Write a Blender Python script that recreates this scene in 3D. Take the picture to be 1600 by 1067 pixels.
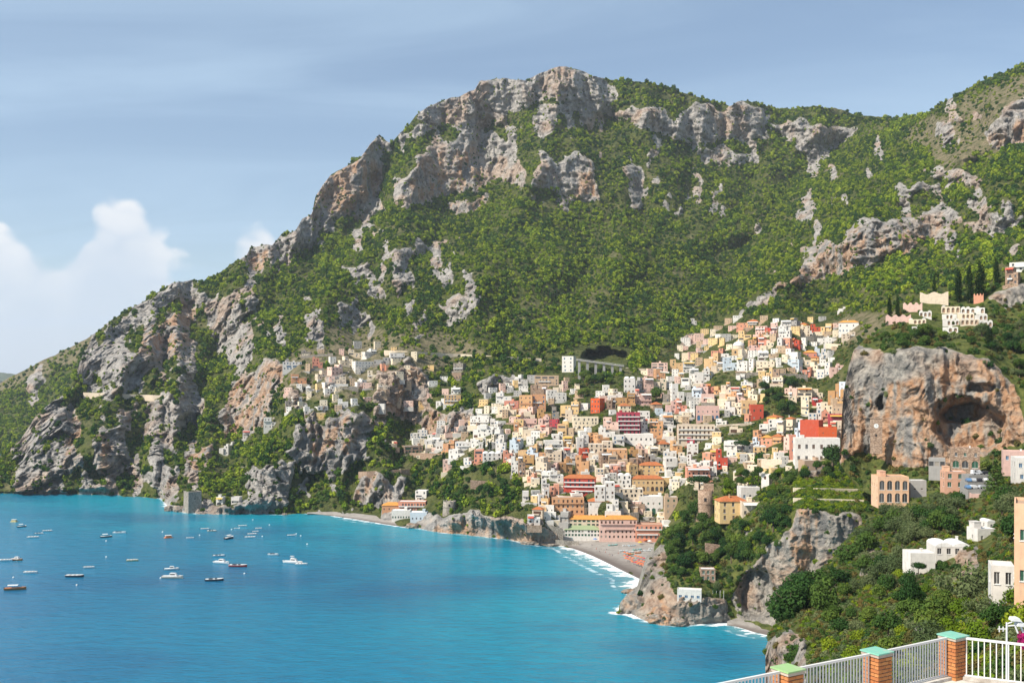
import bpy, bmesh, math, random
import numpy as np
from mathutils import Vector, Matrix
# ---------------------------------------------------------------- camera, sky, sun
for o in list(bpy.data.objects): bpy.data.objects.remove(o, do_unlink=True)
SC = bpy.context.scene
COL = SC.collection
H = 130.0            # eye height above the sea (m)
F = 1570.0           # focal length in photograph pixels (1600 wide)
VH = 590.0           # image row of the horizon
KS = H * F
cam_d = bpy.data.cameras.new('camera')
cam = bpy.data.objects.new('camera', cam_d); COL.objects.link(cam)
cam.location = (0, 0, H); cam.rotation_euler = (math.pi / 2, 0, 0)
cam_d.sensor_width = 36.0; cam_d.lens = 36.0 * F / 1600.0
cam_d.shift_y = (VH - 533.5) / 1600.0
cam_d.clip_start = 0.5; cam_d.clip_end = 60000
SC.camera = cam

SUN_EL, SUN_AZ = math.radians(44), math.radians(-121)     # azimuth clockwise from +Y (view direction)
sun_dir = Vector((math.sin(SUN_AZ) * math.cos(SUN_EL), math.cos(SUN_AZ) * math.cos(SUN_EL), math.sin(SUN_EL)))
sd = bpy.data.lights.new('sun', 'SUN'); sd.energy = 5.0; sd.angle = math.radians(0.6); sd.color = (1.0, 0.93, 0.82)
sun = bpy.data.objects.new('sun', sd); COL.objects.link(sun)
sun.rotation_euler = sun_dir.to_track_quat('Z', 'Y').to_euler(); sun.location = (-200, -100, 500)

W = bpy.data.worlds.new('World'); SC.world = W; W.use_nodes = True
def world_nodes():
    nt = W.node_tree; nt.nodes.clear()
    N = nt.nodes.new; L = nt.links.new
    out = N('ShaderNodeOutputWorld'); bg = N('ShaderNodeBackground'); bg.inputs[1].default_value = 0.102
    sky = N('ShaderNodeTexSky'); sky.sky_type = 'NISHITA'; sky.sun_disc = False
    sky.sun_elevation = SUN_EL; sky.sun_rotation = SUN_AZ
    sky.altitude = 100; sky.air_density = 1.0; sky.dust_density = 0.8; sky.ozone_density = 1.2
    tc = N('ShaderNodeTexCoord'); sep = N('ShaderNodeSeparateXYZ'); L(tc.outputs['Generated'], sep.inputs[0])
    def math_(op, a, b=None, c=None):
        m = N('ShaderNodeMath'); m.operation = op
        for i, v in enumerate((a, b, c)):
            if v is None: continue
            if isinstance(v, (int, float)): m.inputs[i].default_value = v
            else: L(v, m.inputs[i])
        return m.outputs[0]
    def ramp(v, a, b):
        r = N('ShaderNodeMapRange'); r.interpolation_type = 'SMOOTHSTEP'
        r.inputs[1].default_value = a; r.inputs[2].default_value = b; L(v, r.inputs[0]); return r.outputs[0]
    x, y, z = sep.outputs
    # cirrus veil: stretched noise on a high plane
    den = math_('MAXIMUM', z, 0.03)
    px = math_('DIVIDE', x, math_('ADD', den, 0.12)); py = math_('DIVIDE', y, math_('ADD', den, 0.12))
    cmb = N('ShaderNodeCombineXYZ'); L(px, cmb.inputs[0]); L(py, cmb.inputs[1])
    mp = N('ShaderNodeMapping'); mp.inputs['Rotation'].default_value = (0, 0, 0.5); mp.inputs['Scale'].default_value = (0.55, 1.5, 1); mp.inputs['Location'].default_value = (1.3, 0.4, 0)
    L(cmb.outputs[0], mp.inputs[0])
    n1 = N('ShaderNodeTexNoise'); n1.noise_dimensions = '2D'; n1.inputs['Scale'].default_value = 1.1; n1.inputs['Detail'].default_value = 7; n1.inputs['Roughness'].default_value = 0.52; n1.inputs['Distortion'].default_value = 0.6
    L(mp.outputs[0], n1.inputs['Vector'])
    veil = math_('MULTIPLY', ramp(n1.outputs[0], 0.34, 0.80), 0.42)
    veil = math_('ADD', veil, 0.16)
    # cumulus bank low over the horizon
    az = math_('ARCTAN2', x, y); el = math_('ARCSINE', z)
    c2 = N('ShaderNodeCombineXYZ'); L(math_('MULTIPLY', az, 1.0), c2.inputs[0]); L(math_('MULTIPLY', el, 1.25), c2.inputs[1])
    n2 = N('ShaderNodeTexNoise'); n2.noise_dimensions = '2D'; n2.inputs['Scale'].default_value = 7.5; n2.inputs['Detail'].default_value = 9; n2.inputs['Roughness'].default_value = 0.53
    L(c2.outputs[0], n2.inputs['Vector'])
    n3 = N('ShaderNodeTexNoise'); n3.noise_dimensions = '2D'; n3.inputs['Scale'].default_value = 3.1; n3.inputs['Detail'].default_value = 2
    mp3 = N('ShaderNodeMapping'); mp3.inputs['Location'].default_value = (CLX, 0.31, 0); L(c2.outputs[0], mp3.inputs[0]); L(mp3.outputs[0], n3.inputs['Vector'])
    # billows: two sizes of rounded cells
    def vor(scale, off):
        v = N('ShaderNodeTexVoronoi'); v.voronoi_dimensions = '2D'; v.feature = 'SMOOTH_F1'; v.inputs['Scale'].default_value = scale; v.inputs['Smoothness'].default_value = 0.35
        m = N('ShaderNodeMapping'); m.inputs['Location'].default_value = (off, off * .7, 0); L(warp.outputs[0], m.inputs[0]); L(m.outputs[0], v.inputs['Vector']); return v.outputs['Distance']
    warp = N('ShaderNodeVectorMath'); warp.operation = 'ADD'; L(c2.outputs[0], warp.inputs[0])
    wn = N('ShaderNodeTexNoise'); wn.noise_dimensions = '2D'; wn.inputs['Scale'].default_value = 22; wn.inputs['Detail'].default_value = 3; L(c2.outputs[0], wn.inputs['Vector'])
    ws = N('ShaderNodeVectorMath'); ws.operation = 'MULTIPLY_ADD'; L(wn.outputs['Color'], ws.inputs[0]); ws.inputs[1].default_value = (.022, .022, 0); ws.inputs[2].default_value = (-.011, -.011, 0); L(ws.outputs[0], warp.inputs[1])
    v1, v2 = vor(16, 1.3), vor(40, 4.1)
    def lump(c, w):
        d = math_('DIVIDE', math_('SUBTRACT', az, c), w); d = math_('MULTIPLY', d, d); return math_('EXPONENT', math_('MULTIPLY', math_('MULTIPLY', d, d), -1.0))
    top = math_('ADD', 0.104, math_('MULTIPLY', lump(-0.372, 0.040), 0.056)); top = math_('ADD', top, math_('MULTIPLY', lump(-0.250, 0.030), 0.032)); top = math_('ADD', top, math_('MULTIPLY', lump(-0.46, 0.035), 0.016))
    top = math_('ADD', top, math_('MULTIPLY', math_('SUBTRACT', n2.outputs[0], 0.5), 0.035)); top = math_('ADD', top, math_('MULTIPLY', math_('SUBTRACT', n3.outputs[0], 0.5), 0.04))
    top = math_('ADD', top, math_('MULTIPLY', math_('SUBTRACT', 0.45, v1), 0.062)); top = math_('ADD', top, math_('MULTIPLY', math_('SUBTRACT', 0.4, v2), 0.022))
    diff = math_('SUBTRACT', top, el)
    cum = ramp(diff, -0.003, 0.016)
    lit = math_('ADD', math_('MULTIPLY', ramp(v1, 0.75, 0.1), 0.55), math_('MULTIPLY', ramp(v2, 0.7, 0.1), 0.3)); lit = math_('MULTIPLY', lit, ramp(diff, 0.085, 0.0))
    shade = N('ShaderNodeMix'); shade.data_type = 'RGBA'; L(math_('ADD', lit, 0.08), shade.inputs['Factor'])
    shade.inputs['A'].default_value = (4.9, 5.5, 6.3, 1); shade.inputs['B'].default_value = (8.0, 7.8, 7.6, 1)
    m1 = N('ShaderNodeMix'); m1.data_type = 'RGBA'; L(veil, m1.inputs['Factor']); L(sky.outputs[0], m1.inputs['A']); m1.inputs['B'].default_value = (4.1, 5.5, 6.9, 1)
    m2 = N('ShaderNodeMix'); m2.data_type = 'RGBA'; L(math_('MULTIPLY', cum, ramp(diff, -0.01, 0.05)), m2.inputs['Factor']); L(m1.outputs['Result'], m2.inputs['A']); L(shade.outputs['Result'], m2.inputs['B'])
    m2.inputs['Factor'].default_value = 0
    L(math_('MULTIPLY', cum, 0.82), m2.inputs['Factor'])
    L(m2.outputs['Result'], bg.inputs[0]); L(bg.outputs[0], out.inputs[0])
CLX = 4.7
world_nodes()
vs = SC.view_settings; vs.view_transform = 'Standard'; vs.look = 'None'; vs.gamma = 1; vs.exposure = 0.42
try: vs.use_curve_mapping = False
except Exception: pass
cy = SC.cycles
cy.max_bounces = 5; cy.diffuse_bounces = 3; cy.glossy_bounces = 2; cy.transmission_bounces = 2; cy.volume_bounces = 1; cy.transparent_max_bounces = 4
cy.caustics_reflective = False; cy.caustics_refractive = False
W.cycles.sampling_method = 'MANUAL'; W.cycles.sample_map_resolution = 512
cy.sample_clamp_indirect = 6

# ---------------------------------------------------------------- noise
_rs = np.random.RandomState(11)
_P = _rs.permutation(256).astype(np.int32); _P = np.concatenate([_P, _P, _P])
_G = _rs.normal(size=(256, 3)).astype(np.float32); _G /= np.linalg.norm(_G, axis=1)[:, None]
def pn(x, y, z):
    """gradient noise, about -0.6 .. 0.6"""
    x = np.asarray(x, np.float32); y = np.asarray(y, np.float32) + 0 * x; z = np.asarray(z, np.float32) + 0 * x
    xf = np.floor(x); yf = np.floor(y); zf = np.floor(z)
    xi = xf.astype(np.int32) & 255; yi = yf.astype(np.int32) & 255; zi = zf.astype(np.int32) & 255
    x = x - xf; y = y - yf; z = z - zf
    fx = x * x * x * (x * (x * 6 - 15) + 10); fy = y * y * y * (y * (y * 6 - 15) + 10); fz = z * z * z * (z * (z * 6 - 15) + 10)
    r = 0
    for dx in (0, 1):
        wx = fx if dx else 1 - fx
        pa = _P[xi + dx]
        for dy in (0, 1):
            wy = (fy if dy else 1 - fy) * wx
            pb = _P[pa + yi + dy]
            for dz in (0, 1):
                g = _G[_P[pb + zi + dz]]
                r = r + wy * (fz if dz else 1 - fz) * (g[..., 0] * (x - dx) + g[..., 1] * (y - dy) + g[..., 2] * (z - dz))
    return r
def fbm(x, y, z, o=4, g=0.5):
    a, s, r = 1.0, 1.0, 0
    for i in range(o):
        r = r + a * pn(x * s + 17.3 * i, y * s - 9.1 * i, z * s + 3.7 * i); a *= g; s *= 2.03
    return r
def ridge(x, y, z, o=4, g=0.5):
    a, s, r = 1.0, 1.0, 0
    for i in range(o):
        r = r + a * (1 - np.abs(pn(x * s + 5.3 * i, y * s + 2.1 * i, z * s - 3.7 * i)) * 2.4); a *= g; s *= 2.07
    return r
def sstep(x, a, b):
    t = np.clip((x - a) / (b - a), 0, 1); return t * t * (3 - 2 * t)
def pt(u, v, d):
    """world point seen at photo pixel (u, v) at distance d along the view axis"""
    return Vector(((u - 800) / F * d, d, H + (VH - v) / F * d))
def pix(x, y, z):
    return 800 + F * x / y, VH - F * (z - H) / y
def seadist(v): return KS / (v - VH)

# ---------------------------------------------------------------- node helpers
class NT:
    def __init__(s, name):
        s.m = bpy.data.materials.new(name); s.m.use_nodes = True; s.t = s.m.node_tree; s.t.nodes.clear()
        s.out = s.n('ShaderNodeOutputMaterial')
    def n(s, k, **kw):
        nd = s.t.nodes.new(k)
        for a, b in kw.items(): setattr(nd, a, b)
        return nd
    def l(s, a, b): s.t.links.new(a, b)
    def setv(s, sock, v):
        if hasattr(v, 'is_output'): s.l(v, sock)
        elif isinstance(v, (tuple, list)) and len(v) == 3 and sock.type == 'RGBA': sock.default_value = (*v, 1)
        else: sock.default_value = v
    def math(s, op, a, b=None, c=None, clamp=False):
        m = s.n('ShaderNodeMath', operation=op, use_clamp=clamp)
        for i, v in enumerate((a, b, c)):
            if v is not None: s.setv(m.inputs[i], v)
        return m.outputs[0]
    def ramp(s, v, a, b, lo=0.0, hi=1.0):
        r = s.n('ShaderNodeMapRange', interpolation_type='SMOOTHSTEP'); s.setv(r.inputs[0], v)
        r.inputs[1].default_value = a; r.inputs[2].default_value = b; r.inputs[3].default_value = lo; r.inputs[4].default_value = hi
        return r.outputs[0]
    def mix(s, f, a, b, mode='MIX'):
        m = s.n('ShaderNodeMix', data_type='RGBA', blend_type=mode); s.setv(m.inputs['Factor'], f); s.setv(m.inputs['A'], a); s.setv(m.inputs['B'], b)
        return m.outputs['Result']
    def noise(s, vec, scale, detail=4, rough=0.5, dist=0.0):
        t = s.n('ShaderNodeTexNoise'); t.inputs['Scale'].default_value = scale; t.inputs['Detail'].default_value = detail
        t.inputs['Roughness'].default_value = rough; t.inputs['Distortion'].default_value = dist
        if vec is not None: s.l(vec, t.inputs['Vector'])
        return t.outputs[0]
    def mapping(s, vec, scale=(1, 1, 1), rot=(0, 0, 0), loc=(0, 0, 0)):
        m = s.n('ShaderNodeMapping'); m.inputs['Scale'].default_value = scale; m.inputs['Rotation'].default_value = rot; m.inputs['Location'].default_value = loc
        s.l(vec, m.inputs[0]); return m.outputs[0]
    def pos(s): return s.n('ShaderNodeNewGeometry').outputs['Position']
    def obj(s): return s.n('ShaderNodeTexCoord').outputs['Object']
    def rnd(s): return s.n('ShaderNodeObjectInfo').outputs['Random']
    def attr(s, name, comp='Fac'):
        a = s.n('ShaderNodeAttribute'); a.attribute_name = name; return a.outputs[comp]
    def bump(s, h, strength, dist, normal=None):
        b = s.n('ShaderNodeBump'); b.inputs['Strength'].default_value = strength; b.inputs['Distance'].default_value = dist
        s.l(h, b.inputs['Height'])
        if normal is not None: s.l(normal, b.inputs['Normal'])
        return b.outputs[0]
    def surf(s, color, rough=0.8, spec=0.3, normal=None, metallic=0.0):
        p = s.n('ShaderNodeBsdfPrincipled'); s.setv(p.inputs['Base Color'], color); s.setv(p.inputs['Roughness'], rough)
        p.inputs['Specular IOR Level'].default_value = spec; p.inputs['Metallic'].default_value = metallic
        if normal is not None: s.l(normal, p.inputs['Normal'])
        s.l(p.outputs[0], s.out.inputs[0]); return p

# ---------------------------------------------------------------- object helpers
def link(o, parent=None):
    COL.objects.link(o)
    if parent is not None: o.parent = parent
    return o
def tag(o, label=None, cat=None, group=None, kind=None):
    if label: o['label'] = label
    if cat: o['category'] = cat
    if group: o['group'] = group
    if kind: o['kind'] = kind
    return o
def mesh_obj(name, verts, faces, mat, parent=None, smooth=False):
    me = bpy.data.meshes.new(name); me.from_pydata([tuple(v) for v in verts], [], faces); me.update()
    if smooth: me.shade_smooth()
    for m in (mat if isinstance(mat, (list, tuple)) else [mat]): me.materials.append(m)
    return link(bpy.data.objects.new(name, me), parent)
def np_mesh(name, V, quads, mat, smooth=True):
    me = bpy.data.meshes.new(name)
    V = np.ascontiguousarray(V, np.float32).reshape(-1, 3); Q = np.ascontiguousarray(quads, np.int32)
    k = Q.shape[1]
    me.vertices.add(len(V)); me.vertices.foreach_set('co', V.ravel())
    me.loops.add(Q.size); me.loops.foreach_set('vertex_index', Q.ravel())
    me.polygons.add(len(Q)); me.polygons.foreach_set('loop_start', np.arange(0, Q.size, k, dtype=np.int32))
    me.update(calc_edges=True); me.validate()
    if smooth: me.shade_smooth()
    me.materials.append(mat)
    return me
def grid_quads(nr, nc):
    i = np.arange((nr - 1) * (nc - 1)); r = i // (nc - 1); c = i % (nc - 1); a = r * nc + c
    return np.stack([a, a + 1, a + nc + 1, a + nc], 1)
def add_attr(me, name, arr):
    a = me.attributes.new(name, 'FLOAT', 'POINT'); a.data.foreach_set('value', np.ascontiguousarray(arr, np.float32).ravel())
def empty(name, loc, rz=0.0):
    o = bpy.data.objects.new(name, None); o.location = loc; o.rotation_euler = (0, 0, rz); o.empty_display_size = 0.5
    return link(o)
class MB:
    """collects boxes, prisms and tubes into one mesh"""
    def __init__(s): s.v = []; s.f = []; s.mi = []; s.cur = 0
    def quad(s, a, b, c, d):
        n = len(s.v); s.v += [a, b, c, d]; s.f.append((n, n + 1, n + 2, n + 3)); s.mi.append(s.cur)
    def poly(s, pts):
        n = len(s.v); s.v += pts; s.f.append(tuple(range(n, n + len(pts)))); s.mi.append(s.cur)
    def box(s, x0, x1, y0, y1, z0, z1):
        n = len(s.v)
        s.v += [(x0, y0, z0), (x1, y0, z0), (x1, y1, z0), (x0, y1, z0), (x0, y0, z1), (x1, y0, z1), (x1, y1, z1), (x0, y1, z1)]
        for f in ((0, 3, 2, 1), (4, 5, 6, 7), (0, 1, 5, 4), (1, 2, 6, 5), (2, 3, 7, 6), (3, 0, 4, 7)):
            s.f.append(tuple(n + i for i in f)); s.mi.append(s.cur)
    def lathe(s, prof, seg=16, cx=0.0, cy=0.0, a0=0.0, a1=2 * math.pi, cap=True):
        full = abs(a1 - a0 - 2 * math.pi) < 1e-6
        m = seg if full else seg + 1; n = len(s.v)
        for r, z in prof:
            for i in range(m):
                a = a0 + (a1 - a0) * i / seg; s.v.append((cx + r * math.cos(a), cy + r * math.sin(a), z))
        for k in range(len(prof) - 1):
            for i in range(seg):
                j = (i + 1) % m
                s.f.append((n + k * m + i, n + k * m + j, n + (k + 1) * m + j, n + (k + 1) * m + i)); s.mi.append(s.cur)
        if cap and full:
            s.f.append(tuple(n + (len(prof) - 1) * m + i for i in range(m))); s.mi.append(s.cur)
    def tube(s, p0, p1, r0, r1=None, seg=6):
        r1 = r0 if r1 is None else r1
        p0 = Vector(p0); p1 = Vector(p1); d = (p1 - p0).normalized()
        a = d.orthogonal().normalized(); b = d.cross(a); n = len(s.v)
        for p, r in ((p0, r0), (p1, r1)):
            for i in range(seg):
                t = 2 * math.pi * i / seg; s.v.append(tuple(p + r * (math.cos(t) * a + math.sin(t) * b)))
        for i in range(seg):
            j = (i + 1) % seg; s.f.append((n + i, n + j, n + seg + j, n + seg + i)); s.mi.append(s.cur)
        s.f.append(tuple(n + seg + i for i in range(seg))); s.mi.append(s.cur)
        s.f.append(tuple(n + seg - 1 - i for i in range(seg))); s.mi.append(s.cur)
    def mesh(s, name, mats, smooth=False):
        me = bpy.data.meshes.new(name); me.from_pydata(s.v, [], s.f); me.update()
        for m in (mats if isinstance(mats, (list, tuple)) else [mats]): me.materials.append(m)
        if any(s.mi): me.polygons.foreach_set('material_index', s.mi)
        if smooth: me.shade_smooth()
        return me
    def build(s, name, mats, parent=None, smooth=False):
        return link(bpy.data.objects.new(name, s.mesh(name, mats, smooth)), parent)
# ================================================================ TERRAIN
def terrain_material(name, near=False):
    s = NT(name); P = s.pos(); k = 3.0 if near else 1.0
    rock = s.attr('rock'); orange = s.attr('orange'); bare = s.attr('bare'); streak = s.attr('streak'); strata = s.attr('strata'); n_big = s.attr('broad')
    n_mid = s.noise(P, 0.085 * k, 5, 0.64)
    rt = s.n('ShaderNodeTexNoise'); rt.noise_type = 'RIDGED_MULTIFRACTAL'; rt.inputs['Scale'].default_value = 1.0; rt.inputs['Detail'].default_value = 5; rt.inputs['Roughness'].default_value = 0.6; s.l(s.mapping(P, (0.055 * k, 0.055 * k, 0.026 * k), rot=(0.1, 0.15, 0)), rt.inputs['Vector']); rid = rt.outputs[0]
    c = s.mix(s.ramp(n_mid, 0.3, 0.7), *(((0.17, 0.158, 0.14), (0.37, 0.335, 0.285)) if near else ((0.27, 0.255, 0.235), (0.54, 0.50, 0.45))))
    c = s.mix(s.ramp(streak, 0.1, 0.4, 0, 0.45), c, (0.12, 0.12, 0.125))
    of = s.math('ADD', s.math('MULTIPLY', orange, s.ramp(streak, 0.25, -0.25)), s.math('MULTIPLY', s.ramp(n_big, 0.0, 0.35), 0.55), clamp=True)
    c = s.mix(s.math('MULTIPLY', of, 0.9), c, s.mix(s.ramp(n_mid, 0.35, 0.65), *(((0.33, 0.17, 0.085), (0.45, 0.285, 0.175)) if near else ((0.40, 0.22, 0.12), (0.54, 0.38, 0.26)))))
    c = s.mix(s.ramp(strata, 0.12, 0.4, 0, 0.35), c, (0.15, 0.14, 0.125))
    g = s.mix(s.ramp(n_mid, 0.35, 0.65), (0.055, 0.075, 0.02), (0.12, 0.13, 0.035))
    g = s.mix(s.math('MULTIPLY', bare, s.ramp(n_mid, 0.3, 0.6)), g, (0.24, 0.20, 0.12))
    rf = s.ramp(s.math('ADD', rock, s.math('MULTIPLY', s.math('SUBTRACT', n_mid, 0.5), 0.8)), 0.40, 0.56)
    s.surf(s.mix(rf, g, c), 0.95, 0.1, s.bump(s.math('ADD', n_mid, s.math('MULTIPLY', rid, s.math('MULTIPLY', rf, -0.45 if near else -0.7))), 1.0, (9.0 if near else 19.0) / k))
    return s.m
M_TERR = terrain_material('limestone_and_scrub'); M_TERRN = terrain_material('near_limestone_and_scrub', True)

def rbf_fit(pts):
    P = np.array([(p[0], p[1] * 1.3) for p in pts], float) / 300.0; y = np.log(np.array([p[2] for p in pts], float))
    r = np.linalg.norm(P[:, None] - P[None], axis=2); n = len(P)
    A = np.zeros((n + 3, n + 3)); A[:n, :n] = -r + np.eye(n) * 0.03; A[:n, n] = 1; A[:n, n + 1:] = P; A[n, :n] = 1; A[n + 1:, :n] = P.T
    w = np.linalg.solve(A, np.concatenate([y, np.zeros(3)]))
    def ev(u, v):
        q = np.stack([u, v * 1.3], -1).reshape(-1, 2) / 300.0; out = w[n] + q @ w[n + 1:]
        for i in range(n): out -= w[i] * np.sqrt(((q - P[i]) ** 2).sum(1) + 1e-4)
        return np.exp(out).reshape(u.shape)
    return ev
def in_poly(poly, u, v):
    p = np.array(poly, float).reshape(-1, 2); ins = np.zeros(u.shape, bool); j = len(p) - 1
    m = (u >= p[:, 0].min()) & (u <= p[:, 0].max()) & (v >= p[:, 1].min()) & (v <= p[:, 1].max())
    if not m.any(): return ins
    uu, vv = u[m], v[m]; r = np.zeros(uu.shape, bool)
    for i in range(len(p)):
        xi, yi = p[i]; xj, yj = p[j]
        if yi != yj: r ^= ((yi > vv) != (yj > vv)) & (uu < (xj - xi) * (vv - yi) / (yj - yi) + xi)
        j = i
    ins[m] = r; return ins
def blur(a, n=1):
    for _ in range(n):
        b = a.copy(); b[1:] += a[:-1]; b[:-1] += a[1:]; b[0] += a[0]; b[-1] += a[-1]; a = b / 3
        b = a.copy(); b[:, 1:] += a[:, :-1]; b[:, :-1] += a[:, 1:]; b[:, 0] += a[:, 0]; b[:, -1] += a[:, -1]; a = b / 3
    return a
def curve(pts, u):
    p = np.array(pts, float).reshape(-1, 2); return np.interp(u, p[:, 0], p[:, 1])

class Sheet:
    """a piece of terrain: every column climbs from its foot to its crest; depth comes from
    surveyed points, is steepened where rock is bare and roughened in world space"""
    def __init__(s, name, u0, u1, nc, nr, top, bot, ctrl, rocks, oranges=(), bares=(), mat=None, shore=True, warp=9, relief=30, flute=13,
                 fscale=1.0, topn=2.0, rockw=0.22, patchy=(), back=(350, 160), caves=(), seed=0.0, botn=0.0, sink=14, holes=(), hole=0.0, folds=(), drypatch=0.0):
        U = np.linspace(u0, u1, nc); s.U = U
        vt = curve(top, U) + topn * (fbm(U / 16.0, seed, 0.5, 3) + 0.8 * fbm(U / 60.0, seed, 9.5, 2)) * 2
        vb = curve(bot, U) + botn * fbm(U / 14.0, seed, 4.5, 4) * 2
        T = np.linspace(0, 1, nr)[:, None]
        V = vb + (vt - vb) * T; UU = np.broadcast_to(U, V.shape).copy(); s.V = V
        pts = list(ctrl)
        if shore:
            for q in range(0, nc, max(1, nc // 26)): pts.append((U[q], vb[q], seadist(max(vb[q], 640))))
        D = rbf_fit(pts)(UU, V)
        if shore: D += (KS / np.maximum(vb - VH, 30) - D[0]) * (1 - sstep(T, 0.0, 0.25))
        wu = UU + warp * 2 * fbm(UU / 40, V / 40, seed, 5, .6); wv = V + warp * 2 * fbm(UU / 40, V / 40, seed + 7, 5, .6)
        R = np.zeros(V.shape)
        for p in rocks: R = np.maximum(R, in_poly(p, wu, wv) * 1.0)
        for p, amt in patchy:
            m = in_poly(p, wu, wv)
            nz = fbm(UU / 34 + 3.1, V / 75, seed + 2.2, 4) + 0.35 * fbm(UU / 9, V / 14, seed + 5.2, 3)
            R = np.maximum(R, m * sstep(nz, -0.12 + amt, 0.05 + amt))
        R *= 1 - hole * sstep(-fbm(UU / 16, V / 8, seed + 11.2, 4, .6), 0.08, 0.22)
        for p in holes: R *= 1 - in_poly(p, wu, wv)
        s.R0 = R
        Rb = blur(R, 2)
        dD = np.maximum(np.diff(D, axis=0), 0.02 * np.abs(np.diff(V, axis=0)))
        w = 1 - (1 - rockw) * Rb[1:]; w = w * (1 + 0.9 * fbm(UU[1:] / 50, V[1:] / 30, seed + 1.5, 3))
        w = np.maximum(w, 0.06)
        inc = dD * w; tot = inc.sum(0, keepdims=True); want = dD.sum(0, keepdims=True)
        fac = want / tot; fac = np.apply_along_axis(lambda a: np.convolve(np.pad(a, 12, mode='edge'), np.ones(25) / 25, 'valid'), 1, fac)
        D2 = np.concatenate([D[:1], D[:1] + np.cumsum(inc * fac, 0)], 0)
        dev = D2 - D; low = blur(dev, 60); low = np.apply_along_axis(lambda a: np.convolve(np.pad(a, 15, mode='edge'), np.ones(31) / 31, 'valid'), 1, dev)
        low = blur(low, 6); sharp = dev - np.apply_along_axis(lambda a: np.convolve(np.pad(a, 20, mode='edge'), np.ones(41) / 41, 'valid'), 0, dev)
        D2 = D + low + 0.6 * sharp * Rb
        X = (UU - 800) / F * D2; Z = H + (VH - V) / F * D2
        fade = sstep(T, 0.0, 0.05) if shore else 1.0
        k = 1.0 / fscale
        big = fbm(X / 260 * k, D2 / 260 * k, seed + Z / 400 * k, 4); mid = fbm(X / 60 * k, D2 / 60 * k, Z / 60 * k, 3)
        D3 = D2 + fade * (relief * big * 1.5 + relief * 0.22 * mid)
        for line, wid, amt in folds:      # ravines (+) and spurs (-)
            best = np.full(V.shape, 1e9); jit = 14 * fbm(UU / 50, V / 50, seed + 3.1, 3)
            for (a0, b0), (a1, b1) in zip(line, line[1:]):
                dx, dy = a1 - a0, b1 - b0; t = np.clip(((UU + jit - a0) * dx + (V - b0) * dy) / (dx * dx + dy * dy), 0, 1); best = np.minimum(best, np.hypot(UU + jit - a0 - t * dx, V - b0 - t * dy))
            D3 += fade * amt * np.exp(-np.abs(best / wid) ** 1.3)
        # bare rock: buttresses, gullies and ledges
        fl = ridge(X / 44 * k + 0.7 * mid, D2 / 300 * k, Z / 240 * k + seed, 5, 0.6) - 1.1
        zz = (Z + 9 / k * mid * 2 + 5 / k * fbm(X / 18 * k, D2 / 18 * k, Z / 30 * k, 2) * 2 + 0.1 * X) / 16 * k; led = (zz - np.floor(zz)) ** 3 * 0.9 - 0.3 + 0.5 * fbm(X / 70 * k, D2 / 90 * k, Z / 13 * k, 3); chip = ridge(X / 17 * k, D2 / 24 * k, Z / 22 * k, 4, 0.6) - 1.0
        D3 -= fade * Rb * (flute * 1.25 * fl + flute * (0.55 if k < 1.5 else 0.3) * led + flute * 0.28 * chip)
        for cu, cv, ru, rv, dep in caves:
            e = ((UU + 6 * fbm(UU / 12, V / 12, 3.3, 2) - cu) / ru) ** 2 + ((V + 6 * fbm(UU / 12, V / 12, 8.3, 2) - cv) / rv) ** 2
            D3 += dep * (1 - sstep(np.sqrt(e), 0.72, 1.0))
        D3 = np.maximum(D3, D3[0:1] * 0.55)
        s.D = D3
        X = (UU - 800) / F * D3; Z = H + (VH - V) / F * D3
        P = np.stack([X, D3, Z], -1)
        # the foot runs on below the water, the crest falls away behind
        foot = P[:1].copy(); foot[..., 2] -= sink; foot[..., 1] -= 2
        b1 = P[-1:].copy(); b1[..., 1] += back[0] * 0.35; b1[..., 0] *= (b1[..., 1] / P[-1:, :, 1]); b1[..., 2] -= back[1] * 0.15
        b2 = P[-1:].copy(); b2[..., 1] += back[0]; b2[..., 0] *= (b2[..., 1] / P[-1:, :, 1]); b2[..., 2] -= back[1]
        P = np.concatenate([foot, P, b1, b2], 0)
        ex = lambda a: np.concatenate([a[:1], a, a[-1:], a[-1:]], 0)
        me = np_mesh(name, P.reshape(-1, 3), grid_quads(P.shape[0], nc), mat or M_TERR)
        O = np.zeros(V.shape); B = np.zeros(V.shape)
        for p in oranges: O = np.maximum(O, in_poly(p, wu, wv) * 1.0)
        for p in bares: B = np.maximum(B, in_poly(p, wu, wv) * 1.0)
        B = np.maximum(B, drypatch * 0.8 * sstep(fbm(UU / 38, V / 15, seed + 31.7, 4, .55), 0.2, 0.36) * (1 - R))
        s.B = B
        add_attr(me, 'rock', ex(blur(R, 1))); add_attr(me, 'orange', ex(blur(O, 4))); add_attr(me, 'bare', ex(blur(B, 2)))
        Pf = P.reshape(-1, 3); kk = k if mat is M_TERRN else 1.0; kk = min(kk, 2.5)
        add_attr(me, 'streak', fbm(Pf[:, 0] * 0.075 * kk, Pf[:, 1] * 0.04 * kk, Pf[:, 2] * 0.010 * kk, 4, 0.6)); add_attr(me, 'strata', fbm(Pf[:, 0] * 0.012 * kk, Pf[:, 1] * 0.012 * kk, (Pf[:, 2] + 0.12 * Pf[:, 0]) * 0.14 * kk, 4, 0.6))
        add_attr(me, 'broad', fbm(Pf[:, 0] * 0.013 * kk, Pf[:, 1] * 0.013 * kk, Pf[:, 2] * 0.013 * kk, 3))
        s.obj = link(bpy.data.objects.new(name, me)); tag(s.obj, kind='structure')
        s.vt, s.vb, s.nr, s.P = vt, vb, nr, P[1:-2]
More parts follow.
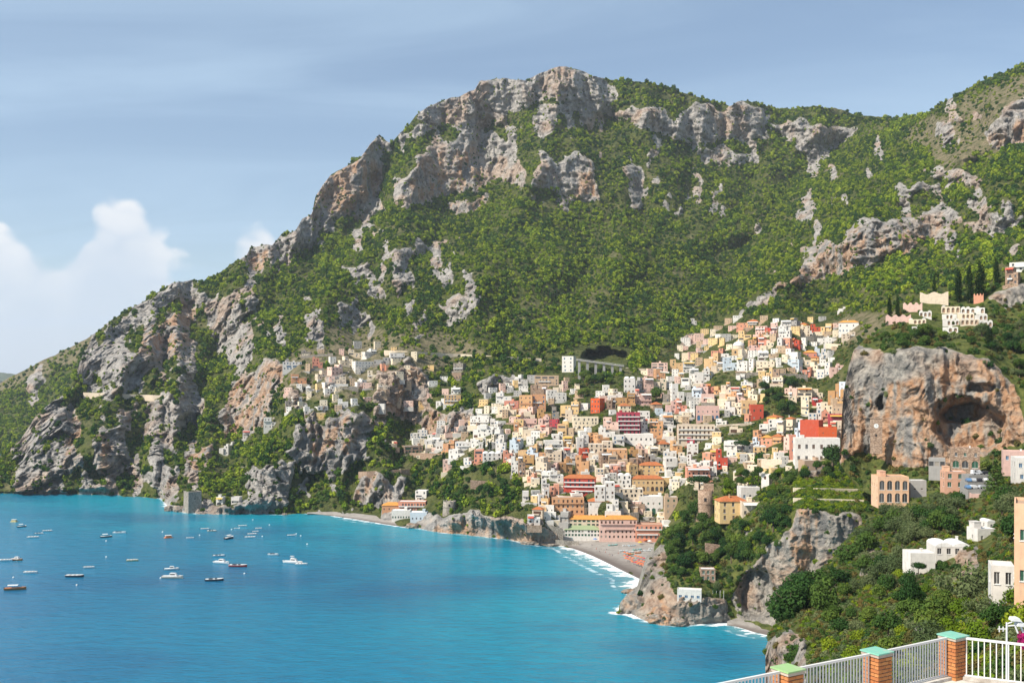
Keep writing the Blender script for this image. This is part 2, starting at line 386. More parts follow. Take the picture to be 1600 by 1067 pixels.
    def idx(s, u, v):
        c = np.clip((u - s.U[0]) / (s.U[-1] - s.U[0]) * (len(s.U) - 1), 0, len(s.U) - 1.001); ci = int(c)
        t = np.clip((v - s.vb[ci]) / (s.vt[ci] - s.vb[ci]), 0, 0.9999) * (s.nr - 1); return t, c
    def d(s, u, v):
        t, c = s.idx(u, v); a, b = int(t), int(c); x, y = t - a, c - b; D = s.D
        return float(D[a, b] * (1 - x) * (1 - y) + D[a + 1, b] * x * (1 - y) + D[a, b + 1] * (1 - x) * y + D[a + 1, b + 1] * x * y)

# ---- coast line in the photograph (column, row)
SHORE = [(-400,772),(-60,769),(0,770),(60,771),(130,772),(180,774),(230,777),(252,779),(262,790),(270,797),(290,801),(310,803),(360,803),(400,803),
         (440,804),(490,802),(520,805),(560,811),(600,818),(632,823),(650,825),(690,832),(720,835),(760,839),(800,844),(830,850),(862,852),(880,852),
         (900,858),(925,868),(950,880),(975,892),(1000,903),(1030,907),(1060,900),(1110,890),(1200,880),(1340,850),(1660,820)]
CREST = [(-60,742),(-25,722),(0,711),(30,690),(55,650),(80,628),(105,612),(122,575),(130,545),(140,526),(165,508),(190,490),(215,476),(240,460),(270,443),(300,438),(318,444),(335,432),
         (365,411),(385,400),(392,385),(415,381),(425,383),(440,366),(462,360),(472,342),(488,332),(492,308),(502,292),(518,272),(545,257),(565,246),(578,226),(592,211),(604,222),(612,224),
         (625,208),(640,195),(655,175),(690,159),(720,150),(742,140),(750,126),(785,124),(820,126),(845,116),(862,108),(885,105),(905,110),(925,118),(940,122),(990,127),(1035,134),(1075,146),(1110,156),(1140,166),
         (1152,160),(1168,157),(1185,163),(1195,168),(1235,172),(1275,166),(1310,171),(1350,180),(1395,185),(1420,183),(1450,175),(1478,158),(1505,143),(1540,125),(1580,108),(1600,100),(1660,80)]
M_CTRL = [(0,720,1215),(60,660,1290),(125,570,1430),(190,492,1640),(300,440,1800),(200,600,1330),(200,690,1200),(100,700,1200),(300,600,1340),(300,700,1180),(400,385,1950),(400,500,1560),
  (400,620,1260),(400,720,1090),(500,295,2080),(500,420,1720),(500,540,1360),(500,600,1240),(500,660,1130),(500,740,1030),(600,222,2180),(600,330,1950),(600,450,1570),(600,550,1290),
  (600,650,1120),(600,740,990),(700,156,2300),(700,300,1990),(700,420,1620),(700,520,1360),(700,600,1160),(700,680,1005),(700,760,900),(700,800,862),(750,127,2330),(880,106,2380),
  (900,200,2230),(900,320,1980),(900,430,1620),(900,540,1260),(900,620,1035),(900,700,905),(900,780,810),(900,830,785),(1000,128,2400),(1000,300,2040),(1000,430,1680),(1000,530,1340),
  (1000,600,1085),(1000,700,895),(1000,780,805),(1000,820,780),(1120,163,2430),(1150,300,2100),(1120,420,1790),(1100,500,1430),(1100,560,1190),(1100,620,1020),(1100,700,880),(1100,780,775),
  (1200,168,2480),(1250,230,2330),(1180,380,1880),(1200,480,1310),(1200,560,1085),(1200,640,930),(1200,720,805),(1300,171,2520),(1400,185,2350),(1300,300,1950),(1300,400,1470),(1300,480,1210),
  (1300,560,1005),(1300,640,860),(1300,720,750),(1500,145,1950),(1500,250,1620),(1500,350,1310),(1500,430,1090),(1500,520,920),(1600,100,1750),(1600,250,1380),(1600,400,1000),(1600,520,860),
  (1400,300,1740),(1400,420,1190),(1400,520,960),(1400,620,820),(800,200,2260),(800,300,2000),(800,400,1680),(800,500,1400),(800,580,1150),(800,650,1010),(800,720,915),(800,790,830),(800,830,805),(880,846,802),(900,838,820),(940,838,818),(970,842,808),(960,851,781),(1000,853,772),(1012,872,722),(930,848,788),(900,845,798),(560,804,955),(600,810,925),(520,801,966)]
ROCKS_M = [
  [(640,218),(655,172),(690,154),(745,124),(820,121),(850,108),(890,100),(930,114),(952,132),(962,168),(940,182),(905,166),(862,160),(822,166),(800,186),(762,192),(722,206),(692,192),(662,212)],
  [(612,322),(634,266),(650,240),(690,236),(720,214),(766,204),(792,224),(806,256),(812,282),(770,290),(722,296),(680,312),(642,322)],
  [(488,358),(493,300),(513,270),(545,252),(580,226),(590,205),(606,222),(596,262),(592,300),(602,332),(570,346),(540,352),(510,364)],
  [(834,272),(848,228),(870,252),(900,232),(932,268),(948,322),(910,316),(870,300),(840,288)], [(972,262),(1008,268),(1008,328),(984,326)],
  [(950,172),(1000,166),(1060,184),(1090,166),(1130,176),(1160,156),(1190,160),(1198,178),(1196,218),(1160,222),(1100,224),(1052,220),(1000,202)],
  [(1093,235),(1130,230),(1186,248),(1180,264),(1130,258),(1095,250)], [(1195,186),(1240,184),(1290,200),(1352,198),(1332,216),(1292,246),(1270,252),(1240,236),(1222,216)],
  [(1474,160),(1490,152),(1494,180),(1477,182)], [(1538,222),(1568,168),(1600,142),(1664,130),(1664,224),(1560,228)], [(1438,262),(1480,254),(1532,280),(1526,298),(1460,277)],
  [(1150,494),(1190,464),(1238,436),(1244,408),(1280,384),(1310,374),(1350,344),(1400,346),(1440,324),(1490,320),(1512,346),(1460,372),(1430,392),(1400,402),(1340,427),(1290,432),(1266,442),(1222,458),(1180,484)],
  [(1238,334),(1270,314),(1282,330),(1246,348)], [(1398,290),(1455,290),(1462,304),(1410,304)], [(1500,350),(1560,330),(1590,340),(1570,365),(1520,362)],
  [(700,318),(755,304),(756,320),(705,340)], [(613,396),(650,378),(702,384),(642,398),(642,442),(617,458)], [(678,420),(713,414),(712,452),(690,452)], [(684,472),(746,460),(746,487),(700,488)],
  [(533,422),(572,410),(572,432),(540,440)], [(574,450),(597,438),(597,462),(578,467)], [(478,502),(502,478),(502,522),(480,532)],
  [(188,494),(240,456),(300,434),(312,452),(270,472),(230,484)], [(378,414),(392,380),(440,362),(482,330),(492,362),(470,392),(430,402),(400,428)],
  [(338,684),(360,600),(420,568),(446,568),(432,622),(402,662),(386,684)], [(455,722),(460,660),(510,650),(560,640),(592,662),(562,722),(522,742),(480,738)],
  [(573,622),(610,580),(642,556),(672,610),(684,642),(642,652),(590,648)], [(664,684),(664,648),(700,634),(742,640),(748,668),(700,684)], [(735,604),(770,585),(802,578),(796,607),(750,617)],
  [(378,800),(390,732),(452,730),(455,790),(420,804)], [(543,792),(560,750),(602,744),(622,770),(602,794)], [(626,830),(655,802),(700,802),(760,802),(830,812),(868,828),(880,856),(830,856),(700,838)],
  [(1066,548),(1072,524),(1088,522),(1090,548)], [(258,804),(262,786),(300,786),(380,786),(380,806),(300,808)]]
PATCHY_M = [([(618,235),(655,180),(760,178),(830,170),(960,160),(950,200),(830,215),(800,260),(720,250),(640,270)], 0.05), ([(-80,800),(-80,705),(55,640),(130,560),(136,520),(190,488),(290,452),(350,470),(410,462),(445,500),(448,560),(440,600),(420,690),(330,700),(320,790),(200,800)], -0.02),
            ([(300,800),(320,690),(450,700),(620,720),(650,830),(400,830)], 0.16), ([(330,470),(420,400),(520,360),(620,330),(720,310),(760,480),(640,540),(450,560)], 0.27),
            ([(1180,260),(1664,140),(1664,400),(1400,420),(1200,460)], 0.33), ([(760,180),(1000,180),(1200,230),(1200,330),(900,340),(780,300)], 0.30), ([(450,600),(700,560),(700,660),(600,740),(450,740)], 0.30)]
ORANGE_M = [[(640,312),(650,250),(700,240),(740,230),(760,260),(740,300),(690,305)], [(900,300),(905,240),(930,270),(945,320)], [(1180,490),(1250,410),(1310,375),(1400,350),(1480,330),(1440,390),(1340,430),(1230,460)],
            [(340,690),(365,600),(446,566),(430,640),(400,680)], [(700,338),(705,318),(756,306),(756,322)], [(540,220),(580,240),(590,300),(520,340),(500,300)], [(460,730),(470,680),(520,640),(560,650),(550,720)],
            [(600,640),(620,590),(645,560),(660,600),(640,640)], [(665,684),(665,645),(720,636),(745,660)], [(540,790),(560,752),(600,746),(620,775)], [(100,740),(110,640),(160,640),(180,740)],
            [(280,720),(300,690),(330,700),(320,740)], [(1540,225),(1580,190),(1664,190),(1664,226)], [(1070,545),(1074,526),(1088,524),(1090,546)], [(380,430),(400,390),(430,390),(420,430)], [(200,560),(260,470),(330,480),(300,540)],
            [(630,830),(660,812),(880,836),(880,858)]]
BARE_M = [[(440,620),(450,545),(560,530),(660,545),(700,570),(640,600),(560,620)], [(500,510),(700,520),(760,560),(640,560),(520,545)], [(0,640),(0,590),(140,520),(200,500)], [(1300,500),(1420,480),(1420,540),(1300,540)],
          [(1400,210),(1560,130),(1664,110),(1664,200),(1480,260)]]
FOLDS_M = [([(1075,540),(1110,470),(1145,420),(1195,340),(1255,265),(1330,215)], 34, 95), ([(1010,330),(1000,260),(960,190)], 26, 55), ([(1075,300),(1040,380),(1000,440),(960,500)], 26, 45), ([(880,130),(830,290),(790,360),(760,450),(740,520)], 34, -60),
   ([(615,235),(590,320),(520,390),(440,470),(340,540),(310,620),(300,690)], 26, 75), ([(760,200),(700,330),(640,440),(590,520)], 24, 40), ([(960,330),(930,400),(880,470),(850,530)], 26, 48), ([(1195,175),(1185,260),(1150,330)], 22, 45), ([(1490,180),(1420,280),(1340,360),(1260,420)], 26, -45),
   ([(1560,240),(1480,300),(1400,340)], 20, 32), ([(1400,410),(1330,440),(1240,480)], 18, 30), ([(460,370),(400,450),(350,500)], 20, -35), ([(240,470),(210,560),(160,640),(130,720)], 20, -32), ([(280,480),(250,580),(220,680),(200,760)], 16, 36), ([(180,520),(150,600),(110,640)], 14, 30), ([(520,450),(470,560),(440,640)], 18, -28), ([(640,650),(620,720),(600,780)], 16, 24), ([(560,640),(540,720),(520,790)], 16, -20)]
MOUNT = Sheet('mountain', -80, 1664, 872, 350, CREST, SHORE, M_CTRL, ROCKS_M, ORANGE_M, BARE_M, patchy=PATCHY_M, folds=FOLDS_M, drypatch=0.6, hole=0.38, warp=10, topn=1.6, botn=1.1, relief=46, flute=19,
              caves=[(945, 557, 40, 15, 60), (95, 690, 26, 18, 25)], holes=[[(300,700),(320,640),(305,560),(330,540),(345,600),(345,690)],[(318,770),(325,690),(440,670),(450,720),(380,730),(370,790)]])
# slope behind the western cliffs and the far coast
FAR = Sheet('far_hillside', -140, 330, 160, 70, [(-140,672),(-60,630),(0,598),(60,567),(135,529),(200,487),(240,465),(330,440)], [(-140,760),(330,700)],
      [(-140,675,2500),(0,600,2400),(135,530,2350),(300,450,2400),(-140,755,1500),(0,740,1500),(100,730,1520),(330,700,1600),(50,660,1900)], [[(40,600),(62,560),(72,600),(55,640)]], bares=[[(-140,700),(-140,640),(0,590),(140,520),(200,480),(205,494),(140,545),(0,622)]],
      shore=False, relief=60, seed=4.4, topn=1.0)
Sheet('distant_coast', -260, 60, 60, 12, [(-260,578),(-120,570),(-20,581),(20,584),(60,589)], [(-260,593),(60,593)], [(-260,580,9500),(60,586,9500),(-260,593,9000),(60,593,9000)], [], shore=False, relief=120, seed=9.1, topn=1.0, back=(800, 200))

# ---- the great overhanging rock with the cemetery on top
ROCK = Sheet('crag', 1312, 1700, 200, 190, [(1312,715),(1316,640),(1318,612),(1326,572),(1334,547),(1348,534),(1372,522),(1384,500),(1400,490),(1430,470),(1465,462),(1520,462),(1545,455),(1565,436),(1600,420),(1700,385)],
   [(1312,722),(1322,738),(1345,762),(1400,784),(1480,790),(1560,786),(1700,775)],
   [(1312,710,545),(1340,720,540),(1400,735,520),(1480,745,500),(1600,740,470),(1700,730,450),(1330,600,560),(1330,550,575),(1400,700,535),(1400,620,548),(1400,556,556),(1480,640,530),(1480,555,545),(1540,560,540),(1590,640,510),
    (1590,700,490),(1400,500,600),(1450,530,580),(1450,480,640),(1520,520,580),(1520,470,640),(1600,420,660),(1600,500,590),(1600,570,530),(1700,400,640),(1700,560,500),(1660,640,490),(1345,760,540),(1400,780,476),(1480,786,452),(1600,780,428),(1700,772,420)],
   [[(1308,730),(1312,600),(1332,540),(1365,545),(1390,552),(1440,540),(1500,552),(1542,562),(1584,604),(1602,645),(1602,690),(1560,702),(1532,716),(1480,728),(1400,730),(1366,712),(1345,705)], [(1540,462),(1600,440),(1620,470),(1570,490)]],
   [[(1310,730),(1315,610),(1380,600),(1440,590),(1500,560),(1545,565),(1610,620),(1610,700),(1500,735)]], mat=M_TERRN, shore=False, relief=6, flute=4.2, fscale=0.45, topn=1.0, rockw=0.3, warp=5, seed=2.5,
   caves=[(1516, 668, 62, 46, 15), (1500, 640, 46, 24, 9), (1535, 606, 26, 9, 6), (1376, 629, 6, 13, 10)], back=(200, 30), sink=1.5)
# ---- headland with the villas and the little cove
HEAD = Sheet('headland', 966, 1420, 240, 200, [(966,956),(972,948),(984,938),(996,932),(1003,905),(1010,884),(1020,866),(1030,846),(1042,830),(1062,815),(1090,800),(1120,788),(1180,768),(1240,742),(1300,732),(1420,715)],
   [(966,958),(985,958),(1000,966),(1030,976),(1060,978),(1100,975),(1130,973),(1150,975),(1180,984),(1205,989),(1420,990)],
   [(1000,940,562),(1020,885,583),(1035,852,618),(1060,822,642),(1100,802,645),(1100,860,592),(1060,900,562),(1100,930,541),(1060,935,543),(1150,800,602),(1150,850,578),(1200,772,610),(1180,900,552),(1150,930,545),(1250,795,535),(1230,950,522),
    (1300,805,512),(1300,900,508),(1250,760,570),(1300,740,600),(1300,772,545),(1400,722,560),(1400,765,470),(1400,800,432),(1220,860,545),(1400,900,420)],
   [[(960,965),(985,930),(1008,880),(1030,850),(1046,850),(1042,900),(1058,930),(1130,936),(1140,975),(1060,984),(1000,975)], [(1150,970),(1140,930),(1165,890),(1200,860),(1232,830),(1245,790),(1350,806),(1350,900),(1230,985),(1190,975)], [(1150,842),(1168,826),(1184,840),(1172,862)], [(1250,720),(1280,720),(1280,748),(1250,748)]],
   [[(1232,830),(1245,790),(1290,800),(1280,850),(1260,900),(1240,870)], [(1000,975),(1030,930),(1046,950),(1040,980)]], mat=M_TERRN, relief=5, flute=4.0, fscale=0.4, topn=1.4, botn=1.0, rockw=0.25, warp=5, seed=6.5, caves=[(1182, 925, 34, 42, 12), (1240, 930, 30, 20, 10)], back=(60, 6), sink=8)
# ---- slope below the viewpoint
NEAR = Sheet('near_hillside', 1196, 1720, 220, 150, [(1196,1012),(1202,995),(1215,970),(1240,938),(1290,884),(1340,822),(1380,796),(1430,778),(1500,766),(1600,742),(1720,725)], [(1196,1400),(1720,1500)],
   [(1200,1000,268),(1240,940,330),(1290,885,400),(1340,822,445),(1430,778,432),(1500,768,430),(1600,745,410),(1720,728,400),(1460,892,305),(1545,848,318),(1400,850,370),(1300,1000,235),(1250,1040,225),(1210,1040,262),(1400,950,240),(1500,950,205),(1590,965,140),
    (1300,1100,150),(1500,1050,100),(1600,1100,62),(1200,1150,215),(1200,1400,170),(1400,1300,70),(1720,1500,30),(1720,1000,110),(1600,850,260),(1500,1300,50)],
   [[(1190,1080),(1194,1005),(1220,985),(1258,998),(1262,1050),(1250,1090)], [(1340,905),(1355,860),(1380,850),(1370,900)], [(1420,980),(1440,965),(1470,975),(1450,1000)], [(1490,850),(1530,855),(1530,900),(1500,900)]],
   bares=[[(1380,940),(1400,860),(1500,880),(1560,930),(1480,980)]], mat=M_TERRN, shore=False, relief=6, flute=4, fscale=0.3, topn=1.0, rockw=0.35, warp=4, seed=8.5, back=(30, 25), sink=2)

# ================================================================ SEA
def shore_world():
    pts = []
    for i in range(len(SHORE) - 1):
        (a, b), (c, d) = SHORE[i], SHORE[i + 1]
        if a >= 1030: break
        for t in np.linspace(0, 1, 3, endpoint=False):
            u, v = a + (c - a) * t, b + (d - b) * t; q = pt(u, v, seadist(v)); pts.append((q.x, q.y))
    return np.array(pts)
HB = [(1006,900),(985,930),(966,957),(985,958),(1000,966),(1030,976),(1060,978),(1130,973),(1150,975),(1180,984),(1205,989),(1230,992)]
def build_sea():
    vv = 590 + np.concatenate([[0.4, 1, 2, 4, 8, 16, 32, 64, 100, 130, 150, 160], np.arange(166, 420, 1.6), np.arange(420, 560, 6), [600, 700, 900, 1300, 2000, 4000]])
    uu = np.concatenate([np.arange(-2400, -80, 120), np.arange(-80, 1290, 4), np.arange(1300, 4000, 150)])
    UU, VV = np.meshgrid(uu, vv); D = KS / (VV - VH); X = (UU - 800) / F * D; P = np.stack([X, D, 0 * D], -1)
    S = shore_world(); S2 = np.array([(lambda q: (q.x, q.y))(pt(u, v, seadist(v))) for u, v in HB])
    def dist(L):
        best = np.full(X.shape, 1e9)
        for i in range(len(L) - 1):
            a, b = L[i], L[i + 1]; ab = b - a; t = np.clip(((X - a[0]) * ab[0] + (D - a[1]) * ab[1]) / (ab @ ab), 0, 1)
            best = np.minimum(best, np.hypot(X - a[0] - t * ab[0], D - a[1] - t * ab[1]))
        return best
    ds = np.minimum(dist(S), dist(S2))
    # surf runs higher on the beaches than along the rocks
    def near(u, v, r):
        q = pt(u, v, seadist(v)); return np.exp(-(((X - q.x) ** 2 + (D - q.y) ** 2) / r ** 2))
    surf = 0.3 + 1.6 * np.clip(near(975, 892, 40) + near(925, 868, 40) + near(950, 880, 35) + near(1185, 985, 22) + 0.7 * near(1000, 915, 25) + 0.5 * near(985, 958, 18) + 0.5 * near(265, 790, 22) + 0.6 * near(570, 813, 60) + 0.4 * near(860, 852, 25), 0, 1)
    s = NT('sea_water'); Pn = s.pos(); d = s.attr('shore'); sf = s.attr('surf')
    swell = s.noise(s.mapping(Pn, (0.004, 0.011, 0.01), rot=(0, 0, 0.25)), 1.0, 5, 0.55)
    patch = s.noise(s.mapping(Pn, (0.0035, 0.006, 0.01)), 1.0, 3)
    dd = s.math('ADD', d, s.math('MULTIPLY', s.math('SUBTRACT', swell, 0.5), 150))
    c = s.mix(s.ramp(dd, 0, 170), (0.006, 0.275, 0.365), (0.004, 0.175, 0.29))
    c = s.mix(s.ramp(dd, 120, 560), c, (0.007, 0.105, 0.225))
    c = s.mix(s.ramp(patch, 0.46, 0.66, 0, 0.6), c, (0.008, 0.075, 0.18))
    n = s.noise(s.mapping(Pn, (0.55, 1.0, 1), rot=(0, 0, 0.2)), 0.5, 4, 0.62)
    n2 = s.noise(s.mapping(Pn, (0.07, 0.16, 1), rot=(0, 0, 0.2)), 1.0, 4, 0.6)
    c = s.mix(s.ramp(n2, 0.35, 0.7, 0, 0.45), c, s.mix(0.5, c, (0.004, 0.06, 0.15)))
    fn = s.noise(s.mapping(Pn, (0.10, 0.16, 1)), 1.0, 6, 0.65)
    wid = s.math('MULTIPLY', sf, s.math('ADD', 1.3, s.math('MULTIPLY', s.ramp(fn, 0.36, 0.66), 6.5)))
    foam = s.math('MULTIPLY', s.ramp(s.math('SUBTRACT', wid, d), -1.2, 2.6), s.ramp(s.noise(Pn, 0.9, 4, 0.7), 0.28, 0.5, 0.35, 1.0))
    # a second line of breakers further out
    d2 = s.math('ABSOLUTE', s.math('SUBTRACT', d, s.math('MULTIPLY', sf, 10.5)))
    brk = s.math('MULTIPLY', s.ramp(d2, 3.4, 0.2, 0, .75), s.math('MULTIPLY', s.ramp(fn, 0.46, 0.66), s.ramp(sf, 0.8, 1.5)))
    foam = s.math('MAXIMUM', foam, brk)
    sand = s.math('MULTIPLY', s.ramp(d, 22, 3), s.ramp(sf, 0.9, 1.6))
    c = s.mix(s.math('MULTIPLY', sand, 0.55), c, (0.20, 0.36, 0.36))
    c = s.mix(foam, c, (0.82, 0.84, 0.84))
    h = s.math('ADD', n, s.math('MULTIPLY', n2, 2.5))
    p = s.surf(c, s.ramp(foam, 0, 1, 0.22, 0.9), 0.35, s.bump(h, 0.6, 0.8))
    me = np_mesh('sea', P.reshape(-1, 3), grid_quads(*UU.shape), s.m)
    add_attr(me, 'shore', ds); add_attr(me, 'surf', surf)
    o = link(bpy.data.objects.new('sea', me)); tag(o, kind='structure')
build_sea()
# ================================================================ BUILDINGS
RND = random.Random(5)
def plaster(name, col, rough=0.9, stain=0.35):
    s = NT(name); O = s.obj(); r = s.rnd()
    n = s.noise(O, 0.55, 5, 0.62); d = s.noise(s.mapping(O, (1.6, 1.6, 0.22)), 1.0, 3, 0.6)
    dark = tuple(c * 0.72 for c in col)
    c = s.mix(s.ramp(n, 0.38, 0.72, 0, stain * 1.6), col, dark)
    c = s.mix(s.ramp(d, 0.52, 0.75, 0, stain), c, (0.30, 0.27, 0.23))
    hsv = s.n('ShaderNodeHueSaturation'); s.l(c, hsv.inputs['Color'])
    s.l(s.math('ADD', 0.84, s.math('MULTIPLY', r, 0.22)), hsv.inputs['Value']); s.l(s.math('ADD', 0.492, s.math('MULTIPLY', r, 0.016)), hsv.inputs['Hue'])
    s.surf(hsv.outputs[0], rough, 0.15, s.bump(n, 0.25, 0.05)); return s.m
def plain(name, col, rough=0.7, spec=0.3, metal=0.0):
    s = NT(name); n = s.noise(s.obj(), 3.0, 3)
    s.surf(s.mix(s.ramp(n, 0.35, 0.7), col, tuple(c * 0.78 for c in col)), rough, spec, None, metal); return s.m
COLS = {'w': ('white', (0.72, 0.68, 0.62)), 'c': ('cream', (0.74, 0.62, 0.46)), 'p': ('pale pink', (0.70, 0.47, 0.39)), 's': ('salmon', (0.66, 0.30, 0.20)), 'o': ('orange', (0.64, 0.35, 0.18)),
        'y': ('yellow', (0.70, 0.48, 0.24)), 'r': ('red', (0.50, 0.075, 0.045)), 'k': ('ochre', (0.52, 0.30, 0.13)), 'g': ('grey', (0.42, 0.40, 0.37)), 't': ('tan', (0.48, 0.34, 0.23)),
        'm': ('crimson', (0.45, 0.065, 0.085)), 'b': ('pale blue', (0.58, 0.65, 0.70)), 'v': ('vermilion', (0.62, 0.10, 0.035)), 'h': ('peach', (0.72, 0.43, 0.28))}
M_PL = {k: plaster('plaster_' + v[0].replace(' ', '_'), v[1]) for k, v in COLS.items()}
def stone_mat(name, a, b, sc=1.1):
    s = NT(name); O = s.obj(); v = s.n('ShaderNodeTexVoronoi'); v.inputs['Scale'].default_value = sc; s.l(s.mapping(O, (1, 1, 1.7)), v.inputs['Vector'])
    n = s.noise(O, 0.4, 5, 0.6)
    c = s.mix(s.n('ShaderNodeSeparateColor').outputs[0] if False else s.ramp(n, 0.3, 0.7), a, b)
    c = s.mix(s.ramp(v.outputs['Distance'], 0.42, 0.62, 0, 0.6), c, tuple(q * 0.45 for q in a))
    s.surf(c, 0.95, 0.1, s.bump(v.outputs['Distance'], -0.7, 0.12)); return s.m
M_STONE = stone_mat('masonry_stone', (0.27, 0.24, 0.20), (0.42, 0.37, 0.31)); M_STONEB = stone_mat('brown_masonry', (0.33, 0.22, 0.15), (0.47, 0.34, 0.25))
def tile_mat(name, a, b):
    s = NT(name); O = s.obj(); w = s.n('ShaderNodeTexWave'); w.inputs['Scale'].default_value = 1.1; w.inputs['Distortion'].default_value = 0.4; s.l(O, w.inputs['Vector'])
    n = s.noise(O, 0.7, 5, 0.65); c = s.mix(s.ramp(n, 0.35, 0.68), a, b)
    s.surf(c, 0.9, 0.15, s.bump(w.outputs[1], 0.6, 0.12)); return s.m
M_TILE = tile_mat('terracotta_tiles', (0.50, 0.165, 0.055), (0.36, 0.13, 0.06)); M_TILEY = tile_mat('ochre_tiles', (0.66, 0.31, 0.07), (0.52, 0.24, 0.07))
M_ROOF = {'f': plaster('roof_screed', (0.56, 0.53, 0.48)), 'w': plaster('roof_limewash', (0.78, 0.76, 0.72)), 'e': plaster('roof_terrace_tiles', (0.46, 0.30, 0.21)), 'n': plain('green_roof_tiles', (0.30, 0.36, 0.20))}
def glass_mat():
    s = NT('window_glass'); s.surf(s.mix(s.rnd(), (0.03, 0.032, 0.035), (0.11, 0.11, 0.11)), 0.15, 0.5); return s.m
M_GLASS = glass_mat()
M_SHUT = {'g': plain('green_shutter', (0.03, 0.10, 0.06)), 'b': plain('brown_shutter', (0.10, 0.05, 0.03)), 'u': plain('blue_shutter', (0.05, 0.14, 0.25)), 'd': M_GLASS}
M_CURT = plain('curtain', (0.34, 0.30, 0.25)); M_FRAME = plain('white_frame', (0.75, 0.74, 0.70)); M_DARK = plain('dark_interior', (0.035, 0.03, 0.028)); M_IRON = plain('dark_iron', (0.04, 0.04, 0.045), 0.5)
M_AWN = {'w': plain('white_awning', (0.78, 0.76, 0.72)), 'y': plain('yellow_awning', (0.66, 0.42, 0.08)), 'r': plain('red_awning', (0.55, 0.10, 0.06)), 'o': plain('orange_awning', (0.66, 0.26, 0.06)), 'g': plain('green_awning', (0.05, 0.28, 0.22))}

def facade(mb, w, z0, z1, ops, xf, rec=0.3):
    """one wall with real openings; ops: (x0, x1, za, zb, arched); xf maps (x, depth, z) to local coordinates"""
    xs = sorted({0.0, w} | {o[0] for o in ops} | {o[1] for o in ops}); zs = sorted({z0, z1} | {o[2] for o in ops} | {o[3] for o in ops})
    for i in range(len(xs) - 1):
        for j in range(len(zs) - 1):
            a, b, c, d = xs[i], xs[i + 1], zs[j], zs[j + 1]; mx, mz = (a + b) / 2, (c + d) / 2
            if any(o[0] < mx < o[1] and o[2] < mz < o[3] for o in ops): continue
            mb.quad(xf(a, 0, c), xf(b, 0, c), xf(b, 0, d), xf(a, 0, d))
    for x0, x1, za, zb, arch in ops:
        mb.quad(xf(x0, 0, za), xf(x0, 0, zb), xf(x0, rec, zb), xf(x0, rec, za)); mb.quad(xf(x1, 0, zb), xf(x1, 0, za), xf(x1, rec, za), xf(x1, rec, zb))
        mb.quad(xf(x0, 0, za), xf(x0, rec, za), xf(x1, rec, za), xf(x1, 0, za)); mb.quad(xf(x0, 0, zb), xf(x1, 0, zb), xf(x1, rec, zb), xf(x0, rec, zb))
        if arch:
            r = (x1 - x0) / 2; cx = (x0 + x1) / 2; zc = zb - min(r, (zb - za) * 0.6); ry = zb - zc
            for sgn in (-1, 1):
                arc = [xf(cx + sgn * r * math.sin(t), 0, zc + ry * math.cos(t)) for t in np.linspace(0, math.pi / 2, 6)]
                mb.poly([xf(cx + sgn * r, 0, zb)] + (arc if sgn > 0 else arc))
class Bld: pass
HOUSES = []
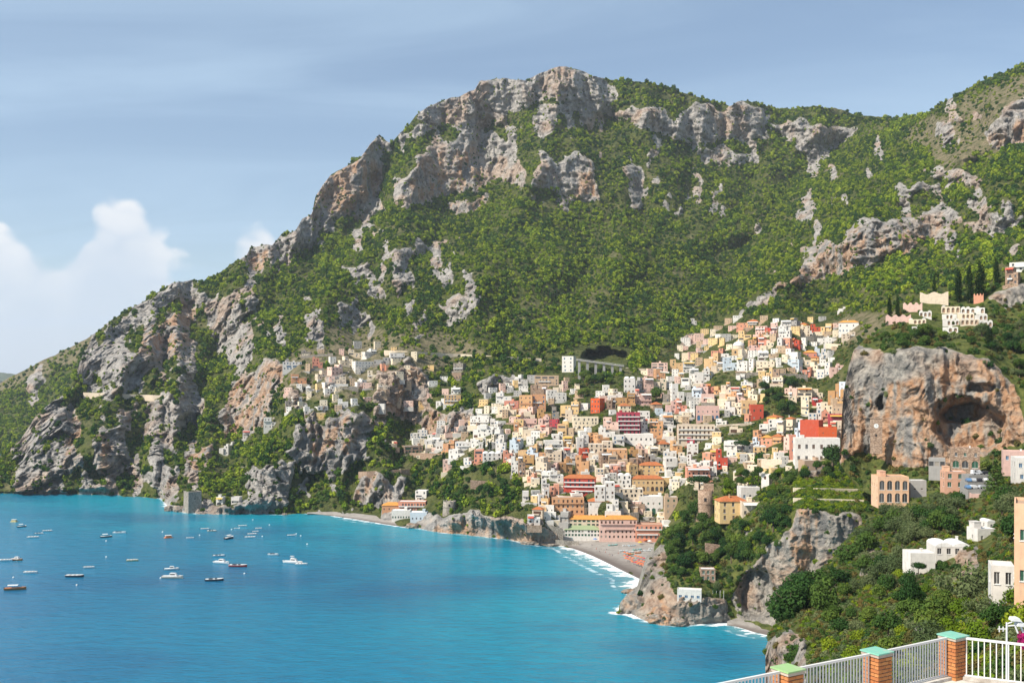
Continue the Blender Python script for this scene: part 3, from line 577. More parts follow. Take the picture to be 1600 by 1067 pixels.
def house(u0, u1, vt, vb, col='w', roof='f', sheet=None, dist=None, floors=None, cols=None, yaw=None, arch=(), balc=(), shut=None, single=False, dep=None, ww=None, wh=None, name='house',
          awn=None, base=6.0, hut=None, chim=None, mat=None, sidewin=True, land=None, label=None, cat='house', dome=False, reg=True, roofmat=None, allbalc=False):
    sh = sheet or MOUNT; uc = (u0 + u1) / 2
    d = dist or sh.d(uc, vb); r = random.Random(int(u0 * 131 + vt * 17))
    W, h = (u1 - u0) * d / F, max(2.6, (vb - vt) * d / F)
    dp = dep or min(11.0, max(5.0, 0.75 * W))
    if yaw is None: yaw = math.radians(r.uniform(-16, 16)) + 0.25 * math.sin(uc / 70.0)
    w = max(2.4, (W - dp * abs(math.sin(yaw))) / math.cos(yaw))
    q = pt(uc, vb, d); root = empty(name, q, math.atan2(-q.x, q.y) + yaw)
    n_all = floors or 0
    wm = mat or M_PL[col]; mb = MB(); m2 = MB(); panes = []
    def block(xa, xb, ya, yb, hh, rc, nf, ncol, arch_, doors):
        w, dp = xb - xa, yb - ya; hw2 = w / 2; cx0 = (xa + xb) / 2
        rise = 0.0
        if rc == 't': rise = min(0.2 * min(w, dp) + 0.5, 0.35 * hh)
        elif rc in 'vd': rise = min(0.2 * w / max(1, round(w / 5.0)), 0.25 * hh) if rc == 'v' else min(0.3 * w / max(1, round(w / 5.5)), 0.3 * hh)
        hw = hh - rise; n = nf or max(1, int(round(hw / 3.4))); fh = hw / n; par = 0.45 if rc in 'fwe' else 0
        def run(width, xf, nc, face):
            ops = []; bay = width / nc; skip = 0.0 if (single or arch_) else (0.08 if not reg else r.uniform(0.05, 0.35)); style = r.random()
            for f in range(n):
                wide = reg and face and r.random() < 0.22
                k = 0
                while k < nc:
                    if (not face and r.random() < 0.4) or (face and r.random() < skip): k += 1; continue
                    is_a = face and f in arch_
                    x = ww or min(1.0 + 0.6 * style, bay * 0.5); z = wh or min(1.5 + 0.7 * style, fh * 0.58); zb = 0.95
                    cx = bay * (k + 0.5)
                    if is_a: x, z, zb = bay * 0.66, fh * 0.74, 0.08
                    elif wide and k + 1 < nc: x, z, zb = bay * 1.5, fh * 0.62, 0.15; cx = bay * (k + 1); k += 1
                    elif (f in doors or allbalc or (reg and r.random() < .2)) and face: x, z, zb = min(1.4, bay * 0.55), fh * 0.66, 0.12
                    cx += r.uniform(-0.5, 0.5) * max(0, bay - x) * (0.6 if reg else 0.2)
                    if reg: zb += r.uniform(-.1, .15)
                    cx = min(max(cx, x / 2 + .15), width - x / 2 - .15); z0_ = f * fh + min(zb, fh * 0.3)
                    o = (cx - x / 2, cx + x / 2, z0_, min(z0_ + z, (f + 1) * fh - 0.25), is_a)
                    if ops and ops[-1][1] > o[0] - .1 and abs(ops[-1][2] - o[2]) < fh * .8: k += 1; continue
                    ops.append(o); panes.append((o, xf)); k += 1
            facade(mb, width, -base, hw + par, ops, xf)
        run(w, lambda x, e, z: (xa + x, ya + e, z), ncol or max(1, int(w / 3.5)), True)
        ns = max(1, int(dp / 3.6)) if sidewin else 0
        for xf in ((lambda x, e, z: (xa + e, yb - x, z)), (lambda x, e, z: (xb - e, ya + x, z))):
            if ns: run(dp, xf, ns, False)
            else: facade(mb, dp, -base, hw + par, [], xf)
        zt = hw + par
        mb.quad((xb, yb, -base), (xa, yb, -base), (xa, yb, zt), (xb, yb, zt))
        if par:
            t = 0.22
            for a, b, c, e in ((xa, xb, ya, ya + t), (xa, xb, yb - t, yb), (xa, xa + t, ya + t, yb - t), (xb - t, xb, ya + t, yb - t)): mb.quad((a, c, zt), (b, c, zt), (b, e, zt), (a, e, zt))
            for (a, c), (b, e) in (((xa + t, ya + t), (xb - t, ya + t)), ((xb - t, ya + t), (xb - t, yb - t)), ((xb - t, yb - t), (xa + t, yb - t)), ((xa + t, yb - t), (xa + t, ya + t))): mb.quad((a, c, hw), (b, e, hw), (b, e, zt), (a, c, zt))
            m2.quad((xa + .05, ya + .05, hw + .02), (xb - .05, ya + .05, hw + .02), (xb - .05, yb - .05, hw + .02), (xa + .05, yb - .05, hw + .02))
        elif rc == 't':
            e = 0.45; z = hw; k = min(w, dp) / 2; ym = (ya + yb) / 2
            if w >= dp: p1, p2 = (xa + k * 0.9, ym, hw + rise), (xb - k * 0.9, ym, hw + rise)
            else: p1, p2 = (cx0, ya + k * 0.9, hw + rise), (cx0, yb - k * 0.9, hw + rise)
            A, B_, C, D_ = (xa - e, ya - e, z), (xb + e, ya - e, z), (xb + e, yb + e, z), (xa - e, yb + e, z)
            if w >= dp: m2.quad(A, B_, p2, p1); m2.quad(C, D_, p1, p2); m2.poly([B_, C, p2]); m2.poly([D_, A, p1])
            else: m2.poly([A, B_, p1]); m2.quad(B_, C, p2, p1); m2.poly([C, D_, p2]); m2.quad(D_, A, p1, p2)
            lo = [(q_[0], q_[1], z - .14) for q_ in (A, B_, C, D_)]; m2.quad(lo[3], lo[2], lo[1], lo[0]); m2.quad(lo[0], lo[1], B_, A); m2.quad(lo[1], lo[2], C, B_); m2.quad(lo[3], lo[0], A, D_)
        elif rc == 'v':
            nv = max(1, int(round(w / 5.0))); bw = w / nv; seg = 8
            for i in range(nv):
                x0 = xa + i * bw; prev = None
                for k in range(seg + 1):
                    t = math.pi * k / seg; x = x0 + bw / 2 - bw / 2 * math.cos(t); z = hw + rise * math.sin(t)
                    if prev: m2.quad((prev[0], ya - .05, prev[1]), (x, ya - .05, z), (x, yb + .05, z), (prev[0], yb + .05, prev[1])); m2.quad((prev[0], ya - .05, hw - .2), (x, ya - .05, hw - .2), (x, ya - .05, z), (prev[0], ya - .05, prev[1]))
                    prev = (x, z)
        elif rc == 'd':
            nv = max(1, int(round(w / 5.5))); bw = w / nv
            m2.quad((xa - .03, ya - .03, hw), (xb + .03, ya - .03, hw), (xb + .03, yb + .03, hw), (xa - .03, yb + .03, hw))
            for i in range(nv):
                rr = min(bw, dp) * 0.47; m2.lathe([(rr * math.cos(t), hw + rise * math.sin(t)) for t in np.linspace(0, 1.5, 6)], 14, xa + (i + .5) * bw, ya + min(dp / 2, rr + .4))
        return hw, n, fh, rise
    W2 = w / 2
    if reg and w > 6 and roof in 'fwe' and not arch and r.random() < 0.75:
        f = r.uniform(.42, .68); cut = -W2 + w * f; tall_left = r.random() < .5
        low = max(2.7, h * r.uniform(.5, .78)) if h > 4.5 else h * .8; fwd = r.uniform(.5, 2.0)
        if tall_left: hw, n, fh, rise = block(-W2, cut, 0, dp, h, roof, 0, 0, (), balc); xa_, xb_ = -W2, cut; block(cut + .01, W2, -fwd, dp - 1, low, r.choice('fwe'), 0, 0, (), ())
        else: hw, n, fh, rise = block(cut + .01, W2, 0, dp, h, roof, 0, 0, (), balc); xa_, xb_ = cut, W2; block(-W2, cut, -fwd, dp - 1, low, r.choice('fwe'), 0, 0, (), ())
    else:
        hw, n, fh, rise = block(-W2, W2, 0, dp, h, roof, floors, cols, arch, balc); xa_, xb_ = -W2, W2
    hw2 = (xb_ - xa_) / 2; xc = (xa_ + xb_) / 2
    mb.build('wall', wm, root)
    rm = roofmat or (M_ROOF[roof] if roof in 'fwe' else (M_TILE if r.random() < 0.75 else M_TILEY) if roof == 't' else M_ROOF['w'])
    ro = m2.build('roof', rm, root, smooth=False)
    if reg and r.random() < 0.8:        # terrace stepped into the slope before the house
        t = r.uniform(2.2, 5.0); a, b = -W2 - r.uniform(0, 2.0), W2 + r.uniform(0, 2.0); zt = r.uniform(-.5, .2); c = MB(); c.box(a, b, -t - 2.0, -2.02, -base, zt - .9); c.box(a, b, -t - 2.0, -t - 1.8, zt - .9, zt - .1); c.box(a + .2, b - .2, -2.0, 0.3, -base, zt - .6)
        c.build('terrace', wm if r.random() < .45 else r.choice([M_STONE, M_PL['c'], M_PL['w'], M_STONEB]), root)
    if reg and awn is None and r.random() < .2: awn = r.choice('wwwyor')
    # chimneys, stair huts
    if chim if chim is not None else r.random() < 0.35:
        x, y = xc + r.uniform(-hw2 * .7, hw2 * .7), r.uniform(dp * .3, dp * .8); c = MB(); zb = hw - 0.3; c.box(x - .3, x + .3, y - .3, y + .3, zb, hw + rise + 1.0); c.box(x - .4, x + .4, y - .4, y + .4, hw + rise + 1.0, hw + rise + 1.15)
        c.build('chimney', M_FRAME if r.random() < .5 else wm, ro)
    if roof in 'fwe' and (hut if hut is not None else (r.random() < 0.35 and hw2 > 2.6)):
        a = xc + r.uniform(-hw2 + .4, max(-hw2 + .5, hw2 - 3.2)); c = MB(); c.box(a, a + 2.4, dp * .45, dp - .5, hw + .03, hw + 2.2); c.box(a - .15, a + 2.55, dp * .45 - .15, dp - .4, hw + 2.2, hw + 2.35); c.build('roof_hut', wm, ro)
    # windows
    pm = M_SHUT[shut or r.choice('ddddgbbu')]
    far = MB()
    for (x0, x1, za, zb, ar), xf in panes:
        k = 0.22
        if single:
            one = MB(); cx, cz = (x0 + x1) / 2, (za + zb) / 2
            one.quad(xf(x0, k, za), xf(x1, k, za), xf(x1, k, zb), xf(x0, k, zb)); one.cur = 1
            fw = 0.07
            for a, b, c, e in ((x0, x0 + fw, za, zb), (x1 - fw, x1, za, zb), (x0 + fw, x1 - fw, za, za + fw), (x0 + fw, x1 - fw, zb - fw, zb), (cx - fw / 2, cx + fw / 2, za + fw, zb - fw)):
                one.quad(xf(a, k - .04, c), xf(b, k - .04, c), xf(b, k - .04, e), xf(a, k - .04, e))
            wo = one.build('window', [pm if r.random() < .8 else M_GLASS, M_FRAME], root)
            si = MB(); si.quad(xf(x0 - .1, -.12, za), xf(x1 + .1, -.12, za), xf(x1 + .1, .0, za + .02), xf(x0 - .1, .0, za + .02)); si.quad(xf(x0 - .1, -.12, za - .1), xf(x1 + .1, -.12, za - .1), xf(x1 + .1, -.12, za), xf(x0 - .1, -.12, za)); si.build('sill', M_FRAME, wo)
        else: far.cur = r.choice((0, 0, 0, 1, 2)); far.quad(xf(x0, k, za), xf(x1, k, za), xf(x1, k, zb), xf(x0, k, zb))
    if far.f: tag(far.build('window_glazing', [pm, M_GLASS, M_CURT], root), kind='stuff')
    # balconies
    bl = set(balc) | (set(range(1, n)) if allbalc else set())
    if not bl and not arch and n > 1 and r.random() < 0.6 and reg: bl = {r.randint(1, n - 1)}
    for f in sorted(bl):
        a, b = (xc - hw2 * 0.96, xc + hw2 * 0.96) if (allbalc or r.random() < 0.5) else (xc + r.uniform(-hw2, -.3 * hw2) * .9, xc + r.uniform(0.3 * hw2, hw2) * .9)
        c = MB(); z = f * fh; e = 1.1
        c.box(a, b, -e, 0.05, z - .14, z + .0); c.box(a, b, -e, -e + .09, z, z + .92 * (0.9)); c.box(a, a + .09, -e + .09, 0, z, z + .83); c.box(b - .09, b, -e + .09, 0, z, z + .83)
        c.build('balcony', M_FRAME if r.random() < .65 or allbalc else wm, root)
    if awn:
        c = MB(); f = 0 if n == 1 else n - 1; z = (f + 1) * fh - .3; L_, R_ = xc - hw2 * .9, xc + hw2 * .9; c.quad((L_, -2.2, z - .9), (R_, -2.2, z - .9), (R_, .0, z), (L_, .0, z)); c.quad((L_, -2.2, z - 1.15), (R_, -2.2, z - 1.15), (R_, -2.2, z - .9), (L_, -2.2, z - .9))
        for x in (L_ + .1, xc, R_ - .1): c.tube((x, -2.15, z - 3.0), (x, -2.15, z - .9), .05)
        c.build('awning', M_AWN[awn], root)
    B = Bld(); B.root, B.u, B.v, B.w, B.h, B.n, B.col, B.roof, B.balc, B.arch, B.rect, B.label, B.land, B.cat, B.d = root, uc, (vt + vb) / 2, w, h, n, col, roof, bool(bl), bool(arch), (u0, u1, vt, vb), label, land, cat, d
    B.chim = False; B.dp, B.q, B.hw = dp, q, hw
    HOUSES.append(B); return B
# ---- landmark buildings: (label, short name used by neighbours' labels)
HZ = dict(reg=False)
house(964,1001,645,678,'m','e',floors=5,cols=6,allbalc=True,yaw=0.1,land='the crimson balcony hotel',label='crimson five-storey hotel with white balcony bands high in the town centre',cat='hotel',**HZ)
house(880,931,742,774,'r','t',floors=4,cols=7,balc=(1,2,3),yaw=-0.05,shut='d',land='the red beach hotel',label='big red hotel with terraces standing above the beachfront restaurants',cat='hotel',**HZ)
house(987,1038,743,777,'y','t',floors=3,cols=7,arch=(1,),yaw=0.12,land='the orange-yellow arcaded hotel',label='orange-yellow hotel with tiled roof and planted arcade above the beach',cat='hotel',roofmat=M_TILE,**HZ)
house(1000,1037,722,745,'y','t',floors=3,cols=4,yaw=0.12,land='the yellow house over the arcade',label='orange-yellow house with red tiled roof directly above the arcaded hotel',roofmat=M_TILE,**HZ)
house(936,996,806,842,'p','t',dist=784,floors=4,cols=9,balc=(2,3),yaw=0.08,land='the pink beach hotel',label='long pink and yellow hotel under an orange tiled roof on the beach',cat='hotel',roofmat=M_TILEY,**HZ)
house(992,1036,820,843,'s','e',dist=782,floors=3,cols=6,balc=(1,2),yaw=0.1,land='the salmon beach hotel',label='salmon red flat-roofed hotel at the right end of the beachfront',cat='hotel',**HZ)
house(882,938,822,839,'w','t',dist=790,floors=2,cols=11,yaw=0.02,ww=1.6,shut='g',land='the green-roofed restaurant',label='white beach restaurant with long window row and green roof',cat='restaurant',roofmat=M_ROOF['n'],**HZ)
house(888,952,806,823,'c','t',dist=797,floors=2,cols=9,yaw=0.02,ww=2.4,land='the long yellow-roofed terrace',label='long cream restaurant under a yellow tiled roof above the green-roofed one',cat='restaurant',roofmat=M_TILEY,**HZ)
house(975,1021,679,700,'w','w',floors=2,cols=6,yaw=0.05,wh=2.0,land='the white two-row hotel',label='bright white hotel with two even rows of dark windows below the crimson hotel',cat='hotel',**HZ)
house(1059,1117,664,694,'c','e',floors=4,cols=9,allbalc=True,yaw=0.05,land='the striped terrace hotel',label='cream hotel with four rows of salmon-striped balconies',cat='hotel',**HZ)
house(811,832,618,644,'o','e',floors=4,cols=3,balc=(2,),yaw=-0.05,land='the left orange block',label='left block of the orange twin houses at the top left of town',**HZ)
house(831,853,617,642,'o','e',floors=4,cols=3,balc=(2,),yaw=-0.05,land='the right orange block',label='right block of the orange twin houses, with dark arched windows',**HZ)
house(919,941,623,645,'v','e',floors=3,cols=3,yaw=-0.5,land='the vermilion house',label='vermilion house standing alone at the edge of the green woods',**HZ)
house(1172,1194,633,656,'r','w',floors=2,cols=2,yaw=0.15,land='the red house with white bands',label='red house with white corner bands in front of the dark trees',**HZ)
house(1158,1183,626,646,'y','w',floors=2,cols=3,arch=(0,),yaw=0.1,land='the pale yellow arched house',label='pale yellow house with arched windows left of the red banded house',**HZ)
house(1088,1124,635,657,'p','w',floors=2,cols=5,arch=(0,),yaw=0.05,land='the pink villa with arched doors',label='pale pink villa with a row of arched doors over a white terrace wall',**HZ)
house(974,993,588,614,'w','d',floors=3,cols=3,yaw=-0.1,land='the white ornate palazzo',label='tall ornate white palazzo with a rounded gable at the edge of the woods',**HZ)
house(1242,1313,685,721,'w','w',floors=2,cols=6,yaw=0.18,ww=2.0,wh=3.4,single=True,land='the big white house',label='big white house with arched windows below the vermilion gable',chim=False,**HZ)
house(1247,1282,657,690,'r','e',floors=1,cols=1,yaw=-0.35,sidewin=False,land='the vermilion gable',label='tall dark vermilion wall block rising behind the big white house',ww=.5,wh=.6,chim=False,hut=False,**HZ)
house(1279,1308,668,690,'v','e',floors=2,cols=2,yaw=0.1,ww=.8,wh=.9,land='the orange-red annex',label='orange-red annex right of the tall vermilion wall block',**HZ)
house(1234,1244,680,720,'s','e',floors=3,cols=1,yaw=0.1,shut='u',land='the narrow red strip house',label='narrow salmon red strip house against the left side of the big white house',**HZ)
house(1253,1296,720,750,'t','f',floors=2,cols=3,yaw=0.45,land='the tan hall',label='tan hall with blank upper wall below the big white house',ww=1.4,wh=2.4,**HZ)
house(1121,1172,776,814,'y','t',sheet=HEAD,floors=3,cols=3,yaw=0.3,base=1.5,ww=1.4,wh=2.4,shut='b',single=True,land='the yellow villa',label='yellow villa with red tiled roof on the green headland',cat='villa',roofmat=M_TILE,chim=True,**HZ)
house(1158,1189,785,806,'c','e',sheet=HEAD,floors=1,cols=3,yaw=0.2,dist=588,awn='w',land='the villa terrace wing',label='cream terrace wing with white awning right of the yellow villa',**HZ)
house(1155,1190,762,780,'w','w',sheet=HEAD,floors=1,cols=3,yaw=0.25,shut='u',single=True,land='the white cottage behind the villa',label='white cottage with blue door behind the yellow villa',**HZ)
house(1058,1096,922,937,'w','w',sheet=HEAD,floors=1,cols=4,yaw=-0.05,single=True,wh=1.5,ww=1.6,base=1.0,dep=5,land='the white sea hut',label='low white bathing house perched above the sea on the headland',chim=False,hut=False,**HZ)
house(1094,1119,890,908,'p','w',sheet=HEAD,floors=2,cols=3,yaw=0.15,shut='g',single=True,mat=M_STONEB,land='the stone cottage',label='small brown stone cottage with green shutters above the white bathing house',**HZ)
house(1368,1424,746,785,'h','e',sheet=NEAR,dist=440,floors=2,cols=4,arch=(0,1),yaw=0.28,single=True,base=2.5,shut='d',land='the peach arcaded villa',label='peach villa with white arched loggias in the green slope',cat='villa',**HZ)
house(1420,1450,752,786,'g','w',sheet=NEAR,dist=446,floors=2,cols=2,yaw=0.3,ww=.9,wh=.9,single=True,base=2.5,land='the grey-painted shaded side',label='right side of the peach arcaded villa with its shade painted grey',**HZ)  # shadowed side of the peach villa, its shade put into the grey plaster
house(1474,1511,738,764,'h','w',sheet=NEAR,dist=432,floors=2,cols=2,yaw=0.25,single=True,label='small peach house with white roof between the arcaded villa and the car park',**HZ)
house(1517,1544,773,802,'p','w',sheet=NEAR,dist=400,floors=1,cols=1,yaw=0.2,single=True,label='pale pink hut with flat white roof below the car park',**HZ)
house(1586,1640,717,770,'w','w',sheet=NEAR,dist=395,floors=3,cols=3,yaw=0.2,shut='u',single=True,label='white and blue house cut by the right edge above the car park',**HZ)
house(1568,1604,706,722,'p','w',sheet=NEAR,dist=430,floors=1,cols=3,yaw=0.1,single=True,label='low pink pavilion at the right edge below the crag',**HZ)
house(1487,1530,701,731,'c','e',sheet=ROCK,dist=478,floors=2,cols=3,arch=(0,),yaw=0.05,shut='g',single=True,mat=M_STONEB,label='brown stone house with green shutters at the foot of the crag cave',**HZ)
house(1452,1476,717,731,'g','f',sheet=ROCK,dist=486,floors=1,cols=3,yaw=0.0,ww=2.0,wh=2.2,label='grey glazed veranda tucked under the crag left of the brown stone house',**HZ)
house(1418,1466,866,903,'w','w',sheet=NEAR,floors=1,cols=2,yaw=0.35,dist=302,ww=.7,wh=.7,single=True,label='left wing of the white vaulted villa with blank walls and a pine before it',cat='villa',chim=True,hut=False,**HZ)
house(1457,1521,848,888,'w','v',sheet=NEAR,floors=2,cols=4,arch=(0,),yaw=0.3,dist=312,single=True,label='right wing of the white vaulted villa with long balcony and arches',cat='villa',**HZ)
house(1521,1562,828,868,'w','w',sheet=NEAR,dist=325,floors=2,cols=2,yaw=0.55,ww=.8,wh=1.4,single=True,label='white cubic house with blue parapet up the slope from the vaulted villa',**HZ)
house(1538,1560,812,832,'w','v',sheet=NEAR,dist=334,floors=1,cols=1,yaw=0.5,ww=.8,single=True,label='small white vaulted block on top of the white cubic house',**HZ)
house(1589,1680,793,985,'h','e',sheet=NEAR,dist=150,floors=3,cols=3,yaw=0.02,wh=1.7,ww=1.1,single=True,label='tall peach building cut by the right edge with stuccoed corner bands',cat='building',shut='g',sidewin=True,dep=9,base=12,**HZ)
house(1548,1586,888,922,'w','w',sheet=NEAR,dist=165,floors=1,cols=2,yaw=0.1,single=True,label='white block with railed roof terrace beside the tall peach building',base=3,**HZ)
house(596,628,785,798,'o','t',floors=1,cols=4,yaw=-0.1,roofmat=M_TILEY,label='low orange-roofed beach house at the left end of the small beach',**HZ)
house(621,666,784,799,'s','w',floors=2,cols=9,balc=(1,),yaw=-0.15,land='the long salmon beach house',label='long salmon house above the small western beach',**HZ)
house(611,642,798,811,'w','w',floors=1,cols=7,yaw=-0.1,label='white bathing house with yellow front on the small western beach',**HZ)
house(640,668,801,813,'b','w',floors=1,cols=4,yaw=-0.1,label='pale blue bathing hut at the right end of the small western beach',**HZ)
house(876,898,557,581,'w','w',floors=4,cols=2,yaw=-0.3,land='the white block by the grotto',label='white apartment block clinging left of the grotto viaduct',**HZ)
house(1311,1341,500,519,'w','t',floors=2,cols=6,yaw=0.0,land='the white villa under the cemetery',label='white villa with tiled roof and even window row left of the cemetery',cat='villa',roofmat=M_TILEY,**HZ)
house(1323,1352,655,684,'m','e',floors=3,cols=3,arch=(0,),balc=(1,2),yaw=0.05,land='the crimson house by the crag',label='crimson house with a pair of white arches against the crag',**HZ)
house(754,784,705,720,'w','d',floors=2,cols=4,yaw=0.0,land='the white house with four domes',label='white house with a row of small roof domes at the lower left of town',**HZ)
house(862,913,778,803,'o','e',floors=3,cols=7,yaw=0.05,balc=(2,),land='the orange house below the red hotel',label='wide orange house with brown windows just below the big red hotel',**HZ)
house(919,952,778,808,'w','t',floors=3,cols=4,arch=(1,),yaw=0.05,land='the white tiled-roof house',label='white house with terracotta roof and arched loggia right of the orange house',roofmat=M_TILE,**HZ)
house(998,1036,776,804,'w','w',floors=2,cols=4,arch=(0,),yaw=0.05,land='the white arched house',label='white house with arches below the orange-yellow arcaded hotel',**HZ)
house(1038,1060,777,803,'t','w',floors=3,cols=2,yaw=0.15,land='the brick-fronted house',label='tan house with white window frames right of the white arched house',**HZ)

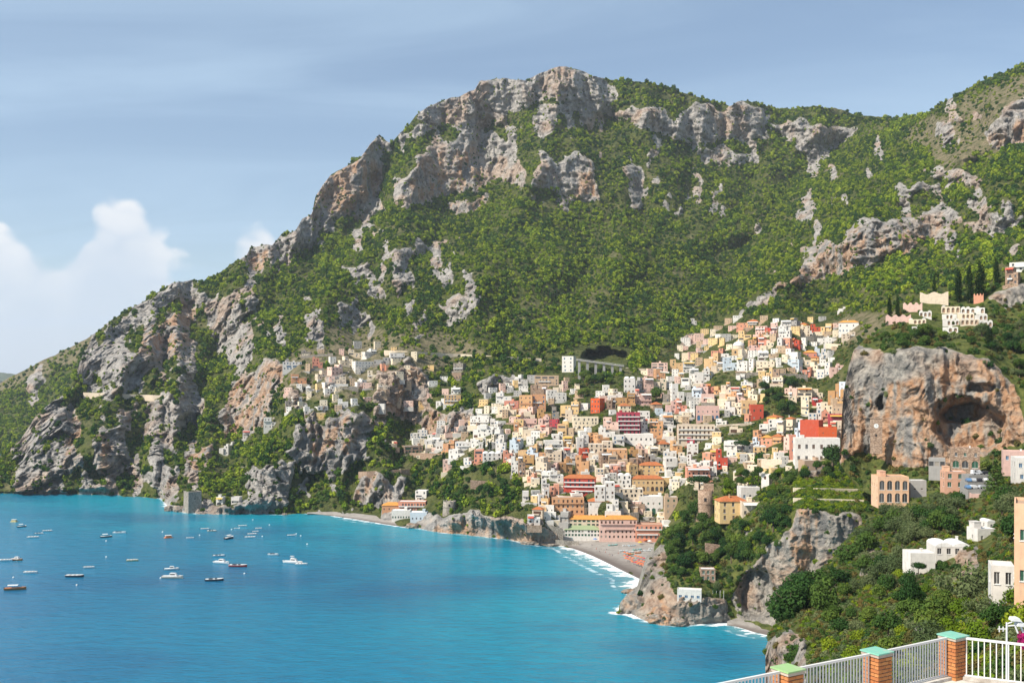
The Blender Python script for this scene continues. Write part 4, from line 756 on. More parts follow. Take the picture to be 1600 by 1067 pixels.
TOWN = '''680 696 623 634 w f;694 720 618 631 y f;704 720 606 615 w f;706 726 568 580 g f;704 723 583 592 t f;732 766 651 664 w w;765 779 655 664 w w;774 800 614 630 w w;777 790 633 647 c w;757 781 663 673 w w;
786 812 627 638 s e;777 809 635 648 c w;808 836 636 648 p w;828 851 602 619 t f;835 873 587 606 t w;854 886 610 628 w w;863 881 601 612 c e;846 863 605 618 p w;787 803 599 608 w w;796 811 591 599 w w;803 816 586 596 w w;
840 862 640 655 k f;862 874 636 657 g f;874 906 628 650 y e;882 903 641 657 c w;818 836 644 657 c w;793 818 648 660 p w;803 818 656 672 y e;817 839 655 668 p e;840 859 651 667 p w;857 873 656 670 m e;878 888 655 672 y d;
871 881 663 678 o e;895 936 652 670 c w a;993 1006 590 609 g w;1005 1023 591 610 p w;1022 1041 592 609 c w;954 976 608 618 c w;949 973 616 625 w w;960 992 615 630 k e;992 1005 608 630 p e;1000 1019 615 632 p w;
947 963 622 638 t f;967 988 630 646 c t;1018 1037 628 642 t t;1024 1051 639 650 b w;1040 1057 627 645 p w;1055 1074 626 643 s w;1048 1071 600 628 w w;1035 1054 610 628 g f;942 967 653 670 p w;985 1016 643 655 w w;1000 1013 654 675 w w;
1015 1036 655 669 o w;1020 1053 649 664 w w;1023 1041 577 593 o e;1047 1068 562 582 y w;1018 1043 567 580 p w;1060 1069 582 592 y e;1064 1091 587 601 w w;1077 1092 576 590 w w;1085 1109 576 599 w w;1087 1105 600 611 p e;1098 1107 605 621 p w;
1104 1117 600 617 s e;1114 1127 604 616 o w;1126 1141 597 612 c w;1140 1157 605 616 w w;1124 1143 609 623 c w;1133 1151 612 625 o w;1155 1180 597 606 w w;1157 1176 603 614 y e;1165 1188 611 628 c w;1150 1166 614 632 p w;1080 1097 607 626 b w a;
1096 1116 616 628 p w;1120 1151 620 634 c w;1132 1150 628 647 w w;1146 1161 630 647 c w;1163 1175 643 658 s w;1195 1209 575 594 y e;1207 1218 577 598 t f;1253 1267 574 586 s w;1264 1280 566 588 c w;1275 1298 567 590 w w;1297 1319 571 582 p w;
1225 1246 607 618 p w;1232 1245 613 626 c w;1245 1269 606 624 c w;1266 1286 608 623 c w;1251 1264 620 648 c w;1269 1285 622 634 r e;1275 1284 630 640 w w;1263 1283 639 658 w w;1283 1301 629 647 c w;1284 1301 644 658 s e;
1292 1313 600 628 k e;1310 1347 597 610 b w;1312 1331 609 626 k f;1328 1347 608 622 c w;1300 1331 619 634 t e;1305 1346 625 639 t e;1300 1343 636 650 t e;1295 1326 648 663 m w;1309 1326 658 682 c w;1186 1218 656 674 w w;1212 1226 657 682 c w;
1225 1241 651 672 c t;1235 1254 655 668 w w;1240 1256 660 683 b w;1194 1219 648 658 s t;1067 1086 566 582 w e;1075 1099 546 558 p w;1098 1124 552 578 y e;1110 1131 545 557 s e;1125 1152 553 564 w w;1111 1131 566 580 c w;1130 1153 559 579 b w;
1150 1169 559 580 w w;1079 1089 498 506 w f;1151 1171 505 515 s e;1166 1186 499 512 o t;1178 1201 510 523 p w;1194 1205 513 523 r e;1152 1176 517 531 y w;1185 1201 518 530 o e;1200 1216 519 531 p w;1204 1215 505 517 p w;1215 1236 510 527 w w;
1220 1236 501 513 w e;1233 1248 497 512 g w;1246 1262 504 514 y t;1247 1265 510 526 c w;1264 1273 517 527 w w;1267 1282 507 522 r e;1281 1301 506 521 y f;1168 1183 527 542 o w;1183 1203 527 541 s w;1188 1209 536 548 c w;1169 1193 540 554 p w;
1213 1223 530 545 w w;1221 1236 529 544 s w;1235 1251 529 541 r e;1225 1249 545 562 w e;1184 1201 547 563 w d;1255 1276 547 558 s t;1273 1285 545 560 b w;1284 1297 545 560 w w;1266 1280 556 568 y t;1280 1291 558 568 w w;1228 1251 562 576 b w;
1168 1179 561 579 w w;1182 1210 565 579 c w;1250 1267 559 570 c e;1316 1337 519 530 c w;1289 1307 528 537 w w;640 669 672 686 w w;666 686 676 685 w e;665 688 684 699 w w;680 701 690 702 w w;690 713 688 704 o w;710 741 691 704 w w;735 749 688 699 w w;
698 729 703 716 w w;740 756 703 722 s w;736 753 671 684 w w;745 771 665 682 w w;770 791 671 690 w w;773 791 687 707 w w;748 759 685 699 w w;758 774 680 694 c w;630 663 697 708 t f a;692 706 719 736 p w;794 813 688 706 b w;803 816 686 702 b w;
797 821 668 686 c e;803 818 660 674 o w;817 846 665 682 c w;842 861 664 679 p w;786 801 705 721 s w;793 807 704 715 w w;798 812 714 741 w w;809 821 713 743 t f;808 841 698 714 y e;822 843 703 718 b w;842 859 703 718 o e;850 878 699 720 c w;
817 835 712 727 k e;833 859 715 742 c w;820 836 729 743 c w;822 837 740 753 s w;870 886 664 679 y e;878 896 682 700 y w;900 921 680 699 w w;904 926 669 682 w w;878 906 700 720 w w;905 921 701 720 r e;873 896 718 738 k e;898 921 713 741 o e;
845 861 736 748 w v;858 881 737 753 w w;850 881 689 700 w w;920 936 677 692 o e;935 961 669 683 w w;930 956 680 693 o w;920 958 690 706 c w;957 976 680 694 w w;993 1013 697 707 p w;1012 1031 698 714 c w;1015 1036 670 685 o e;1035 1051 668 681 w w;
1044 1057 676 689 c w;1057 1076 665 688 p w;937 958 708 726 t f;949 981 702 716 o w;950 981 711 726 t w;983 1001 703 713 k e;1000 1015 703 725 t e;984 1004 711 730 t f;1015 1035 711 723 g w;1036 1057 706 720 w w;1038 1061 716 735 w w;1027 1051 689 706 c t;
930 953 726 743 c w;951 980 723 733 p w;953 973 730 742 s w;979 1001 727 742 y e;965 986 739 763 w d;1049 1067 689 708 o w;1073 1086 684 697 m e;1073 1091 694 710 w w a;1096 1121 703 721 s w;1119 1137 703 732 r w;1072 1088 711 727 w w;1078 1111 721 734 w w;
1072 1111 731 749 s w;1108 1120 722 743 w w;1144 1171 735 752 c v a;1174 1193 673 688 o w;1175 1188 684 700 b w;1188 1207 680 700 s t;1177 1197 696 711 y v a;1129 1176 690 702 w w;1135 1152 700 712 w w;1222 1236 683 703 p w;1204 1223 678 693 o t;
1280 1308 659 671 c w;1313 1341 705 718 w w;816 826 768 782 w w;846 859 750 768 w w;859 874 757 773 s w;840 859 765 788 w e;844 858 779 790 y e;830 849 792 812 c t;824 844 806 818 w w;871 913 772 781 w w;929 961 754 780 w w;947 967 781 796 w w;
862 891 800 814 g w;967 1006 764 785 c w a;997 1031 809 820 g f;442 471 566 578 w w;488 504 560 575 s e;455 479 585 599 o e;478 491 604 614 w w;506 526 604 616 w w;456 473 621 632 w w;528 544 624 636 w w;475 491 636 646 w w;494 515 636 645 w w;446 461 627 638 g f;
514 539 570 585 p w;529 546 557 570 c w;553 586 565 579 w w;521 541 589 599 c w;494 513 579 592 c e;554 576 594 603 w w;567 591 547 557 w w;609 633 552 563 w w;584 608 559 569 g w;595 609 569 579 s e;574 591 579 592 c w;544 566 547 558 c e;412 438 653 669 w w;
379 391 673 685 w w;341 359 697 710 w w;354 365 691 699 w w;647 668 767 782 w w;336 350 777 789 w w a;359 376 777 787 w f;1570 1592 418 446 t f;1578 1601 411 424 w w;1310 1322 480 486 w w;905 926 657 664 w w;1060 1078 640 648 w w;1118 1136 655 664 w w;1140 1160 668 676 c e;
1187 1204 742 756 w w;1040 1056 736 746 w w;1098 1113 583 594 w e;1205 1224 590 600 c w;1150 1164 585 593 w w;1030 1046 648 656 w w;855 872 724 737 p w;860 876 735 743 c e;838 848 690 700 c w;862 880 676 686 w w;885 900 690 699 c w;908 922 738 745 w w;
1010 1026 686 697 w w;1060 1075 708 718 c w;1085 1100 750 760 c e;940 955 742 756 w w;955 970 757 768 w w;1005 1022 714 724 o e;1022 1038 732 742 y e;722 740 716 726 w f;606 622 690 698 c f;650 664 708 716 c f;470 486 548 555 g f;505 520 598 604 w f;590 606 600 608 c f'''
for ln in TOWN.replace('\n', '').split(';'):
    q = ln.split()
    u0, u1, vt, vb = map(float, q[:4]); c, rf = q[4], q[5]
    kw = {}
    if len(q) > 6: kw['arch'] = (0,)
    sh = None
    if u0 >= 1560 and vb < 500: sh = ROCK
    if 1185 < u0 < 1206 and vb == 756: sh = HEAD
    house(u0, u1, vt, vb, c, rf, sheet=sh, mat=(M_STONE if c == 'g' and rf == 'f' else M_STONEB if c == 't' and rf == 'f' else None), **kw)

# ---- labels that tell every house from its neighbours
ORD = ['nearest', 'second', 'third', 'fourth', 'fifth', 'sixth', 'seventh', 'eighth', 'ninth', 'tenth', 'eleventh', 'twelfth', 'thirteenth', 'fourteenth', 'fifteenth']
NUM = {1: 'one-storey', 2: 'two-storey', 3: 'three-storey', 4: 'four-storey', 5: 'five-storey', 6: 'six-storey'}
def label_houses():
    marks = [(b.land, b.u, b.v) for b in HOUSES if b.land] + [('the domed church', 1154, 544), ('the western square tower', 300, 785), ('the hamlet pinnacle', 610, 600), ('the cemetery cypresses', 1512, 440), ('the western cliff road', 440, 640)]
    rf = {'f': 'flat bare roof', 'w': 'flat pale roof', 'e': 'brown roof terrace', 't': 'tiled roof', 'v': 'vaulted roof', 'd': 'domed roof'}
    bins = {}
    for b in HOUSES:
        if b.label: continue
        m = min(marks, key=lambda t: (t[1] - b.u) ** 2 + 1.6 * (t[2] - b.v) ** 2); dx, dy = b.u - m[1], (b.v - m[2]) * 1.25
        a = math.degrees(math.atan2(-dy, dx)) % 360
        w = ['right of', 'up and right of', 'above', 'up and left of', 'left of', 'down and left of', 'below', 'down and right of'][int(((a + 22.5) % 360) // 45)]
        bins.setdefault((m[0], w), []).append((dx * dx + dy * dy, b))
    for (m, w), L in bins.items():
        for i, (q, b) in enumerate(sorted(L, key=lambda t: t[0])):
            c = COLS[b.col][0]
            if b.col == 'g' and b.roof == 'f': c = 'grey stone'
            elif b.col == 't' and b.roof == 'f': c = 'brown stone'
            b.label = f'{c} {NUM[min(6, b.n)]} house, {rf[b.roof]}, {ORD[i]} {w} {m}'
            if len(b.label.split()) > 15: b.label = f'{c} {NUM[min(6, b.n)]} house, {ORD[i]} {w} {m}'
    for b in HOUSES:
        b.root['label'] = b.label; b.root['category'] = b.cat
        b.root['group'] = 'houses of the hillside town' if not b.land else 'landmark houses of the town'
label_houses()

def pergola(u0, u1, vt, vb, d, lab):
    q = pt(u0, vb, d); k = d / F; w, h = (u1 - u0) * k, (vb - vt) * k; root = empty('pergola', q, math.atan2(-q.x, q.y) - .05); m = MB(); m.box(0, w, 0, 3.5, -1.5, 0); m.build('deck', M_PL['w'], root); n = 6
    for i in range(n + 1):
        for y in (.1, 3.3): m = MB(); m.box(w * i / n - .07, w * i / n + .07, y - .07, y + .07, .003, h); m.build('post', M_FRAME, root)
    for i in range(n + 1): m = MB(); m.box(w * i / n - .06, w * i / n + .06, -.3, 3.8, h + .003, h + .16); m.build('beam', M_FRAME, root)
    m = MB(); m.box(0, w, -.02, .04, .85, .95); m.box(0, w, -.02, .04, .4, .46); m.build('railing', M_FRAME, root)
    g = leaf_cloud_later.append((root, w, h)); tag(root, lab, 'pergola')
leaf_cloud_later = []
pergola(1097, 1130, 923, 936, 541, 'white pergola terrace right of the low white bathing house')
# ---- beyond the three hundred built singly: the small blocks packed between them, one mass
def infill():
    core = [(640,700),(690,668),(745,645),(775,605),(880,590),(950,612),(1020,575),(1050,550),(1150,498),(1310,495),(1305,565),(1200,592),(1188,650),(1180,690),(1120,720),(1062,760),(1040,842),(880,842),(840,800),(800,722),(740,722)]
    green = [[(890,580),(965,580),(960,606),(915,622)], [(1125,655),(1182,650),(1180,690),(1120,690)], [(985,628),(1025,628),(1025,640),(985,640)], [(1100,600),(1100,570),(1160,575),(1190,560),(1190,600)], [(960,640),(940,655),(915,652)]]
    g = random.Random(4); R_ = [b.rect for b in HOUSES]; done = []; cols = ['w', 'c', 'p', 'y', 't', 'g', 'w', 'c']; mbs = MB(); n = 0
    ham = [(440,650),(450,560),(500,545),(640,545),(660,560),(700,600),(690,640),(560,640),(500,655)]; low = [(1040,730),(1190,700),(1235,720),(1235,738),(1130,742),(1060,760)]
    for it in range(6000):
        u, v = (g.uniform(440, 700), g.uniform(540, 660)) if it % 12 == 0 else (g.uniform(640, 1320), g.uniform(500, 842)); W_, h_ = g.uniform(7, 15), g.uniform(6, 13)
        A1 = (np.array([u]), np.array([v])); inh = in_poly(ham, *A1)[0] and it % 12 == 0
        if inh and any((u - a) ** 2 + (v - b) ** 2 < 260 for a, b in done): continue
        if not (in_poly(core, *A1)[0] or inh or in_poly(low, *A1)[0]) or any(in_poly(p, np.array([u]), np.array([v]))[0] for p in green): continue
        # the foot must show between the houses
        if any(a - 2 < u < b + 2 and c - 1 < v < d + 3 for a, b, c, d in R_) or any(abs(u - a) < 8 and abs(v - b) < 6.5 for a, b in done): continue
        done.append((u, v)); d = MOUNT.d(u, v); q = pt(u, v, d); k = d / F; w, h, dp = W_ * k, h_ * k, g.uniform(4, 7); rz = math.atan2(-q.x, q.y) + g.uniform(-.35, .35); ci = g.randrange(len(cols)); t = MB(); t.cur = ci; ops = []; nf = max(1, int(round(h / 3))); nc = max(1, int(w / 2.8))
        for f in range(nf):
            for i in range(nc):
                if g.random() < .3: continue
                x = w / nc * (i + .5); ops.append((x - .45, x + .45, f * h / nf + .8, f * h / nf + min(2.1, h / nf - .3), False))
        fr = lambda x, e, z: (x - w / 2, e, z)
        facade(t, w, -5, h, ops, fr); facade(t, dp, -5, h, [], lambda x, e, z: (-w / 2 + e, dp - x, z)); facade(t, dp, -5, h, [], lambda x, e, z: (w / 2 - e, x, z)); t.quad((w / 2, dp, -5), (-w / 2, dp, -5), (-w / 2, dp, h), (w / 2, dp, h)); t.cur = g.choice([8, 8, 9]); t.quad((-w / 2, 0, h), (w / 2, 0, h), (w / 2, dp, h), (-w / 2, dp, h))
        t.cur = ci if g.random() < .5 else 5; t.box(-w / 2 - g.uniform(0, 2), w / 2 + g.uniform(0, 2), -g.uniform(2, 4), -.01, -5, g.uniform(-.6, .4)); t.cur = 10
        for o in ops: t.quad(fr(o[0], .22, o[2]), fr(o[1], .22, o[2]), fr(o[1], .22, o[3]), fr(o[0], .22, o[3]))
        cs, sn = math.cos(rz), math.sin(rz); n0 = len(mbs.v); mbs.v += [(q.x + x * cs - y * sn, q.y + x * sn + y * cs, q.z + z) for x, y, z in t.v]; mbs.f += [tuple(i + n0 for i in f) for f in t.f]; mbs.mi += t.mi; n += 1
    # (the mass below also holds the scattered huts of the western hamlet)
    o = mbs.build('town_infill', [M_PL[c] for c in cols] + [M_ROOF['f'], M_ROOF['w'], M_GLASS]); tag(o, 'small walls, terraces and huts packed between the houses of the town', kind='stuff'); print('infill', n)
    return done
INFILL = infill()

# ---- church with a dome
def church():
    q = pt(1154, 558, MOUNT.d(1154, 558)); k = q.y / F; root = empty('church', q, math.atan2(-q.x, q.y)); w = 21 * k; h = 13 * k
    m = MB(); facade(m, w, -6, h, [(w * .2, w * .34, h * .45, h * .75, True), (w * .66, w * .8, h * .45, h * .75, True)], lambda x, e, z: (x - w / 2, e, z)); facade(m, 12, -6, h, [], lambda x, e, z: (-w / 2 + e, 12 - x, z)); facade(m, 12, -6, h, [], lambda x, e, z: (w / 2 - e, x, z)); m.quad((w / 2, 12, -6), (-w / 2, 12, -6), (-w / 2, 12, h), (w / 2, 12, h)); m.quad((-w / 2, 0, h), (w / 2, 0, h), (w / 2, 12, h), (-w / 2, 12, h))
    m.build('wall', M_PL['y'], root)
    g = MB(); g.quad((-w * .3, .22, h * .45), (w * .3, .22, h * .45), (w * .3, .22, h * .75), (-w * .3, .22, h * .75)); tag(g.build('window_glazing', M_GLASS, root), kind='stuff')
    r = w * .42; d = MB(); d.lathe([(r, h - .2), (r, h + 3.2), (r * 1.05, h + 3.3), (r * 1.05, h + 3.6)], 16, 0, 6.2); d.build('drum', M_PL['c'], root)
    d = MB(); d.lathe([(r * math.cos(t), h + 3.6 + r * .8 * math.sin(t)) for t in np.linspace(0, 1.45, 8)], 16, 0, 6.2); dm = d.build('dome', M_ROOF['w'], root, True)
    l = MB(); l.lathe([(.8, h + 3.4 + r * .8), (.8, h + 5.2 + r * .8), (.1, h + 6.3 + r * .8)], 8, 0, 6.2); l.build('lantern', M_FRAME, dm)
    tag(root, 'yellow church with pale dome among the upper houses', 'church')
church()

# ---- three towers
def tower(name, u, v0, v1, sheet, wpx, mat, label, square=False, merlon=False, taper=0.86, slit=True, d=None):
    d = d or sheet.d(u, v1); q = pt(u, v1, d); k = d / F; h = (v1 - v0) * k; r = wpx * k / 2; root = empty(name, q, math.atan2(-q.x, q.y) + (0.35 if square else 0))
    m = MB()
    if square:
        s_ = r * .86
        for a, b in (((-s_, -s_), (s_, -s_)), ((s_, -s_), (s_, s_)), ((s_, s_), (-s_, s_)), ((-s_, s_), (-s_, -s_))):
            m.quad((a[0] * 1.06, a[1] * 1.06, -8), (b[0] * 1.06, b[1] * 1.06, -8), (b[0], b[1], h), (a[0], a[1], h))
        m.quad((-s_, -s_, h - .6), (s_, -s_, h - .6), (s_, s_, h - .6), (-s_, s_, h - .6)); m.build('wall', mat, root)
        c = MB(); c.box(-s_ * 1.03, s_ * 1.03, -s_ * 1.03, -s_ * .85, h + .005, h + .6); c.box(-s_ * 1.03, -s_ * .85, -s_ * .85, s_ * 1.03, h + .005, h + .6); c.box(s_ * .85, s_ * 1.03, -s_ * .85, s_ * 1.03, h + .005, h + .6); c.build('parapet', mat, root)
        w = MB(); w.box(-.5, .5, -s_ * 1.03 - .05, -s_ + .1, h * .62, h * .62 + 1.3); w.build('window', M_DARK, root)
    else:
        m.lathe([(r * 1.12, -8), (r * 1.05, 0), (r * taper, h * .5), (r * taper, h), (r * taper * .8, h), (r * taper * .8, h - .8)], 24); m.build('wall', mat, root, True)
        c = MB(); c.lathe([(r * taper * 1.0, h * .5 - .2), (r * taper * 1.07, h * .5 - .1), (r * taper * 1.07, h * .5 + .15), (r * taper, h * .5 + .25)], 24, cap=False); c.build('string_course', mat, root)
        if merlon:
            for i in range(9):
                a = i / 9 * 2 * math.pi; c = MB(); rr = r * taper * .93; x, y = rr * math.cos(a), rr * math.sin(a); c.box(x - .5, x + .5, y - .5, y + .5, h - .02, h + .9); c.build('merlon', mat, root)
        w = MB(); w.box(-.75, .75, -r * taper - .04, -r * taper + .5, h * .6, h * .6 + 2.2); w.build('window', M_DARK, root)
    tag(root, label, 'tower'); return root
tower('watchtower', 301, 768, 797, MOUNT, 24, M_STONE, 'square grey stone watchtower on the rocky western point', square=True)
tower('watchtower', 702, 783, 801, MOUNT, 20, M_STONE, 'squat round grey tower on the cliff between the two beaches', merlon=True, taper=0.97)
T3 = tower('watchtower', 1102, 766, 806, HEAD, 26, M_STONEB, 'round brown brick tower beside the yellow villa', taper=0.86, merlon=False, d=632)
c = MB(); c.box(-1.0, 5.2, 1.0, 5.0, 15.0, 20.0); c.build('turret', M_STONEB, T3)
# clock tower against the crag
def clock_tower():
    q = pt(1369, 694, 532); k = 532 / F; root = empty('clock_tower', q, math.atan2(-q.x, q.y)); w, h = 18 * k, 40 * k
    m = MB(); m.box(-w / 2, w / 2, 0, 5, -5, h); m.build('wall', M_STONEB, root)
    f = MB(); n = 20; f.poly([(1.2 * math.cos(2 * math.pi * i / n), -.06, h * .72 + 1.2 * math.sin(2 * math.pi * i / n)) for i in range(n)]); fo = f.build('clock_face', M_FRAME, root)
    g = MB(); g.box(-.06, .06, -.12, -.08, h * .72, h * .72 + .9); g.box(0, .6, -.12, -.08, h * .72 - .06, h * .72 + .06); g.build('clock_hand', M_IRON, fo)
    g = MB(); g.box(-.5, .5, -.05, .2, h * .3, h * .3 + 1.3); g.build('window', M_DARK, root); g = MB(); g.box(-w / 2 - .2, w / 2 + .2, -.2, 5.2, h + .003, h + .4); g.build('cornice', M_STONEB, root)
    tag(root, 'brown clock tower with white dial at the left foot of the crag', 'clock tower')
clock_tower()

# ---- road viaduct under the grotto, bridge and retaining walls
def viaduct():
    dv_ = min(MOUNT.d(u_, v_) for u_, v_ in ((900,578),(925,580),(950,582),(975,582))) + 2; print('viaduct', dv_, MOUNT.d(945,556), MOUNT.d(945,585)); a, b = pt(901, 563, dv_), pt(975, 573, dv_ - 8); root = empty('viaduct', (a + b) / 2); L = (b - a)
    mat = plaster('weathered_concrete', (0.36, 0.35, 0.33))
    def loc(p): return tuple(Vector(p) - root.location)
    m = MB(); n = Vector((0, 1, 0)) * 7
    for dz, hh in ((0, 1.3),):
        p = [a, b, b + n, a + n]; lo = [loc(x) for x in p]; hi = [loc(x + Vector((0, 0, hh))) for x in p]
        m.quad(*hi); m.quad(lo[3], lo[2], lo[1], lo[0]); m.quad(lo[0], lo[1], hi[1], hi[0]); m.quad(lo[1], lo[2], hi[2], hi[1]); m.quad(lo[2], lo[3], hi[3], hi[2]); m.quad(lo[3], lo[0], hi[0], hi[3])
    m.build('deck', mat, root)
    for i in range(6):
        p = a + L * (0.06 + i * 0.175) + n * .5; c = MB(); x, y, z = loc(p); c.box(x - 1.3, x + 1.3, y - 2, y + 2, z - 22, z - .003); c.build('pier', mat, root)
    m = MB(); x0, y0, z0 = loc(a); x1, y1, z1 = loc(b); m.tube((x0, y0 + .2, z0 + 2.1), (x1, y1 + .2, z1 + 2.1), .12)
    for i in range(12): t = i / 11; m.tube((x0 + (x1 - x0) * t, y0 + (y1 - y0) * t + .2, z0 + (z1 - z0) * t + 1.3), (x0 + (x1 - x0) * t, y0 + (y1 - y0) * t + .2, z0 + (z1 - z0) * t + 2.1), .08)
    m.build('railing', M_FRAME, root)
    tag(root, 'grey concrete road viaduct on piers below the dark grotto', 'viaduct')
viaduct()
WALLS = [(1190,717,1252,719,7,'pale road wall and parapet left of the big white house','w'),(1150,583,1192,581,6,'dark retaining wall below the upper white houses left of the yellow one','g'),(1215,583,1262,585,6,'dark retaining wall right of the tall tan house','g'),
  (600,547,720,553,4,'thin pale road wall crossing the hillside above the western hamlet','w'),(720,553,846,560,3.5,'thin pale road wall running from the hamlet to the grotto','w'),(130,613,262,618,5,'pale coast road wall cut across the western cliffs','w'),(978,574,1022,577,2.5,'pale parapet right of the grotto viaduct','w'),
  (1102,848,1130,852,16,'square brown stone terrace wall in the trees of the headland','t'),(1240,762,1345,764,5,'long pale garden wall along the vine terraces','w'),(1240,778,1350,781,5,'lower pale garden wall above the grey cliff','w'),
  (520,607,560,604,4,'grey terrace wall in the middle of the western hamlet','g'),(470,556,520,552,4,'grey terrace wall at the top of the western hamlet','g'),(640,707,700,709,5,'tan terrace wall left of the white houses','t'),(560,737,640,733,4,'low tan wall across the slope above the small beach','t'),
  (735,750,770,752,9,'brown stone ruin wall in the bushes left of the lower town','t'),(850,818,880,826,16,'tall grey stone sea wall left of the beach restaurants','g'),(868,843,905,846,7,'grey quay wall at the left end of the beach','g'),(940,803,998,800,7,'grey street wall behind the beach hotels','g'),
  (1290,536,1340,540,3,'pale terrace wall below the white tiled villa','w'),(1230,526,1300,524,4,'grey wall under the uppermost houses','g'),(1120,664,1180,660,3,'pale garden wall in the green gap between the hotels','w'),(1160,540,1172,562,9,'grey stair wall beside the domed church','g')]
for a, b, c, d, hp, lab, col in WALLS:
    sh = HEAD if (a > 1095 and b > 755) else MOUNT
    n = max(2, int((c - a) / 12)); pts = []
    for i in range(n + 1):
        t = i / n; u, v = a + (c - a) * t, b + (d - b) * t; pts.append((u, v + hp, sh.d(u, v + hp)))
    dm = [p[2] for p in pts]; ds = [sum(dm[max(0, i - 2):i + 3]) / len(dm[max(0, i - 2):i + 3]) for i in range(len(dm))]
    m = MB(); o = pt(*pts[len(pts) // 2][:2], ds[len(pts) // 2])
    for i in range(n):
        p, q = pt(pts[i][0], pts[i][1], ds[i] - 1), pt(pts[i + 1][0], pts[i + 1][1], ds[i + 1] - 1); h0, h1 = hp * ds[i] / F, hp * ds[i + 1] / F; p, q = p - o, q - o
        A, B = (p.x, p.y, p.z - 4), (q.x, q.y, q.z - 4); C, D = (q.x, q.y, q.z + h1), (p.x, p.y, p.z + h0); C2, D2 = (q.x, q.y + 1.2, q.z + h1), (p.x, p.y + 1.2, p.z + h0); A2, B2 = (p.x, p.y + 1.2, p.z - 4), (q.x, q.y + 1.2, q.z - 4)
        m.quad(A, B, C, D); m.quad(D, C, C2, D2); m.quad(B2, A2, D2, C2)
        if i == 0: m.quad(A2, A, D, D2)
        if i == n - 1: m.quad(B, B2, C2, C)
    w = m.build('retaining_wall', {'w': M_PL['c'], 'g': M_STONE, 't': M_STONEB}[col]); w.location = o; tag(w, lab, 'wall', 'retaining walls on the slopes')
# ================================================================ VEGETATION
def leaf_mat(name, a, b, c, trans=0.25, big=0.006):
    s = NT(name); r = s.rnd(); P = s.pos()
    n = s.noise(P, big, 4, 0.6); m = s.noise(P, 0.9, 2)
    col = s.mix(s.ramp(s.math('ADD', s.math('MULTIPLY', r, 0.5), s.math('MULTIPLY', n, 1.3)), 0.5, 1.3), a, b)
    col = s.mix(s.ramp(s.math('ADD', s.math('MULTIPLY', m, 0.6), s.math('MULTIPLY', r, 0.4)), 0.42, 0.75, 0, 0.65), col, c)
    d = s.n('ShaderNodeBsdfDiffuse'); t = s.n('ShaderNodeBsdfTranslucent'); x = s.n('ShaderNodeMixShader'); x.inputs[0].default_value = trans
    s.l(col, d.inputs[0]); s.l(col, t.inputs[0]); s.l(d.outputs[0], x.inputs[1]); s.l(t.outputs[0], x.inputs[2]); s.l(x.outputs[0], s.out.inputs[0]); return s.m
M_WOOD = leaf_mat('woodland_leaves', (0.026, 0.070, 0.013), (0.19, 0.285, 0.022), (0.36, 0.39, 0.038), 0.2, 0.0085)
M_BROAD = leaf_mat('broad_leaves', (0.043, 0.090, 0.023), (0.109, 0.174, 0.032), (0.189, 0.232, 0.043), big=0.03)
M_PINE = leaf_mat('pine_needles', (0.027, 0.068, 0.021), (0.057, 0.117, 0.027), (0.112, 0.165, 0.033), big=0.03)
M_CYP = leaf_mat('cypress_scales', (0.014, 0.030, 0.012), (0.024, 0.045, 0.015), (0.035, 0.06, 0.016), big=0.03)
M_OLIVE = leaf_mat('olive_leaves', (0.080, 0.116, 0.046), (0.138, 0.174, 0.070), (0.217, 0.239, 0.109), big=0.03)
M_HEDGE = leaf_mat('bright_shrub_leaves', (0.09, 0.15, 0.015), (0.17, 0.25, 0.02), (0.30, 0.33, 0.025), big=0.03)
M_SCRUB = leaf_mat('dry_scrub', (0.098, 0.098, 0.032), (0.161, 0.138, 0.046), (0.241, 0.172, 0.057), big=0.03)
M_BARK = plain('bark', (0.13, 0.095, 0.07), 0.95, 0.1)
def leaf_cloud(name, seed, n, leaf, blobs, mat, aspect=1.4, jitter=0.55, stalk=None):
    """many small leaf faces over the shells of overlapping clumps; blobs: (x, y, z, rx, ry, rz)"""
    g = np.random.RandomState(seed); B = np.array(blobs, float); ar = (B[:, 3] * B[:, 4] + B[:, 4] * B[:, 5] + B[:, 3] * B[:, 5]); k = g.choice(len(B), n, p=ar / ar.sum())
    dr = g.normal(size=(n, 3)); dr /= np.linalg.norm(dr, axis=1)[:, None]
    rad = 1 - 0.45 * g.rand(n) ** 1.7 + 0.10 * g.normal(size=n)
    C = B[k, :3] + dr * B[k, 3:] * rad[:, None]
    N = dr + jitter * g.normal(size=(n, 3)); N[:, 2] += 0.25; N /= np.linalg.norm(N, axis=1)[:, None]
    T = np.cross(N, g.normal(size=(n, 3))); T /= np.linalg.norm(T, axis=1)[:, None] + 1e-9; S = np.cross(N, T)
    L = leaf * (0.6 + 0.8 * g.rand(n))[:, None]
    V = np.stack([C - T * L - S * L / aspect * .6, C + T * L * .2 - S * L / aspect, C + T * L + S * L / aspect * .3, C - T * L * .1 + S * L / aspect], 1)
    me = np_mesh(name, V.reshape(-1, 3), np.arange(4 * n).reshape(-1, 4), mat, smooth=False); return me
def round_blobs(seed, n=9, r=1.0, flat=0.85, spread=0.62):
    g = np.random.RandomState(seed); out = [(0, 0, r * .95, r * .66, r * .66, r * .6)]
    for i in range(n):
        a = g.rand() * 6.28; q = spread * r * math.sqrt(g.rand()); z = r * (0.55 + 0.95 * g.rand() * (1 - 0.4 * q / r)); s_ = r * (0.28 + 0.22 * g.rand())
        out.append((q * math.cos(a), q * math.sin(a), z * flat, s_, s_, s_ * .85))
    return out
PROTO = bpy.data.collections.new('tree_kinds')
